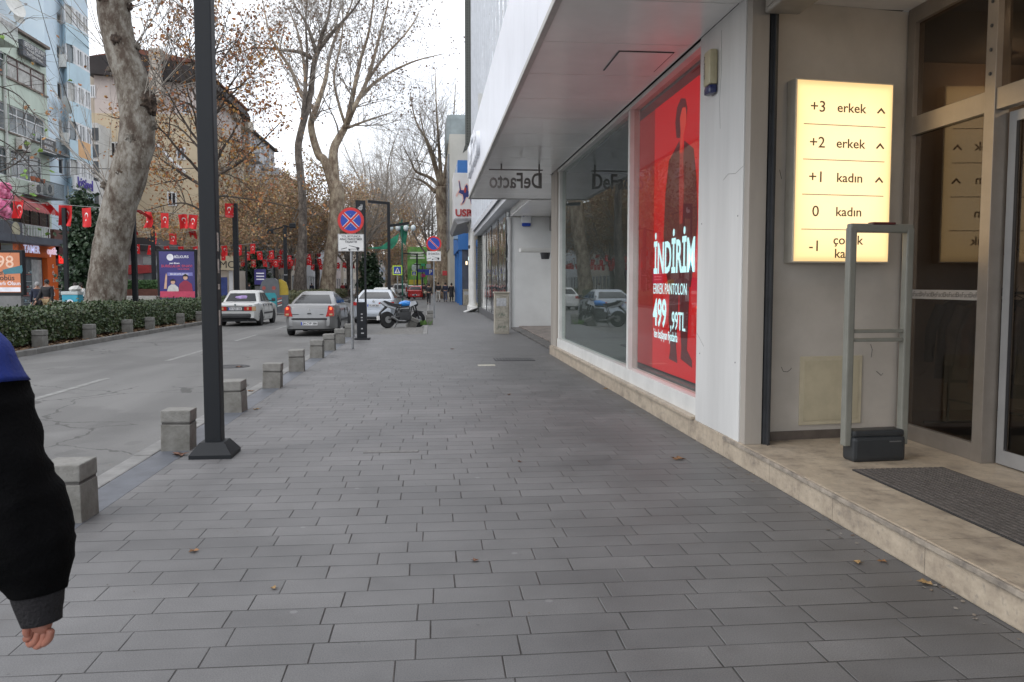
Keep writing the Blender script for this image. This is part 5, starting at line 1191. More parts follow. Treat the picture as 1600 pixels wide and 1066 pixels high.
MB().blob((1.32, 0, .92), (.1, .1, .12), 2, 0).build('headlight', PLAS, mo, smooth=180)
MB().tube([(.75, -.12, .25), (.4, -.15, .26), (.1, -.17, .42)], [.03, .035, .05], 8).build('exhaust', RIM, mo)
MB().tube([(.55, .12, .25), (.45, .28, .02)], .012, 6).build('side_stand', MBK, mo)

# recycling bin
q = atY(429, 470, 47); bn = thing('recycling_bin', 'big rounded grey recycling bin with yellow end and turquoise panel', 'recycling bin', (q.x, 47, 0), R(8))
w_ = .62
x0 = atY(407, 450, 47).x - q.x; x1 = atY(437, 450, 47).x - q.x; x2 = atY(450, 450, 47).x - q.x; zt = atY(430, 435, 47).z
prof = [(x0, 0), (x0, zt * .72), (x0 + .12, zt * .9), (x0 + .35, zt), (x1 - .25, zt), (x1 - .05, zt * .92), (x1, zt * .75), (x1, 0)]
MB().prism(prof, -.5, .5).build('bin_body', mat('bin_grey', (.13, .14, .155), .5, .1, 4), bn)
MB().prism([(x1 + .002, zt * .52), (x1 + .002, zt * .78), (x1 - .03, zt * .97), (x1 + .1, zt * .97), (x2 - .1, zt * .88), (x2, zt * .7), (x2, zt * .52)], -.45, .55).build('yellow_end', mat('bin_yellow', (.42, .30, .03), .5, .1, 4), bn)
MB().box(x1 + .002, x2 - .01, -.44, .54, 0, zt * .518).build('grey_end', mat('bin_grey', ()), bn)
MB().prism([(x1 - .85, .2), (x1 - .85, zt * .5), (x1 - .72, zt * .58), (x1 - .25, zt * .58), (x1 - .16, zt * .5), (x1 - .16, .2)], -.53, -.502).build('turquoise_panel', mat('bin_turq', (.04, .33, .38), .5, .1, 4), bn)
for x_ in (x0 + .22, x1 - .3):
    MB().lathe([(.10, 0), (.10, .004), (.07, .004), (.07, 0)], sides=18, M=Matrix.Translation((x_, -.502, zt * .72)) @ Matrix.Rotation(R(90), 4, 'X')).prism([(x_ - .04, zt * .69), (x_ + .04, zt * .69), (x_, zt * .77)], -.506, -.502).build('warning_mark', mat('bin_mark', (.5, .12, .1), .5), bn)
for k in range(4): MB().prism([(x1 - .12, .35 + k * .13), (x1 + .12, .42 + k * .13), (x1 + .12, .48 + k * .13), (x1 - .12, .41 + k * .13)], -.515, -.504).build('chevron', mat('bin_mark', ()) if k % 2 else mat('sign_white', ()), bn)

# ================================================================== PEOPLE
SKIN = mat('skin', (.42, .24, .17), .55, .08, 9); HAIRD = mat('hair_dark', (.02, .015, .012), .7, .3, 30)
def skinned(pts, edges, rad, name, m, parent, sub=2, root=0, sm=180):
    me = bpy.data.meshes.new(name); me.from_pydata([tuple(p) for p in pts], edges, []); o = bpy.data.objects.new(name, me); COL.objects.link(o)
    md = o.modifiers.new('s', 'SKIN'); md.use_smooth_shade = True
    for i, v in enumerate(me.skin_vertices[0].data):
        r = rad[i]; v.radius = r if isinstance(r, tuple) else (r, r); v.use_root = (i == root); v.use_loose = False
    s = o.modifiers.new('u', 'SUBSURF'); s.levels = sub; s.render_levels = sub
    bpy.context.view_layer.update()
    m2 = bpy.data.meshes.new_from_object(o.evaluated_get(bpy.context.evaluated_depsgraph_get())); m2.name = name
    bpy.data.objects.remove(o); m2.materials.clear(); m2.materials.append(m); m2.polygons.foreach_set('use_smooth', [True] * len(m2.polygons))
    r = bpy.data.objects.new(name, m2); COL.objects.link(r); r.parent = parent; return r
def person(loc, rz, lab, jacket, trousers, H=1.74, stride=.25, hair=HAIRD, arms=(.12, -.12), coat=0, hood=False, shoes=None, hold=False, group=None, look=0, sit=False, female=False):
    """faces +y; body is one skinned surface, clothes are separate skins over it"""
    t = thing('person', lab, 'person', loc, rz, group); k = H / 1.75
    J = {}
    J['pel'] = (0, 0, .95); J['chest'] = (0, .0, 1.25); J['neck0'] = (0, -.01, 1.44); J['neck'] = (0, .01, 1.50); J['head'] = (0, .02 + look * .05, 1.585); J['top'] = (0, .02 + look * .06, 1.69)
    for s_, nm, st in ((-1, 'l', stride), (1, 'r', -stride)):
        J['hip' + nm] = (s_ * .09, 0, .90)
        if sit: J['kn' + nm] = (s_ * .11, .42, .52); J['an' + nm] = (s_ * .11, .42, .1); J['toe' + nm] = (s_ * .12, .58, .04); 
        else: J['kn' + nm] = (s_ * .095, st * .55 + .03, .50); J['an' + nm] = (s_ * .10, st - (.05 if st < 0 else 0), .09 + (.05 if st < -.1 else 0)); J['toe' + nm] = (s_ * .12, st + .15, .035)
        J['sh' + nm] = (s_ * .175, -.01, 1.40); a = arms[0] if s_ < 0 else arms[1]
        if hold: J['el' + nm] = (s_ * .24, .02, 1.13); J['wr' + nm] = (s_ * .06, .27, 1.18); J['ha' + nm] = (s_ * .03, .33, 1.22)
        else: J['el' + nm] = (s_ * .235, a * .5 - .02, 1.12); J['wr' + nm] = (s_ * .25, a * 1.3, .88); J['ha' + nm] = (s_ * .245, a * 1.6, .80)
    J = {a: Vector(b) * k - Vector((0, 0, (.45 if sit else 0))) for a, b in J.items()}
    if sit:
        for nm in 'lr':
            for a in ('kn', 'an', 'toe'): J[a + nm].z += .45
    def sk(names, edges, rads, nm, m, sub=2): return skinned([J[n] for n in names], [(names.index(a), names.index(b)) for a, b in edges], [tuple(x * k for x in r) if isinstance(r, tuple) else r * k for r in rads], nm, m, t, sub)
    names = ['pel', 'chest', 'neck0', 'neck', 'head', 'top'] + [a + s for s in 'lr' for a in ('hip', 'kn', 'an', 'toe', 'sh', 'el', 'wr', 'ha')]
    E = [('pel', 'chest'), ('chest', 'neck0'), ('neck0', 'neck'), ('neck', 'head'), ('head', 'top')]
    for s in 'lr': E += [('pel', 'hip' + s), ('hip' + s, 'kn' + s), ('kn' + s, 'an' + s), ('an' + s, 'toe' + s), ('neck0', 'sh' + s), ('sh' + s, 'el' + s), ('el' + s, 'wr' + s), ('wr' + s, 'ha' + s)]
    rd = dict(pel=.11, chest=.12, neck0=.07, neck=.05, head=.085, top=.06, hip=.08, kn=.05, an=.035, toe=.03, sh=.055, el=.038, wr=.026, ha=.034)
    sk(names, E, [rd.get(n, rd.get(n[:-1], .05)) for n in names], 'body', SKIN)
    nj = ['pel', 'chest', 'neck0'] + [a + s for s in 'lr' for a in ('sh', 'el', 'wr')]; Ej = [('pel', 'chest'), ('chest', 'neck0')]
    for s in 'lr': Ej += [('neck0', 'sh' + s), ('sh' + s, 'el' + s), ('el' + s, 'wr' + s)]
    rj = dict(pel=(.19, .13), chest=(.19, .14), neck0=(.10, .09), sh=.085, el=.062, wr=.05)
    sk(nj, Ej, [rj.get(n, rj.get(n[:-1], .05)) for n in nj], 'jacket', jacket)
    nt_ = ['pel'] + [a + s for s in 'lr' for a in ('hip', 'kn', 'an')]; Et = []
    for s in 'lr': Et += [('pel', 'hip' + s), ('hip' + s, 'kn' + s), ('kn' + s, 'an' + s)]
    rt = dict(pel=(.15, .12), hip=.105, kn=.075, an=.06)
    sk(nt_, Et, [rt.get(n, rt.get(n[:-1], .05)) for n in nt_], 'trousers', trousers)
    if coat:
        m_ = MB(); 
        m_.lathe([(.17 * k, 1.15 * k), (.19 * k, .95 * k), (.22 * k, coat * k + .1), (.23 * k, coat * k)], sides=16); 
        for v in m_.v: v.y *= .8
        m_.build('coat_skirt', jacket, t, smooth=60)
    for s in 'lr':
        a = J['an' + s]; b = J['toe' + s]; m_ = MB(); m_.tube([a + Vector((0, -.06, -.045)), a * .4 + b * .6 + Vector((0, 0, -.01)), b + Vector((0, .02, 0))], [.045, .05, .035], 8); m_.build('shoe', shoes or PLAS, t, smooth=60)
    h_ = J['head']; m_ = MB()
    m_.blob((h_.x, h_.y - .022, h_.z + .035 * k), (.094 * k, .105 * k, .118 * k) if not female else (.10 * k, .11 * k, .14 * k), 2, .08)
    if hood: m_.build('hood', jacket, t, smooth=180)
    else: m_.build('hair', hair, t, smooth=180)
    # face: nose, eyes, mouth, ears
    fy = h_.y + .088 * k; f = MB(); f.blob((h_.x, fy, h_.z - .005), (.014, .018, .024), 1, 0); 
    for s_ in (-1, 1): f.blob((h_.x + s_ * .083 * k, h_.y - .005, h_.z), (.012, .02, .03), 1, 0)
    f.build('nose_and_ears', SKIN, t, smooth=180)
    f = MB(); 
    for s_ in (-1, 1): f.blob((h_.x + s_ * .03, fy - .008, h_.z + .02), (.011, .006, .007), 1, 0)
    f.build('eyes', mat('eye_dark', (.03, .02, .02), .3), t); MB().blob((h_.x, fy - .006, h_.z - .045), (.022, .006, .006), 1, 0).build('mouth', mat('lip', (.35, .12, .1), .5), t)
    # hands with fingers on the larger figures
    for s in 'lr':
        a, b = J['wr' + s], J['ha' + s]; d = (b - a).normalized(); m_ = MB(); side = Vector((0, 1, 0)) if not hold else Vector((1, 0, 0))
        for i in range(4): r0 = b + side * (-.03 + .02 * i) * k; m_.tube([r0, r0 + d * .045 * k, r0 + d * .08 * k + Vector((0, .012, 0))], [.011, .010, .007], 5)
        r0 = a * .5 + b * .5 + side * .03; m_.tube([r0, r0 + side * .03 + d * .03, r0 + side * .035 + d * .06], [.012, .011, .008], 5)
        m_.build('fingers', SKIN, t, smooth=60)
    return t
JB = mat('jacket_black', (.02, .02, .024), .8, .3, 6, bump=.3); JN = mat('jacket_navy', (.02, .025, .05), .8, .3, 6); TK = mat('trousers_khaki', (.36, .26, .14), .85, .15, 6)
TB_ = mat('trousers_black', (.022, .022, .025), .85, .2, 6); TJ = mat('trousers_jeans', (.07, .09, .14), .85, .2, 6); TW = mat('trousers_pale', (.42, .41, .38), .85, .1, 6); JW = mat('jacket_white', (.58, .58, .56), .8, .1, 6); JR = mat('jacket_red', (.3, .03, .04), .8, .1, 6)
def pgp(px, py): return gp(px, py, 0.0)
def pos(px, Y): a = atY(px, 440, Y); return (a.x, Y, .012)
person(pos(73, 34.5), R(170), 'hooded person in a dark jacket and khaki trousers looking at a phone', JB, TK, 1.80, .15, hood=True, hold=False, arms=(.1, .25))
person(pos(58, 34.9), R(200), 'person in a navy coat walking close beside the hooded one', JN, TB_, 1.70, .18, hair=mat('hair_grey', (.3, .3, .3), .7, .2, 30))
person(pos(117, 40), R(175), 'person in a white coat standing before the red-lettered optician, left one', JW, TJ, 1.66, .05, female=True)
person(pos(126, 41), R(150), 'person in a white jacket before the red-lettered optician, right one', JW, TB_, 1.66, .05, female=True)
q = pos(3, 33); person(q, R(110), 'seated person in blue jeans at the left edge by the orange poster', JN, mat('jeans_bright', (.06, .16, .36), .85, .2, 6), 1.72, 0, sit=True)
def walk(px, pyf, rz, lab, *a, **k):
    q = gp(px, pyf); return person((q.x, q.y, .0), rz, lab, *a, **k)
walk(685, 472, R(5), 'person walking away in a black jacket and pale trousers', JB, TW, 1.78, .2)
walk(696, 472, R(-3), 'person walking away in a dark jacket and jeans, middle of three', JN, TJ, 1.76, .22)
walk(705.5, 472, R(2), 'person walking away in a long black coat, right of three', JB, TB_, 1.70, .15, coat=.45, female=True)
walk(670, 476, R(176), 'person walking towards the camera in black with a shoulder bag', JB, TB_, 1.66, .22, female=True)
walk(663, 468, R(170), 'person in dark clothes beside the red hatchback', JB, TB_, 1.7, .15)
walk(667, 462, R(0), 'small distant person in black behind the round sign pole', JN, TB_, 1.74, .15)
o = MB().blob((0, 0, 0), (.14, .06, .12), 2, .1).build('shoulder_bag', mat('bag_tan', (.3, .25, .18), .6, .1, 9), smooth=180); q = gp(667, 476); o.location = (q.x - .12, q.y - .15, .95); tag(o, 'tan shoulder bag carried by the person walking towards the camera', 'bag')
for k, (px, Y, j_, tr, lab) in enumerate(((476, 100, JW, TJ, 'person in white between the plane trunks'), (487, 104, JN, TB_, 'person in dark clothes between the plane trunks'), (535, 108, JR, TB_, 'person in red right of the big plane trunk'), (540, 112, JB, TJ, 'person in black right of the big plane trunk'), (548, 104, JW, TB_, 'person in pale top near the round sign'), (389, 70, JB, TB_, 'person in black beside the purple poster behind the white car'))):
    person(pos(px, Y), R(170 + 20 * k), lab, j_, tr, 1.72, .12)

# ---- foreground person: only the right arm shows in the picture
BLKC = mat('sleeve_black', (.003, .003, .0035), .95, .2, 14, bump=.4, spec=.1); BLU = mat('sleeve_blue', (.004, .022, .20), .8, .15, 14, bump=.3); CUF = mat('cuff_knit', (.011, .010, .012), .95, .0, 60, bump=.8, bscale=120); SKF = mat('skin_front', (.40, .17, .12), .5, .12, 14)
D_ = 1.94
def cp(px, py, d=D_): r = ray(px, py); return CAM + r * d
fp = thing('person', 'close person at the left edge in a black and blue jacket, one arm hanging', 'person', (cp(-190, 560).x, cp(-190, 560).y, 0))
o0 = Vector(fp.location)
S_ = cp(-62, 565); E1 = cp(-38, 690); EL = cp(2, 800); E2 = cp(38, 855); WR = cp(60, 928); HA = cp(62, 965)
tor = Vector((o0.x, o0.y + .02, 0))
body_pts = [tor + Vector((0, 0, .95)), tor + Vector((0, 0, 1.25)), tor + Vector((0, 0, 1.46)), tor + Vector((0, 0, 1.54)), tor + Vector((0, .02, 1.63)), tor + Vector((0, .02, 1.74)),
            S_, EL, WR, HA, tor + Vector((-.2, 0, 1.43)), tor + Vector((-.26, .02, 1.13)), tor + Vector((-.28, .12, .88)), tor + Vector((-.28, .15, .80)),
            tor + Vector((-.09, 0, .9)), tor + Vector((-.1, .15, .5)), tor + Vector((-.1, .2, .09)), tor + Vector((-.1, .34, .04)), tor + Vector((.09, 0, .9)), tor + Vector((.1, 0, .5)), tor + Vector((.1, -.18, .1)), tor + Vector((.1, -.05, .04))]
edg = [(0, 1), (1, 2), (2, 3), (3, 4), (4, 5), (2, 6), (6, 7), (7, 8), (8, 9), (2, 10), (10, 11), (11, 12), (12, 13), (0, 14), (14, 15), (15, 16), (16, 17), (0, 18), (18, 19), (19, 20), (20, 21)]
body_pts = [p - o0 for p in body_pts]
skinned(body_pts, edg, [.12, .13, .08, .05, .085, .06, .05, .04, .026, .030, .05, .04, .026, .032, .09, .055, .035, .03, .09, .055, .035, .03], 'body', SKF, fp)
L_o = lambda p: p - o0
# jacket torso (blue) and other arm, black sleeve
skinned([L_o(tor + Vector((0, 0, .92))), L_o(tor + Vector((0, 0, 1.25))), L_o(tor + Vector((0, 0, 1.44))), L_o(tor + Vector((-.2, 0, 1.42))), L_o(tor + Vector((-.26, .02, 1.13))), L_o(tor + Vector((-.28, .12, .88)))], [(0, 1), (1, 2), (2, 3), (3, 4), (4, 5)], [(.19, .14), (.19, .15), (.12, .11), .09, .075, .06], 'jacket', BLU, fp)
def sleeve(pts, rr, nm, m, wr_=.006):
    mb = MB(); P_ = []; Q_ = []; n = len(pts)
    for i in range(n - 1):
        for k in range(6):
            u = k / 6; P_.append(pts[i].lerp(pts[i + 1], u)); Q_.append(rr[i] + (rr[i + 1] - rr[i]) * u)
    P_.append(pts[-1]); Q_.append(rr[-1])
    for _ in range(3):
        P_ = [P_[0]] + [(P_[i - 1] + P_[i] * 2 + P_[i + 1]) / 4 for i in range(1, len(P_) - 1)] + [P_[-1]]
        Q_ = [Q_[0]] + [(Q_[i - 1] + Q_[i] * 2 + Q_[i + 1]) / 4 for i in range(1, len(Q_) - 1)] + [Q_[-1]]
    mb.tube([L_o(p) for p in P_], Q_, 40)
    for i, v in enumerate(mb.v): 
        q_ = Vector(v); c = noise.noise(q_ * 8) * wr_ * 1.3 + (1 - abs(noise.noise(Vector((q_.x * 5, q_.y * 5, q_.z * 17))))) ** 3 * wr_ * 1.5 - wr_ + noise.noise(q_ * 26) * wr_ * .4; d = (Vector(v) - L_o(P_[min(i // 40, len(P_) - 1)])); mb.v[i] = Vector(v) + d.normalized() * c if d.length > 1e-5 else v
    return mb.build(nm, m, fp, smooth=180)
sleeve([cp(-78, 505), cp(-64, 560), cp(-58, 606)], [.080, .116, .134], 'shoulder_panel', BLU)
sleeve([cp(-60, 598), cp(-51, 645), cp(-28, 730), cp(5, 800), cp(38, 850), cp(56, 890), cp(60, 925)], [.127, .135, .142, .137, .112, .090, .062], 'sleeve', BLKC, .007)
sleeve([cp(58, 918), cp(62, 945), cp(66, 972)], [.060, .052, .044], 'cuff', CUF, .002)
# hand: palm and five fingers, seen from behind, loosely curled
rt_ = ROT @ Vector((1, 0, 0)); upv = ROT @ Vector((0, 1, 0)); fw = -(ROT @ Vector((0, 0, 1)))
def hx_(px, py, df=0): return L_o(cp(px, py, D_ + df))
skinned([hx_(66, 952), hx_(67, 970), hx_(64, 984), hx_(76, 984, -.01), hx_(54, 983, .01)], [(0, 1), (1, 2), (2, 3), (2, 4)], [.024, (.030, .018), (.026, .016), .013, .013], 'palm', SKF, fp)
for ch, r0 in (([(80, 982, -.012), (77, 998, -.006), (68, 1007, .012), (62, 1004, .024)], .0098), ([(71, 985, .0), (68, 1003, .008), (58, 1011, .024), (52, 1007, .036)], .0100), ([(61, 985, .006), (56, 1002, .014), (47, 1008, .03), (43, 1003, .04)], .0096), ([(52, 982, .012), (46, 996, .02), (40, 1000, .034), (38, 996, .042)], .0084), ([(56, 966, .0), (44, 976, -.004), (40, 988, .002), (44, 996, .008)], .0105)):
    skinned([hx_(*c) for c in ch], [(0, 1), (1, 2), (2, 3)], [r0, r0, r0 * .88, r0 * .7], 'thumb' if r0 == .0105 else 'finger', SKF, fp)
MB().blob(tuple(L_o(tor + Vector((0, -.01, 1.67)))), (.10, .11, .13), 2, .1).build('hair', HAIRD, fp, smooth=180)
skinned([L_o(tor + Vector(v)) for v in ((0, 0, .95), (-.09, 0, .9), (-.1, .15, .5), (-.1, .2, .1), (.09, 0, .9), (.1, 0, .5), (.1, -.18, .12))], [(0, 1), (1, 2), (2, 3), (0, 4), (4, 5), (5, 6)], [(.16, .13), .11, .08, .065, .11, .08, .065], 'trousers', TB_, fp)
# ================================================================== LEFT SIDE: BUILDINGS
def wall_holes(mb, X, y0, y1, z0, z1, holes, dep=.18, back=9.0):
    """street-facing wall plane at X (facing +x) with real openings, plus box behind"""
    ys = sorted({y0, y1, *[h for q in holes for h in (q[0], q[1])]}); zs = sorted({z0, z1, *[h for q in holes for h in (q[2], q[3])]})
    for a, b in zip(ys, ys[1:]):
        for c, d in zip(zs, zs[1:]):
            my, mz = (a + b) / 2, (c + d) / 2
            if any(q[0] < my < q[1] and q[2] < mz < q[3] for q in holes): continue
            mb.quad((X, a, c), (X, b, c), (X, b, d), (X, a, d))
    for a, b, c, d in holes:
        mb.quad((X, a, c), (X, a, d), (X - dep, a, d), (X - dep, a, c)); mb.quad((X, b, c), (X - dep, b, c), (X - dep, b, d), (X, b, d))
        mb.quad((X, a, c), (X - dep, a, c), (X - dep, b, c), (X, b, c)); mb.quad((X, a, d), (X, b, d), (X - dep, b, d), (X - dep, a, d))
    mb.quad((X, y0, z0), (X, y0, z1), (X - back, y0, z1), (X - back, y0, z0)); mb.quad((X, y1, z0), (X - back, y1, z0), (X - back, y1, z1), (X, y1, z1)); mb.quad((X, y0, z1), (X, y1, z1), (X - back, y1, z1), (X - back, y0, z1))
    return mb
WGL = mat('window_glass', (.10, .12, .13), .07, .3, .7, spec=.8); WGL2 = mat('window_curtain', (.38, .38, .36), .25, .2, 3); WGD = mat('window_dark', (.03, .03, .035), .1, .3, 1)
WFW = mat('window_white', (.62, .63, .64), .45, .05, 3); WFB = mat('window_brown', (.10, .05, .045), .5, .1, 3)
def window(par, X, a, b, c, d, fm, gm, nv=2, nh=1, dep=.1, t=.06):
    """frame as a part and its pane as a sub-part"""
    f = MB(); f.box(X - dep, X - dep + .06, a, b, c, c + t).box(X - dep, X - dep + .06, a, b, d - t, d).box(X - dep, X - dep + .06, a, a + t, c + t, d - t).box(X - dep, X - dep + .06, b - t, b, c + t, d - t)
    for k in range(1, nv): y_ = a + (b - a) * k / nv; f.box(X - dep, X - dep + .055, y_ - t / 2, y_ + t / 2, c + t, d - t)
    for k in range(1, nh): z_ = c + (d - c) * (1 - .32 * k) if nh == 2 else c + (d - c) * k / nh; f.box(X - dep, X - dep + .05, a + t, b - t, z_ - t / 2, z_ + t / 2)
    fo = f.build('window', fm, par, world=True)
    g_ = MB().quad((X - dep + .01, a, c), (X - dep + .01, b, c), (X - dep + .01, b, d), (X - dep + .01, a, d)).build('pane', gm, fo); g_.location = -wloc(fo)
    return fo
def fz(px0, px1, pyt, pyb, X):
    pc = (px0 + px1) / 2; a = atX(px0, (pyt + pyb) / 2, X).y; b = atX(px1, (pyt + pyb) / 2, X).y
    return a, b, atX(pc, pyb, X).z, atX(pc, pyt, X).z
def ac_unit(x, y_, z, lab, s=1):
    t = thing('air_conditioner', lab, 'air conditioner', (x, y_, z), 0, 'outdoor air conditioning units')
    MB().box(0, .32 * s, -.42 * s, .42 * s, 0, .6 * s, .02).build('ac_casing', mat('ac_white', (.55, .55, .52), .5, .08, 5), t)
    MB().lathe([(.22 * s, 0), (.22 * s, .01), (.2 * s, .012), (.001, .005)], sides=18, M=Matrix.Translation((.322 * s, -.08 * s, .3 * s)) @ Matrix.Rotation(R(90), 4, 'Y')).build('fan_grille', mat('ac_grille', (.10, .10, .10), .6), t)
    MB().box(0, .3 * s, -.36 * s, -.32 * s, -.05, -.001).box(0, .3 * s, .32 * s, .36 * s, -.05, -.001).build('ac_bracket', DARKM, t)
def dish(loc, lab, r=.45, rz=0):
    t = thing('satellite_dish', lab, 'satellite dish', loc, rz, 'satellite dishes')
    MB().lathe([(.001, .0), (r * .5, .03), (r * .85, .10), (r, .16), (r, .17), (r * .84, .12), (.001, .02)], sides=22, M=Matrix.Rotation(R(70), 4, 'Y')).build('dish_bowl', mat('dish_pale', (.55, .55, .52), .5, .1, 4), t, smooth=40)
    MB().tube([(0, 0, -.1), (r * 1.3, 0, .1)], .015, 6).box(r * 1.25, r * 1.4, -.05, .05, .06, .16).tube([(0, 0, 0), (-.3, 0, -.3)], .03, 6).build('dish_arm', mat('dish_arm', (.3, .3, .3), .5), t)

GXW = -23.0
GRN = mat('pale_green_render', (.52, .60, .52), .85, .0, .8, col2=(.40, .46, .40), bump=.1, streak=True)
gbld = thing('green_apartment_house', 'pale green rendered apartment house above the orange optician', 'building', (GXW, 48, 0))
ya = atX(-60, 300, GXW).y; yb = atX(79, 300, GXW).y; zt = atX(55, 68, GXW).z
wn = [fz(8, 70, 100, 133, GXW), fz(13, 71, 175, 215, GXW), fz(12, 66, 240, 282, GXW), fz(20, 78, 328, 352, GXW)]
shopz = atX(60, 376, GXW).z
hs_ = wn + [(ya + 1.0, ya + 5, wn[0][2], wn[0][3]), (ya + 1.0, ya + 5, wn[1][2], wn[1][3]), (ya + 1.0, ya + 5, wn[2][2], wn[2][3])]
wall_holes(MB(), GXW, ya, yb, shopz - .2, zt, hs_, .2, 4).build('wall', GRN, gbld, world=True)
window(gbld, GXW, *wn[0], WFB, WGL2, 3, 2, .12); window(gbld, GXW, *wn[1], WFW, WGL, 4, 2, .12); window(gbld, GXW, *wn[2], WFW, WGL, 3, 2, .12); window(gbld, GXW, *wn[3], WFB, WGD, 4, 1, .12)
for q in hs_[4:]: window(gbld, GXW, *q, WFW, WGL, 3, 2, .12)
MB().box(GXW, GXW + .25, ya, yb + .1, zt, zt + .15).box(GXW, GXW + .1, ya, yb, wn[0][2] - .12, wn[0][2] - .04).box(GXW, GXW + .1, ya, yb - .2, wn[1][2] - .12, wn[1][2] - .04).build('cornice', mat('cornice_brown', (.16, .13, .11), .8, .2, 3), gbld, world=True)
a, b, c, d = fz(5, 11, 100, 370, GXW); MB().tube([(GXW + .1, (a + b) / 2, c), (GXW + .1, (a + b) / 2, d)], .09, 8).build('downpipe', mat('pipe_pale', (.45, .47, .45), .6, .1, 3), gbld, world=True)
# roofs and brick rear block
a, b, c, d = fz(-60, 70, 0, 75, GXW - 3)
bk = thing('brick_block', 'unplastered red brick block rising behind the green house', 'building', (GXW - 5, b - 5, 0))
MB().box(GXW - 9, GXW - 3, a, b - .4, 0, d + 6).build('brick_wall', brick_mat('red_brick', (.26, .06, .035), (.20, .045, .03), (.16, .11, .09), 4), bk, world=True)
MB().box(GXW - 3.02, GXW - 2.6, b - .38, b + .1, 0, d + 6).build('concrete_column', mat('concrete_brown', (.20, .17, .16), .9, .2, 2), bk, world=True)
q = fz(24, 70, 42, 72, GXW - 2); MB().box(GXW - 2.6, GXW - 2.0, q[0], q[1], q[2] - 1, q[3]).build('grey_brick_parapet', brick_mat('grey_brick', (.24, .21, .19), (.16, .06, .04), (.26, .24, .22), 3.5), bk, world=True)
q = fz(-40, 24, 10, 48, GXW + 1.2)
bl = MB(); bl.box(GXW, GXW + 1.3, q[0], q[1], q[2] - .25, q[2]); bl.build('balcony_slab', GRN, gbld, world=True)
rl_ = MB(); rl_.box(GXW + 1.25, GXW + 1.29, q[0], q[1], q[2] + .95, q[2] + 1.0)
k = q[0]
while k < q[1]: rl_.box(GXW + 1.26, GXW + 1.28, k, k + .02, q[2], q[2] + .95); k += .13
rl_.build('balcony_railing', WFW, gbld, world=True)
p_ = atX(21, 12, GXW + 1.4); dish(p_, 'tilted white satellite dish on the top balcony rail, upper one', .6, R(-20)); p_ = atX(27, 31, GXW + 1.3); dish(p_, 'small white satellite dish under the larger one on the top balcony', .3, R(-30))
# black sign
q = fz(26, 62, 72, 95, GXW)
sg = thing('rooftop_sign', 'dark grey signboard with white lettering under the roof edge of the green house', 'sign', (GXW + .3, (q[0] + q[1]) / 2, q[2]))
MB().box(-.2, .05, q[0] - sg.location.y, q[1] - sg.location.y, 0, q[3] - q[2]).build('sign_box', mat('sign_charcoal', (.07, .075, .09), .5, .1, 2), sg)
for s_, z_, sz in (('BERKER BALKAN', .78, .36), ('Psikolojik Danışman', .5, .26), ('Özel Eğitim Merkezi', .22, .26)): text(s_, sz, mat('sign_letters_white', (.6, .6, .58), .5), sg, (.055, 0, (q[3] - q[2]) * z_), LX, .003, sx=.9)
q = fz(37, 61, 216, 238, GXW); sg = thing('balcony_sign', 'small white-framed sign hung between two air conditioners on the green house', 'sign', (GXW + .9, (q[0] + q[1]) / 2, q[2])); hy = (q[1] - q[0]) / 2
MB().box(0, .05, -hy, hy, 0, q[3] - q[2]).build('sign_plate', mat('sign_black_plate', (.06, .06, .06), .5), sg)
MB().box(.051, .06, -hy, hy, 0, .04).box(.051, .06, -hy, hy, q[3] - q[2] - .04, q[3] - q[2]).box(.051, .06, -hy, -hy + .04, .04, q[3] - q[2] - .04).box(.051, .06, hy - .04, hy, .04, q[3] - q[2] - .04).build('sign_frame', WFW, sg)
for k, s_ in enumerate(('AVUKAT', 'BÜROSU')): text(s_, .28, WFW, sg, (.06, 0, (q[3] - q[2]) * (.68 - k * .38)), LX, .003)
for px, py, lab in ((30, 236, 'air conditioner on the green house left of the framed sign'), (72, 236, 'air conditioner on the green house right of the framed sign'), (50, 305, 'air conditioner under the third row of windows with flower pots'), (68, 305, 'air conditioner right of the flower pots above the red awning')):
    p_ = atX(px, py, GXW); ac_unit(GXW + .05, p_.y, p_.z, lab, 1.15)
for px, py, w__ in ((55, 306, 1.6), (72, 240, .9)):
    p_ = atX(px, py, GXW); b_ = MB().box(GXW, GXW + 1.0, p_.y - w__, p_.y + w__, p_.z - .12, p_.z - .06)
    k = p_.y - w__
    while k < p_.y + w__: b_.box(GXW + .96, GXW + .99, k, k + .02, p_.z - .06, p_.z + .75); k += .14
    b_.box(GXW + .95, GXW + 1.0, p_.y - w__, p_.y + w__, p_.z + .75, p_.z + .79); b_.build('iron_balcony', mat('iron_balcony', (.12, .14, .15), .6, .2, 4), gbld, world=True)
p_ = atX(58, 284, GXW + .9)
for k in range(3):
    o = MB().lathe([(.1, 0), (.14, .2), (.15, .22), (.12, .22)], sides=10).build('flower_pot', mat('terracotta', (.35, .13, .07), .8)); o.location = (p_.x, p_.y + k * .6 - .5, p_.z); tag(o, 'terracotta flower pot on the iron balcony ' + ['at its near end', 'in the middle', 'at its far end'][k], 'flower pot', 'flower pots on the iron balcony')
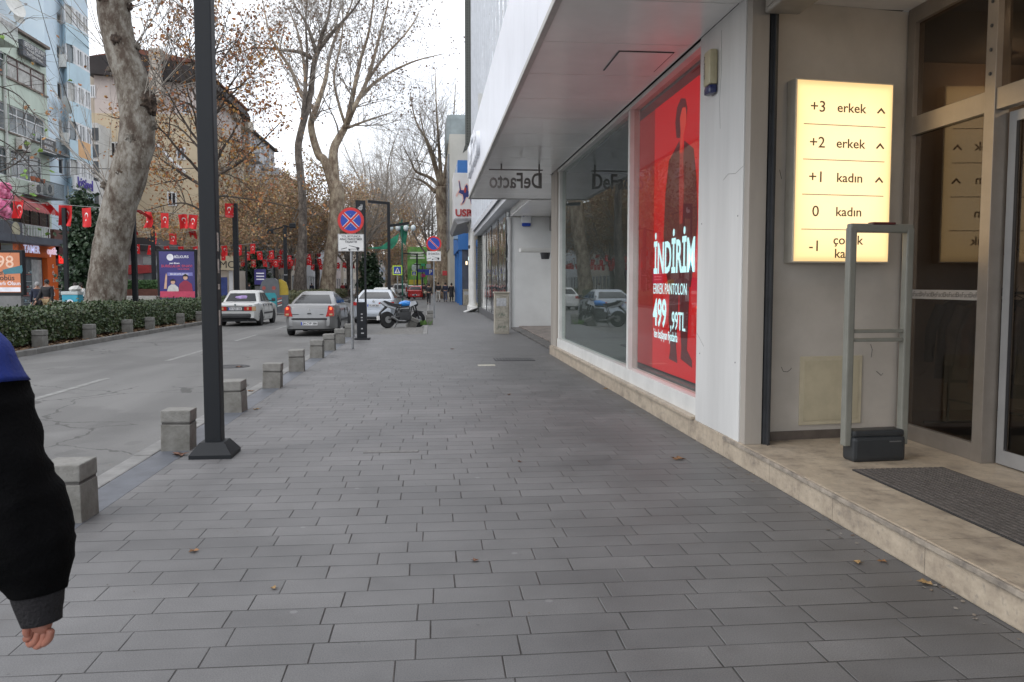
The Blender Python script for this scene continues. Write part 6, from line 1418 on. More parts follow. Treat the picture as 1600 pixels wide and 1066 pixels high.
# awning
q = fz(18, 88, 312, 330, GXW + 1.2)
aw = thing('awning', 'faded red striped awning over the first floor window of the green house', 'awning', (GXW, (q[0] + q[1]) / 2, q[2]))
AWM = mat('awning_red', (.34, .09, .09), .8, .2, 2); m_ = MB(); hy = (q[1] - q[0]) / 2
n_k = 16
for k in range(n_k):
    y0 = -hy + 2 * hy * k / n_k; y1 = y0 + 2 * hy / n_k
    m_.quad((.05, y0, .9), (.05, y1, .9), (1.3, y1, .2), (1.3, y0, .2)); m_.quad((1.3, y0, .2), (1.3, y1, .2), (1.34, y1, .0), (1.34, (y0 + y1) / 2, -.08)); m_.quad((1.3, y0, .2), (1.34, (y0 + y1) / 2, -.08), (1.34, y0, .0), (1.3, y0, .19))
m_.build('canvas', AWM, aw); MB().tube([(.05, -hy, .3), (1.28, -hy, .17)], .02, 5).tube([(.05, hy, .3), (1.28, hy, .17)], .02, 5).build('awning_arm', DARKM, aw)
q = fz(20, 78, 352, 372, GXW + .5); rl_ = MB().box(GXW, GXW + .6, q[0], q[1], q[2] - .1, q[2])
k = q[0]
while k < q[1]: rl_.box(GXW + .54, GXW + .57, k, k + .1, q[2], q[3] - .05); k += .32
rl_.box(GXW + .5, GXW + .6, q[0], q[1], q[3] - .05, q[3]); rl_.build('terrace_railing', WFW, gbld, world=True)
q = fz(6, 35, 346, 372, GXW + 1.0); em = thing('emblem_box_sign', 'black box sign with a round pale emblem left of the orange optician', 'sign', (GXW + 1.0, (q[0] + q[1]) / 2, q[2])); hy = (q[1] - q[0]) / 2
MB().box(-1, 0, -hy, hy, 0, q[3] - q[2], .02).build('sign_box', mat('sign_charcoal', ()), em)
MB().lathe([(.42, 0), (.42, .03), (.34, .03), (.34, .015), (.2, .015), (.2, .03), (.001, .035)], sides=24, M=Matrix.Translation((.0, .25, (q[3] - q[2]) / 2)) @ Matrix.Rotation(R(90), 4, 'Y')).build('round_emblem', mat('emblem_cream', (.45, .42, .30), .5), em)
# shops below
SB_ = mat('shop_orange', (.55, .10, .012), .45, .06, 2)
q = fz(28, 98, 371, 382, GXW + 1.2); MB().box(GXW, GXW + 1.3, atX(-60, 376, GXW).y, q[1], q[2], q[3]).build('shop_canopy', mat('canopy_slate', (.07, .08, .10), .6, .1, 2), gbld, world=True)
q = fz(29, 92, 382, 402, GXW + .4)
op = thing('orange_optician_front', 'orange optician shop front with white and blue lettering', 'shop front', (GXW + .4, (q[0] + q[1]) / 2, 0)); Yc = op.location.y
MB().box(-.3, 0, q[0] - Yc, q[1] - Yc, q[2], q[3]).build('orange_fascia', SB_, op)
o_ = fz(75, 91, 402, 470, GXW + .4); MB().box(-.3, -.002, o_[0] - Yc, o_[1] - Yc, 0, q[2]).build('orange_pillar', SB_, op)
text('TAMER', .62, mat('letters_pale_blue', (.55, .58, .7), .4, emit=(.5, .5, .7), es=.5), op, (.02, -1.0, (q[2] + q[3]) / 2 + .03), LX, .03, bold=.006, sx=.95)
text('optik', .62, mat('letters_pink_white', (.6, .5, .6), .4, emit=(.7, .5, .6), es=.5), op, (.02, 1.5, (q[2] + q[3]) / 2 + .03), LX, .03, bold=.006, sx=.95)
for k, ch in enumerate('GÖZLÜK'): text(ch, .30, WFW, op, (.02, (o_[0] + o_[1]) / 2 - Yc, q[2] - .5 - k * .42), LX, .01)
wall_m = MB().box(-.35, -.3, q[0] - Yc - 8, o_[0] - Yc, 0, q[2]); wall_m.build('shop_glass', WGL, op)
def goods(par, x, y0, y1, z1, seed, n=30, dens=1):
    r_ = random.Random(seed); m_ = MB()
    for k in range(n):
        y_ = r_.uniform(y0, y1); z_ = r_.choice([.6, 1.0, 1.4, 1.8, 2.2]); s_ = r_.uniform(.06, .18); m_.box(x, x + .03, y_, y_ + s_ * 1.6, z_, z_ + s_)
    for z_ in (.55, .95, 1.35, 1.75, 2.15): m_.box(x, x + .05, y0, y1, z_ - .03, z_)
    m_.box(x, x + .06, (y0 + y1) / 2, (y0 + y1) / 2 + .06, 0, z1); m_.box(x, x + .06, y0 + .1, y0 + .16, 0, z1)
    m_.build('window_display', mat('goods', island=[(.5, .5, .48), (.2, .3, .35), (.6, .55, .45), (.1, .1, .12), (.4, .1, .08)], rough=.5), par)
goods(op, -.29, q[0] - Yc - .6, o_[0] - Yc - 1.5, 3.0, 4, 46); MB().box(-.29, -.25, o_[0] - Yc - 1.4, o_[0] - Yc - .2, .1, 3.0).build('shop_door', mat('door_pale_glass', (.40, .42, .42), .15, .2, 2), op)
pk = fz(-8, 9, 290, 338, GXW + 2.5); fl = MB(); r_ = random.Random(8)
for k in range(90): fl.blob((r_.uniform(-.3, .3), r_.uniform(pk[0], pk[1]) - pk[0], r_.uniform(0, pk[3] - pk[2])), r_.uniform(.12, .22), 1, .3, k)
o = fl.build('flower_garland', mat('pink_flowers', island=[(.62, .12, .28), (.75, .25, .4), (.5, .1, .2)], rough=.8)); o.location = (GXW + 2.5, pk[0], pk[2]); tag(o, 'hanging bunch of pink flowers at the left edge beside the red awning', 'flowers')
# ---- light blue apartment block
BXW = -23.0
BLB = mat('pale_blue_render', (.60, .70, .77), .85, .0, .6, col2=(.52, .63, .72), bump=.05); BLD = mat('sky_blue_render', (.45, .58, .65), .85, .06, .6)
bl_ = thing('blue_apartment_block', 'tall pale blue apartment block with stacked glazed bays', 'building', (BXW, 56, 0))
yc = yb + .02; yd = atX(104, 250, BXW).y; ye = atX(147, 200, BXW + .7).y
sm_ = [fz(89, 97, 22, 37, BXW), fz(89, 96, 72, 92, BXW), fz(90, 98, 130, 156, BXW), fz(92, 99, 188, 215, BXW), fz(92, 100, 248, 272, BXW)]
wall_holes(MB(), BXW, yc, ye + .4, 3.4, 22, sm_, .2, 8).build('wall', BLB, bl_, world=True)
for k, q in enumerate(sm_): window(bl_, BXW, *q, WFW, [WGL2, WGL, WGD, WGL2, WGD][k], 1, 1, .12)
xb = BXW + .75; yf = atX(119, 250, xb).y
levels = [(14, 42), (73, 101), (131, 160), (190, 219), (249, 277), (308, 336)]
zz = [(atX(118, b_, xb).z, atX(118, a_, xb).z) for a_, b_ in levels]   # z0,z1 windows
def bay(z0, z1, m, nm, inset=0):
    mb = MB(); P_ = [(BXW, yd), (xb - .25 - inset, yf - .25 + inset), (xb - inset, yf + .35), (xb - inset, ye - .5), (xb - .35 - inset, ye - inset), (BXW, ye)]
    mb.prism(P_, z0, z1, 'z'); return mb.build(nm, m, bl_, world=True)
prev = 22.0
for k, (z0, z1) in enumerate(zz):
    bay(z1, prev, BLD if k else BLB, 'bay_spandrel'); w_ = bay(z0 + .001, z1 - .001, WGL if k % 2 else WGL2, 'bay_window', .08)
    fr_ = MB()
    fr_.box(xb - .07, xb - .0, yf + .2, ye - .5, z0 + .002, z0 + .12); fr_.box(xb - .07, xb - .0, yf + .2, ye - .5, z1 - .12, z1 - .002)
    for j in range(7):
        yy = yf + .35 + (ye - .6 - yf - .35) * j / 6; fr_.box(xb - .075, xb + .004, yy - .06 - (.3 if j % 3 == 1 else 0), yy + .06, z0 + .12, z1 - .12)
    i0 = fr_.mark(); L_ = math.hypot(xb - .25 - BXW, yf - .25 - yd)
    for u0, u1 in ((0, .12), (L_ * .45, L_ * .55 + .1), (L_ - .12, L_)): fr_.box(u0, u1, -.03, .03, z0 + .01, z1 - .01)
    fr_.box(0, L_, -.028, .028, z0 + .01, z0 + .14); fr_.box(0, L_, -.028, .028, z1 - .14, z1 - .01)
    fr_.xf(i0, Matrix.Translation((BXW, yd - .02, 0)) @ Matrix.Rotation(math.atan2(yf - .25 - yd, xb - .25 - BXW), 4, 'Z'))
    o = fr_.build('bay_frame', WFW, w_); o.location = -wloc(w_); prev = z0
    MB().box(BXW, xb + .06, yd - .1, ye + .05, z0 - .05, z0 - .0).build('bay_sill', mat('sill_brown', (.18, .17, .18), .8), bl_, world=True) if 0 else None
bay(3.4, prev, BLD, 'bay_spandrel')
q = fz(123, 142, 222, 248, xb + .02); MB().box(xb + .001, xb + .012, q[0], q[1], q[2], q[3]).build('peach_patch', mat('peach_paint', (.62, .38, .20), .8, .05, 2), bl_, world=True)
q = fz(118, 152, 278, 300, xb + .2); MB().box(xb + .02, xb + .15, q[0], q[1] + .6, q[2], q[3]).build('upper_sign', WFW, bl_, world=True); text('kişisel', .95, mat('letters_violet', (.06, .04, .28), .5), bl_, (xb + .16, (q[0] + q[1]) / 2 - .1, (q[2] + q[3]) / 2), LX, .03, bold=.02, world=True)
MB().prism([(BXW - 8, 22), (BXW + 2.6, 22), (BXW + 2.6, 22.25), (BXW - 8, 24)], yc, ye + 1.5).build('roof', mat('roof_grey', (.16, .16, .17), .8, .1, 1), bl_, world=True)
for px, py, lab in ((97, 108, 'air conditioner high on the blue block beside the second bay'), (100, 229, 'air conditioner on the blue block beside the fourth bay'), (110, 311, 'air conditioner low on the blue block behind the flags')):
    p_ = atX(px, py, BXW); ac_unit(BXW + .05, p_.y, p_.z, lab, 1.3)
p_ = atX(101, 165, BXW + .6); dish(p_, 'satellite dish on the blue block below the third bay window', .55, R(40))
er = fz(94, 143, 401, 414, BXW + .4)
eo = thing('red_lettered_optician_front', 'dark optician shop front with glowing red lettering', 'shop front', (BXW + .4, (er[0] + er[1]) / 2, 0)); Yc = eo.location.y
MB().box(-.3, 0, er[0] - Yc - .6, er[1] - Yc + 1.5, er[2] - .1, 4.2).build('dark_fascia', mat('fascia_maroon', (.06, .02, .02), .5, .2, 2), eo); MB().box(-.4, -.02, er[0] - Yc - .6, er[1] - Yc + 1.5, 4.21, 4.9).build('brown_roof', mat('brown_metal', (.12, .05, .04), .6), eo)
text('ERDOĞAN OPTİK', .72, mat('letters_red_glow', (.6, .02, .02), .4, emit=(1, .04, .03), es=.8), eo, (.02, .2, (er[2] + er[3]) / 2), LX, .04, bold=.015, sx=.95)
MB().box(-.34, -.3, er[0] - Yc - .6, er[1] - Yc + 1.5, 0, er[2] - .1).build('shop_glass', WGL, eo); goods(eo, -.29, er[0] - Yc, er[1] - Yc + 1, 3.0, 9, 90)
# ---- houses further along
mat('roof_dark', (.035, .03, .03), .9, .2, .6); mat('chimney_pale', (.42, .38, .33), .9)
def block(lab, X, y0, y1, H, wm, floors, z0=3.6, fh=3.0, roof=None, nwin=None, name='apartment_building', fm=WFW, gm=(WGL, WGL2, WGD), bays=False, seed=0, depth=9, eave=.5):
    t = thing(name, lab, 'building', (X, (y0 + y1) / 2, 0)); r_ = random.Random(seed); nw = nwin or max(2, int((y1 - y0) / 2.6)); hs = []
    for f in range(floors):
        for k in range(nw):
            w_ = (y1 - y0) / nw; a = y0 + w_ * k + w_ * .2; hs.append((a, a + w_ * .6, z0 + f * fh + .9, z0 + f * fh + 2.4))
    for k in range(nw): w_ = (y1 - y0) / nw; hs.append((y0 + w_ * k + w_ * .1, y0 + w_ * (k + 1) - w_ * .1, .3, 2.9))
    wall_holes(MB(), X, y0, y1, 0, H, hs, .2, depth).build('wall', wm, t, world=True)
    for i, q in enumerate(hs): window(t, X, *q, fm, r_.choice(gm), 2, 1, .14, .08)
    if bays:
        for k in range(0, nw, 2):
            w_ = (y1 - y0) / nw
            for f in range(floors): MB().box(X + .002, X + 1.0, y0 + w_ * k + .1, y0 + w_ * (k + 1) - .1, z0 + f * fh - .1, z0 + f * fh + .85).build('balcony', wm, t, world=True)
    MB().prism([(X + eave, H), (X - depth / 2, H + .9), (X - depth - .3, H), (X - depth - .3, H - .15), (X + eave, H - .15)], y0 - .4, y1 + .4).build('roof', roof or mat('roof_dark', (.035, .03, .03), .9, .2, .6), t, world=True)
    MB().box(X - depth * .4, X - depth * .4 + .8, (y0 + y1) / 2, (y0 + y1) / 2 + 1, H, H + 3.2).build('chimney', mat('chimney_pale', (.42, .38, .33), .9), t, world=True)
    return t
BEI = mat('beige_render', (.50, .42, .30), .85, .0, .4, col2=(.42, .35, .24), bump=.05)
# beige house with its blank flank towards the camera
x0 = atY(141, 250, 74).x; x1 = atY(308, 250, 74).x; Hb = atY(220, 122, 74).z
bt = thing('beige_house', 'large beige house with black roof showing its flank behind the thick plane tree', 'building', ((x0 + x1) / 2, 80, 0))
MB().box(x0, x1, 74, 92, 0, Hb - 3).build('wall', BEI, bt, world=True)
MB().box(x0 + .4, x1 - .2, 74.3, 91.8, Hb - 3, Hb + .4).build('attic_wall', mat('pinkish_render', (.50, .44, .41), .85, .1, .5), bt, world=True)
MB().prism([(x0 - .3, Hb + .4), (x0 + .3, Hb + 1.6), (x0 + 4.0, Hb + 2.0), (x1 + .6, Hb + .8), (x1 + .8, Hb + .1), (x1 - .8, Hb - .3), (x0 + .5, Hb + .2)], 73.6, 92.3).build('roof', mat('roof_dark', ()), bt, world=True)
cx0 = atY(238, 120, 74).x; MB().box(cx0, cx0 + .95, 73.2, 74.2, Hb - 2, Hb + 2.3).build('chimney', mat('chimney_pale', ()), bt, world=True)
def fwin(px0, px1, pyt, pyb, Y, gm=WGL, par=bt, dep=.0):
    a = atY(px0, pyb, Y); b = atY(px1, pyt, Y)
    f = MB().box(a.x, b.x, Y - .06, Y - .02, a.z, b.z).build('window', WFW, par, world=True)
    g_ = MB().box(a.x + .12, (a.x + b.x) / 2 - .05, Y - .075, Y - .062, a.z + .12, b.z - .12).box((a.x + b.x) / 2 + .05, b.x - .12, Y - .075, Y - .062, a.z + .12, b.z - .12).build('pane', gm, f); g_.location = -wloc(f)
fwin(141, 149, 133, 153, 74.3); fwin(173, 188, 222, 246, 74, WGD); fwin(172, 182, 254, 275, 74, WGD); fwin(276, 290, 230, 250, 74); fwin(150, 160, 290, 312, 74, WGD); fwin(262, 276, 300, 322, 74, WGD); fwin(283, 297, 160, 178, 74.3, WGL)
MB().box(atY(228, 222, 74).x, atY(245, 222, 74).x, 73.5, 73.95, atY(235, 231, 74).z, atY(235, 222, 74).z, .1).build('wall_dish', mat('dish_pale', ()), bt, world=True)
MB().tube([atY(245, 225, 73.9), atY(272, 255, 73.9), atY(290, 270, 73.9)], .12, 8).build('white_pipe', WFW, bt, world=True)
ws = MB().box(atY(148, 300, 70).x - 1, atY(155, 300, 70).x, 70, 73, 0, atY(150, 192, 70).z); t = thing('white_annex', 'narrow white annexe squeezed between the blue block and the beige house', 'building', (atY(150, 300, 70).x, 71, 0)); ws.build('wall', mat('annex_white', (.58, .58, .56), .8, .1, .7), t, world=True)
for k in range(5): 
    c_ = atY(149, 200 + k * 26, 70); MB().box(c_.x - .5, c_.x + .25, 69.93, 69.99, c_.z - 1.0, c_.z).build('window', WGL, t, world=True)
CRM = mat('cream_facade', (.50, .45, .38), .85, .0, .4, col2=(.40, .35, .29)); PKF = mat('pink_facade', (.45, .38, .36), .85, .1, .4); GYF = mat('grey_facade', (.42, .43, .45), .85, .1, .4)
block('cream corner building with stacked balconies behind the leafy branches', -20.6, 76, 96, 21, CRM, 6, bays=True, seed=3, roof=mat('roof_rust', (.16, .06, .04), .9))
block('pinkish grey apartment building beyond the cream one', -20.3, 97, 112, 19, GYF, 5, bays=True, seed=4)
block('cream apartment building far along the promenade', -20.6, 114, 134, 17, CRM, 4, seed=5); block('distant grey building on the left of the street', -20.2, 136, 160, 15, GYF, 3, seed=6); block('farthest beige building on the left', -20.8, 162, 195, 15, PKF, 3, seed=7, nwin=7)
block('farthest pale building of the left row beyond the beige one', -20.5, 198, 240, 14, CRM, 3, seed=8, nwin=8); block('last building of the left row before the street end', -20.5, 243, 300, 13, GYF, 3, seed=9, nwin=8)
# signs on far shops
q = atY(345, 412, 66); o = panel(336, 371, 400, 422, 68, mat('beige_board', (.50, .43, .30), .6, .05, 2), 'shop_board', 'beige shop board with dark capital letters above a far shop front', 'sign', ['FIMOS'], TB, sz=.8)
fs = thing('far_shop_front', 'bright far shop front with a white band under the beige board', 'shop front', (atY(350, 430, 68.5).x, 68.5, 0)); x0 = atY(338, 440, 68.5).x; x1 = atY(372, 440, 68.5).x; xc = fs.location.x; z1_ = atY(350, 423, 68.5).z
MB().box(x0 - xc, x1 - xc, 0, 3, 0, z1_).build('wall', CRM, fs); MB().box(-.6, .25, -.05, -.01, 0, z1_ * .8).build('blue_door', mat('door_blue', (.05, .08, .25), .4, .2, 2), fs); MB().box(.4, .7, -.08, -.01, 0, z1_).build('white_post', WFW, fs); MB().box(.9, x1 - xc, -.06, -.01, .2, z1_ * .85).build('shop_glass', WGL, fs)
# kiosk
kq = atY(168, 400, 56); kx1 = atY(246, 400, 56).x
ki = thing('kiosk', 'grey walled kiosk with a dark hipped roof and orange door right of the plane trunk', 'kiosk', ((kq.x + kx1) / 2, 58, 0)); xc = ki.location.x; zz_ = atY(220, 392, 56).z
MB().box(kq.x - xc, kx1 - xc, -2, 2.5, 0, zz_).build('kiosk_wall', mat('kiosk_grey', (.33, .32, .33), .8, .1, 1), ki)
MB().prism([(kq.x - xc - .5, zz_), (kq.x - xc + .8, atY(220, 372, 56).z), (kx1 - xc - .3, atY(220, 372, 56).z), (kx1 - xc + .6, zz_)], -2.6, 3).build('kiosk_roof', mat('roof_dark', ()), ki)
MB().box(kx1 - xc - .9, kx1 - xc + .02, -2.06, -2.01, 0, zz_ * .9).build('kiosk_window', WGL, ki); MB().prism([(-.5, zz_ * .75), (1.3, zz_ * .75), (1.3, zz_ * .62), (-.5, zz_ * .58)], -2.9, -2.02).build('red_awning', mat('awning_dark_red', (.28, .03, .03), .8), ki)
od = atY(248, 440, 57); o = panel(237, 262, 421, 460, 57, mat('orange_yellow', (.62, .30, .02), .5, .1, 2, emit=(.6, .3, .02), es=.15), 'orange_shop_panel', 'orange yellow panel beside the kiosk', 'panel', th=.4)

# ================================================================== PROMENADE FURNITURE
def citylight(px0, px1, pyt, pyb, Y, lab, facem):
    a = atY(px0, pyb, Y); b = atY(px1, pyt, Y); w_ = (b.x - a.x) / 2; t = thing('poster_stand', lab, 'poster stand', ((a.x + b.x) / 2, Y, .012)); z0, z1 = a.z - .012, b.z - .012
    MB().box(-w_, w_, -.12, .12, z0, z1, .02).build('poster_frame', POST, t); MB().box(-w_ * .85, w_ * .85, -.1, .1, 0, z0 - .001).build('stand_foot', mat('stand_grey', (.16, .16, .16), .6), t)
    MB().box(-w_ * .88, w_ * .88, -.128, -.1205, z0 + .12, z1 - .1).build('poster_sheet', facem, t)
    return t, w_, z0, z1
PUR = mat('poster_purple', (.035, .03, .14), .25, .15, .8, emit=(.03, .025, .13), es=.3); POW = mat('poster_white', (.6, .6, .65), .4, emit=(.5, .5, .55), es=.3); POR = mat('poster_pink', (.45, .05, .10), .4, emit=(.4, .04, .09), es=.15)
t, w_, z0, z1 = citylight(248, 308, 390, 471, 41, 'large purple course poster stand with two young people on it', PUR); y_ = -.134; hz = z1 - z0
MB().lathe([(.16, 0), (.16, .003), (.11, .003), (.11, .0015), (.06, .0015), (.06, .003), (.001, .003)], sides=22, M=Matrix.Translation((-.3, -.130, z1 - .38)) @ Matrix.Rotation(R(90), 4, 'X')).build('round_logo', POW, t)
for s_, sz, x_, z_, m_ in (('BİLKURS', .17, .22, .36, POW), ('BİLKURS', .16, 0, .0, None), ('BURSLULUK SINAVI', .165, -.0, .80, POR), ('yeni dönem', .10, -.1, .66, POW), ('14-15 OCAK', .10, .3, .94, POR), ('SEN DE KATIL KAZAN', .085, .1, 1.18, POW)):
    if m_: text(s_, sz, m_, t, (x_, y_, z1 - z_), FR, .002, bold=.003)
MB().box(-.45, .72, -.1315, -.129, z1 - 1.26, z1 - 1.10).build('title_box', mat('poster_violet', (.2, .2, .5), .4), t); MB().box(-w_ * .87, w_ * .87, -.134, -.129, z0 + .18, z0 + .48).build('pink_band', POR, t)
for x_, sc, m_ in ((-.2, .9, JW), (.38, 1.1, mat('poster_maroon', (.22, .02, .05), .6, emit=(.2, .02, .05), es=.3))):
    MB().prism([(x_ - .3 * sc, z0 + .48), (x_ - .26 * sc, z0 + .75 * sc), (x_ - .08, z0 + .9 * sc), (x_ + .08, z0 + .9 * sc), (x_ + .26 * sc, z0 + .75 * sc), (x_ + .3 * sc, z0 + .48)], -.136, -.131).build('printed_shirt', m_, t)
    MB().lathe([(.10, 0), (.10, .002)], sides=14, M=Matrix.Translation((x_, -.132, z0 + 1.02 * sc)) @ Matrix.Rotation(R(90), 4, 'X')).build('printed_face', mat('poster_skin', (.45, .28, .2), .5, emit=(.4, .25, .18), es=.3), t)
    MB().prism([(x_ - .13, z0 + .95 * sc), (x_ - .12, z0 + 1.12 * sc), (x_, z0 + 1.2 * sc), (x_ + .12, z0 + 1.12 * sc), (x_ + .13, z0 + .95 * sc), (x_ + .09, z0 + 1.08 * sc), (x_ - .09, z0 + 1.08 * sc)], -.1375, -.1355).build('printed_hair', HAIRD, t)
MB().prism([(-.62, z0 + .6), (-.5, z0 + .6), (-.46, z0 + 1.2), (-.50, z0 + 1.35), (-.54, z0 + 1.2)], -.135, -.1305).build('printed_hand', mat('poster_skin', ()), t)
t, w_, z0, z1 = citylight(-32, 37, 391, 462, 32, 'orange poster stand with a bus picture at the left edge', mat('poster_orange', (.42, .15, .07), .3, .2, 1, emit=(.4, .14, .06), es=.4)); hz = z1 - z0
for s_, sz, x_, z_, m_ in (('98', .62, .2, .45, mat('poster_peach', (.62, .42, .32), .5, emit=(.5, .35, .25), es=.3)), ('Yeni', .26, -.0, .82, TB), ('Ecobüs', .27, .12, 1.02, TB), ('Hayırlı Olsun', .19, .2, 1.22, POW)): text(s_, sz, m_, t, (x_, -.134, z1 - z_), FR, .002, bold=.003)
MB().prism([(.1, z1 - .72), (.78, z1 - .55), (.80, z1 - .75), (.76, z1 - .85), (.14, z1 - .88)], -.137, -.131).build('printed_bus', mat('poster_bus', (.04, .16, .2), .4), t); MB().box(-w_ * .87, w_ * .87, -.134, -.129, z0 + .14, z0 + .3).build('poster_foot_band', POW, t)
t, w_, z0, z1 = citylight(397, 417, 419, 447, 72, 'small purple poster stand behind the recycling bin', PUR)
for k in range(3): MB().box(-w_ * .6, w_ * .6, -.134, -.129, z1 - .5 - k * .25, z1 - .4 - k * .25).build('writing_line', POW, t)
# turquoise box
a = atY(97, 480, 31.5); b = atY(121, 457, 31.5); w_ = (b.x - a.x) / 2
t = thing('street_box', 'turquoise printed box with a white pale lid behind the hedge', 'street box', ((a.x + b.x) / 2, 31.5, .012)); MB().box(-w_, w_, 0, .5, 0, b.z - .1, .02).build('box_body', mat('box_turquoise', (.03, .30, .42), .5, .1, 4), t); MB().box(-w_ - .02, w_ + .02, -.02, .52, b.z - .099, b.z + .02, .02).build('box_lid', mat('box_lid', (.45, .50, .50), .6, .1, 4), t)
MB().lathe([(.13, 0), (.13, .003)], sides=16, M=Matrix.Translation((0, -.001, b.z - .4)) @ Matrix.Rotation(R(90), 4, 'X')).build('portrait_oval', POW, t); MB().box(-w_ * .8, w_ * .8, -.004, -.001, b.z - .68, b.z - .6).build('print_line', POW, t)
o = MB().blob((0, 0, 0), (.22, .2, .12), 2, .4, 3, 3).build('plastic_bag', mat('bag_white', (.5, .5, .48), .5)); o.location = ((a.x + b.x) / 2 + .1, 31.7, b.z + .12); tag(o, 'crumpled pale plastic bag on top of the turquoise box', 'bag')
STN = mat('bench_stone', (.30, .29, .27), .8, .15, 2)
for px0, px1, pt, pb, Y, lab in ((78, 137, 470, 484, 36, 'long low stone bench behind the hedge left of the plane trunk'), (190, 247, 463, 476, 40, 'long low stone bench behind the hedge right of the plane trunk')):
    a = atY(px0, pt, Y); b = atY(px1, pt, Y); t = thing('stone_bench', lab, 'bench', ((a.x + b.x) / 2, Y, .012), 0, 'stone benches on the promenade'); w_ = (b.x - a.x) / 2
    MB().box(-w_, w_, -.3, .3, a.z - .2, a.z, .02).build('seat', STN, t); MB().box(-w_ + .1, w_ - .1, -.22, .22, 0, a.z - .2).build('bench_base', STN, t)
for px0, px1, pt, pb, Y, lab in ((186, 250, 452, 466, 44, 'brown planter box filled with low green shrubs'),):
    a = atY(px0, pt, Y); b = atY(px1, pt, Y); t = thing('planter', lab, 'planter', ((a.x + b.x) / 2, Y, .012)); w_ = (b.x - a.x) / 2
    MB().box(-w_, w_, -.4, .4, 0, a.z, .01).build('planter_box', mat('planter_brown', (.13, .05, .035), .8, .2, 5), t); lf = MB(); r_ = random.Random(2)
    for k in range(2600):
        p = Vector((r_.uniform(-w_, w_), r_.uniform(-.4, .4), a.z + r_.uniform(0, .45))); s_ = r_.uniform(.03, .07); d1 = Vector((r_.gauss(0, 1), r_.gauss(0, 1), r_.gauss(0, 1))).normalized() * s_; d2 = d1.orthogonal().normalized() * s_ * .6; lf.quad(p - d1, p + d2, p + d1, p - d2)
    lf.build('shrub', mat('shrub_green', island=[(.03, .08, .02), (.05, .12, .03), (.08, .16, .05)], rough=.6), t)

# ---- hedges
def hedge(x0, x1, y0, y1, h, n, lab, cols, seed, s0=.045, key='hedge'):
    r_ = random.Random(seed); t = thing('hedge', lab, 'hedge', ((x0 + x1) / 2, (y0 + y1) / 2, .02)); o0 = Vector(t.location); lf = MB()
    def surf(y_): return .9 + .17 * noise.noise(Vector((y_ * .7, seed, 0))) + .11 * noise.noise(Vector((y_ * 3.1, seed, 4)))
    for k in range(n):
        y_ = r_.uniform(y0, y1); H_ = h * surf(y_); f = r_.random()
        if f < .42: x = x1 + r_.gauss(-.04, .07) - .10 * noise.noise(Vector((y_ * 2, 0, 1))); z = H_ * r_.uniform(.10, 1)
        elif f < .85: x = r_.uniform(x0, x1); z = H_ + r_.gauss(0, .045) + .06 * noise.noise(Vector((x * 3, y_ * 3, 0)))
        else: x = r_.uniform(x0, x1 - .05); z = H_ * r_.uniform(.2, 1)
        if z < .12 and r_.random() < .5: continue
        p = Vector((x, y_, z + .02)) - o0; s_ = r_.uniform(.6, 1.3) * s0
        d1 = Vector((r_.gauss(0, 1), r_.gauss(0, 1), r_.gauss(0, 1))).normalized() * s_; d2 = d1.orthogonal().normalized() * s_ * .6; lf.quad(p - d1, p + d2, p + d1, p - d2)
    lf.build('leaves', mat(key + '_leaves', island=cols, rough=.45), t, fix=False)
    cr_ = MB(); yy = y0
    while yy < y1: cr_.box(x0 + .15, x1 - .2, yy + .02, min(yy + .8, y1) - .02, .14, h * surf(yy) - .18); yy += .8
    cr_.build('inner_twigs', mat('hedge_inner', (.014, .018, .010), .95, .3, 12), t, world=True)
    st_m = MB()
    for k in range(int((y1 - y0) * 5)):
        y_ = r_.uniform(y0, y1); x = r_.uniform(x1 - .4, x1 - .05); st_m.tube([Vector((x, y_, 0)), Vector((x + r_.uniform(-.1, .1), y_ + r_.uniform(-.1, .1), .4))], .012, 4)
    st_m.build('stems', mat('hedge_stem', (.07, .05, .035), .9, .3, 12), t, world=True)
HC = [(.018, .035, .012), (.030, .055, .018), (.045, .075, .025), (.070, .10, .035), (.05, .045, .02)]
hedge(-11.5, -10.05, 13.5, 30.5, .95, 44000, 'dark clipped hedge along the far kerb in front of the thick plane tree', HC, 1)
hedge(-11.5, -10.05, 30.6, 47, .92, 24000, 'dark clipped hedge along the far kerb under the purple poster', HC, 2)
hedge(-11.6, -10.0, 56, 100, 1.0, 20000, 'long paler clipped hedge behind the silver cars', [(.05, .07, .025), (.08, .10, .035), (.13, .13, .05), (.12, .09, .04)], 3, .08, 'far_hedge')

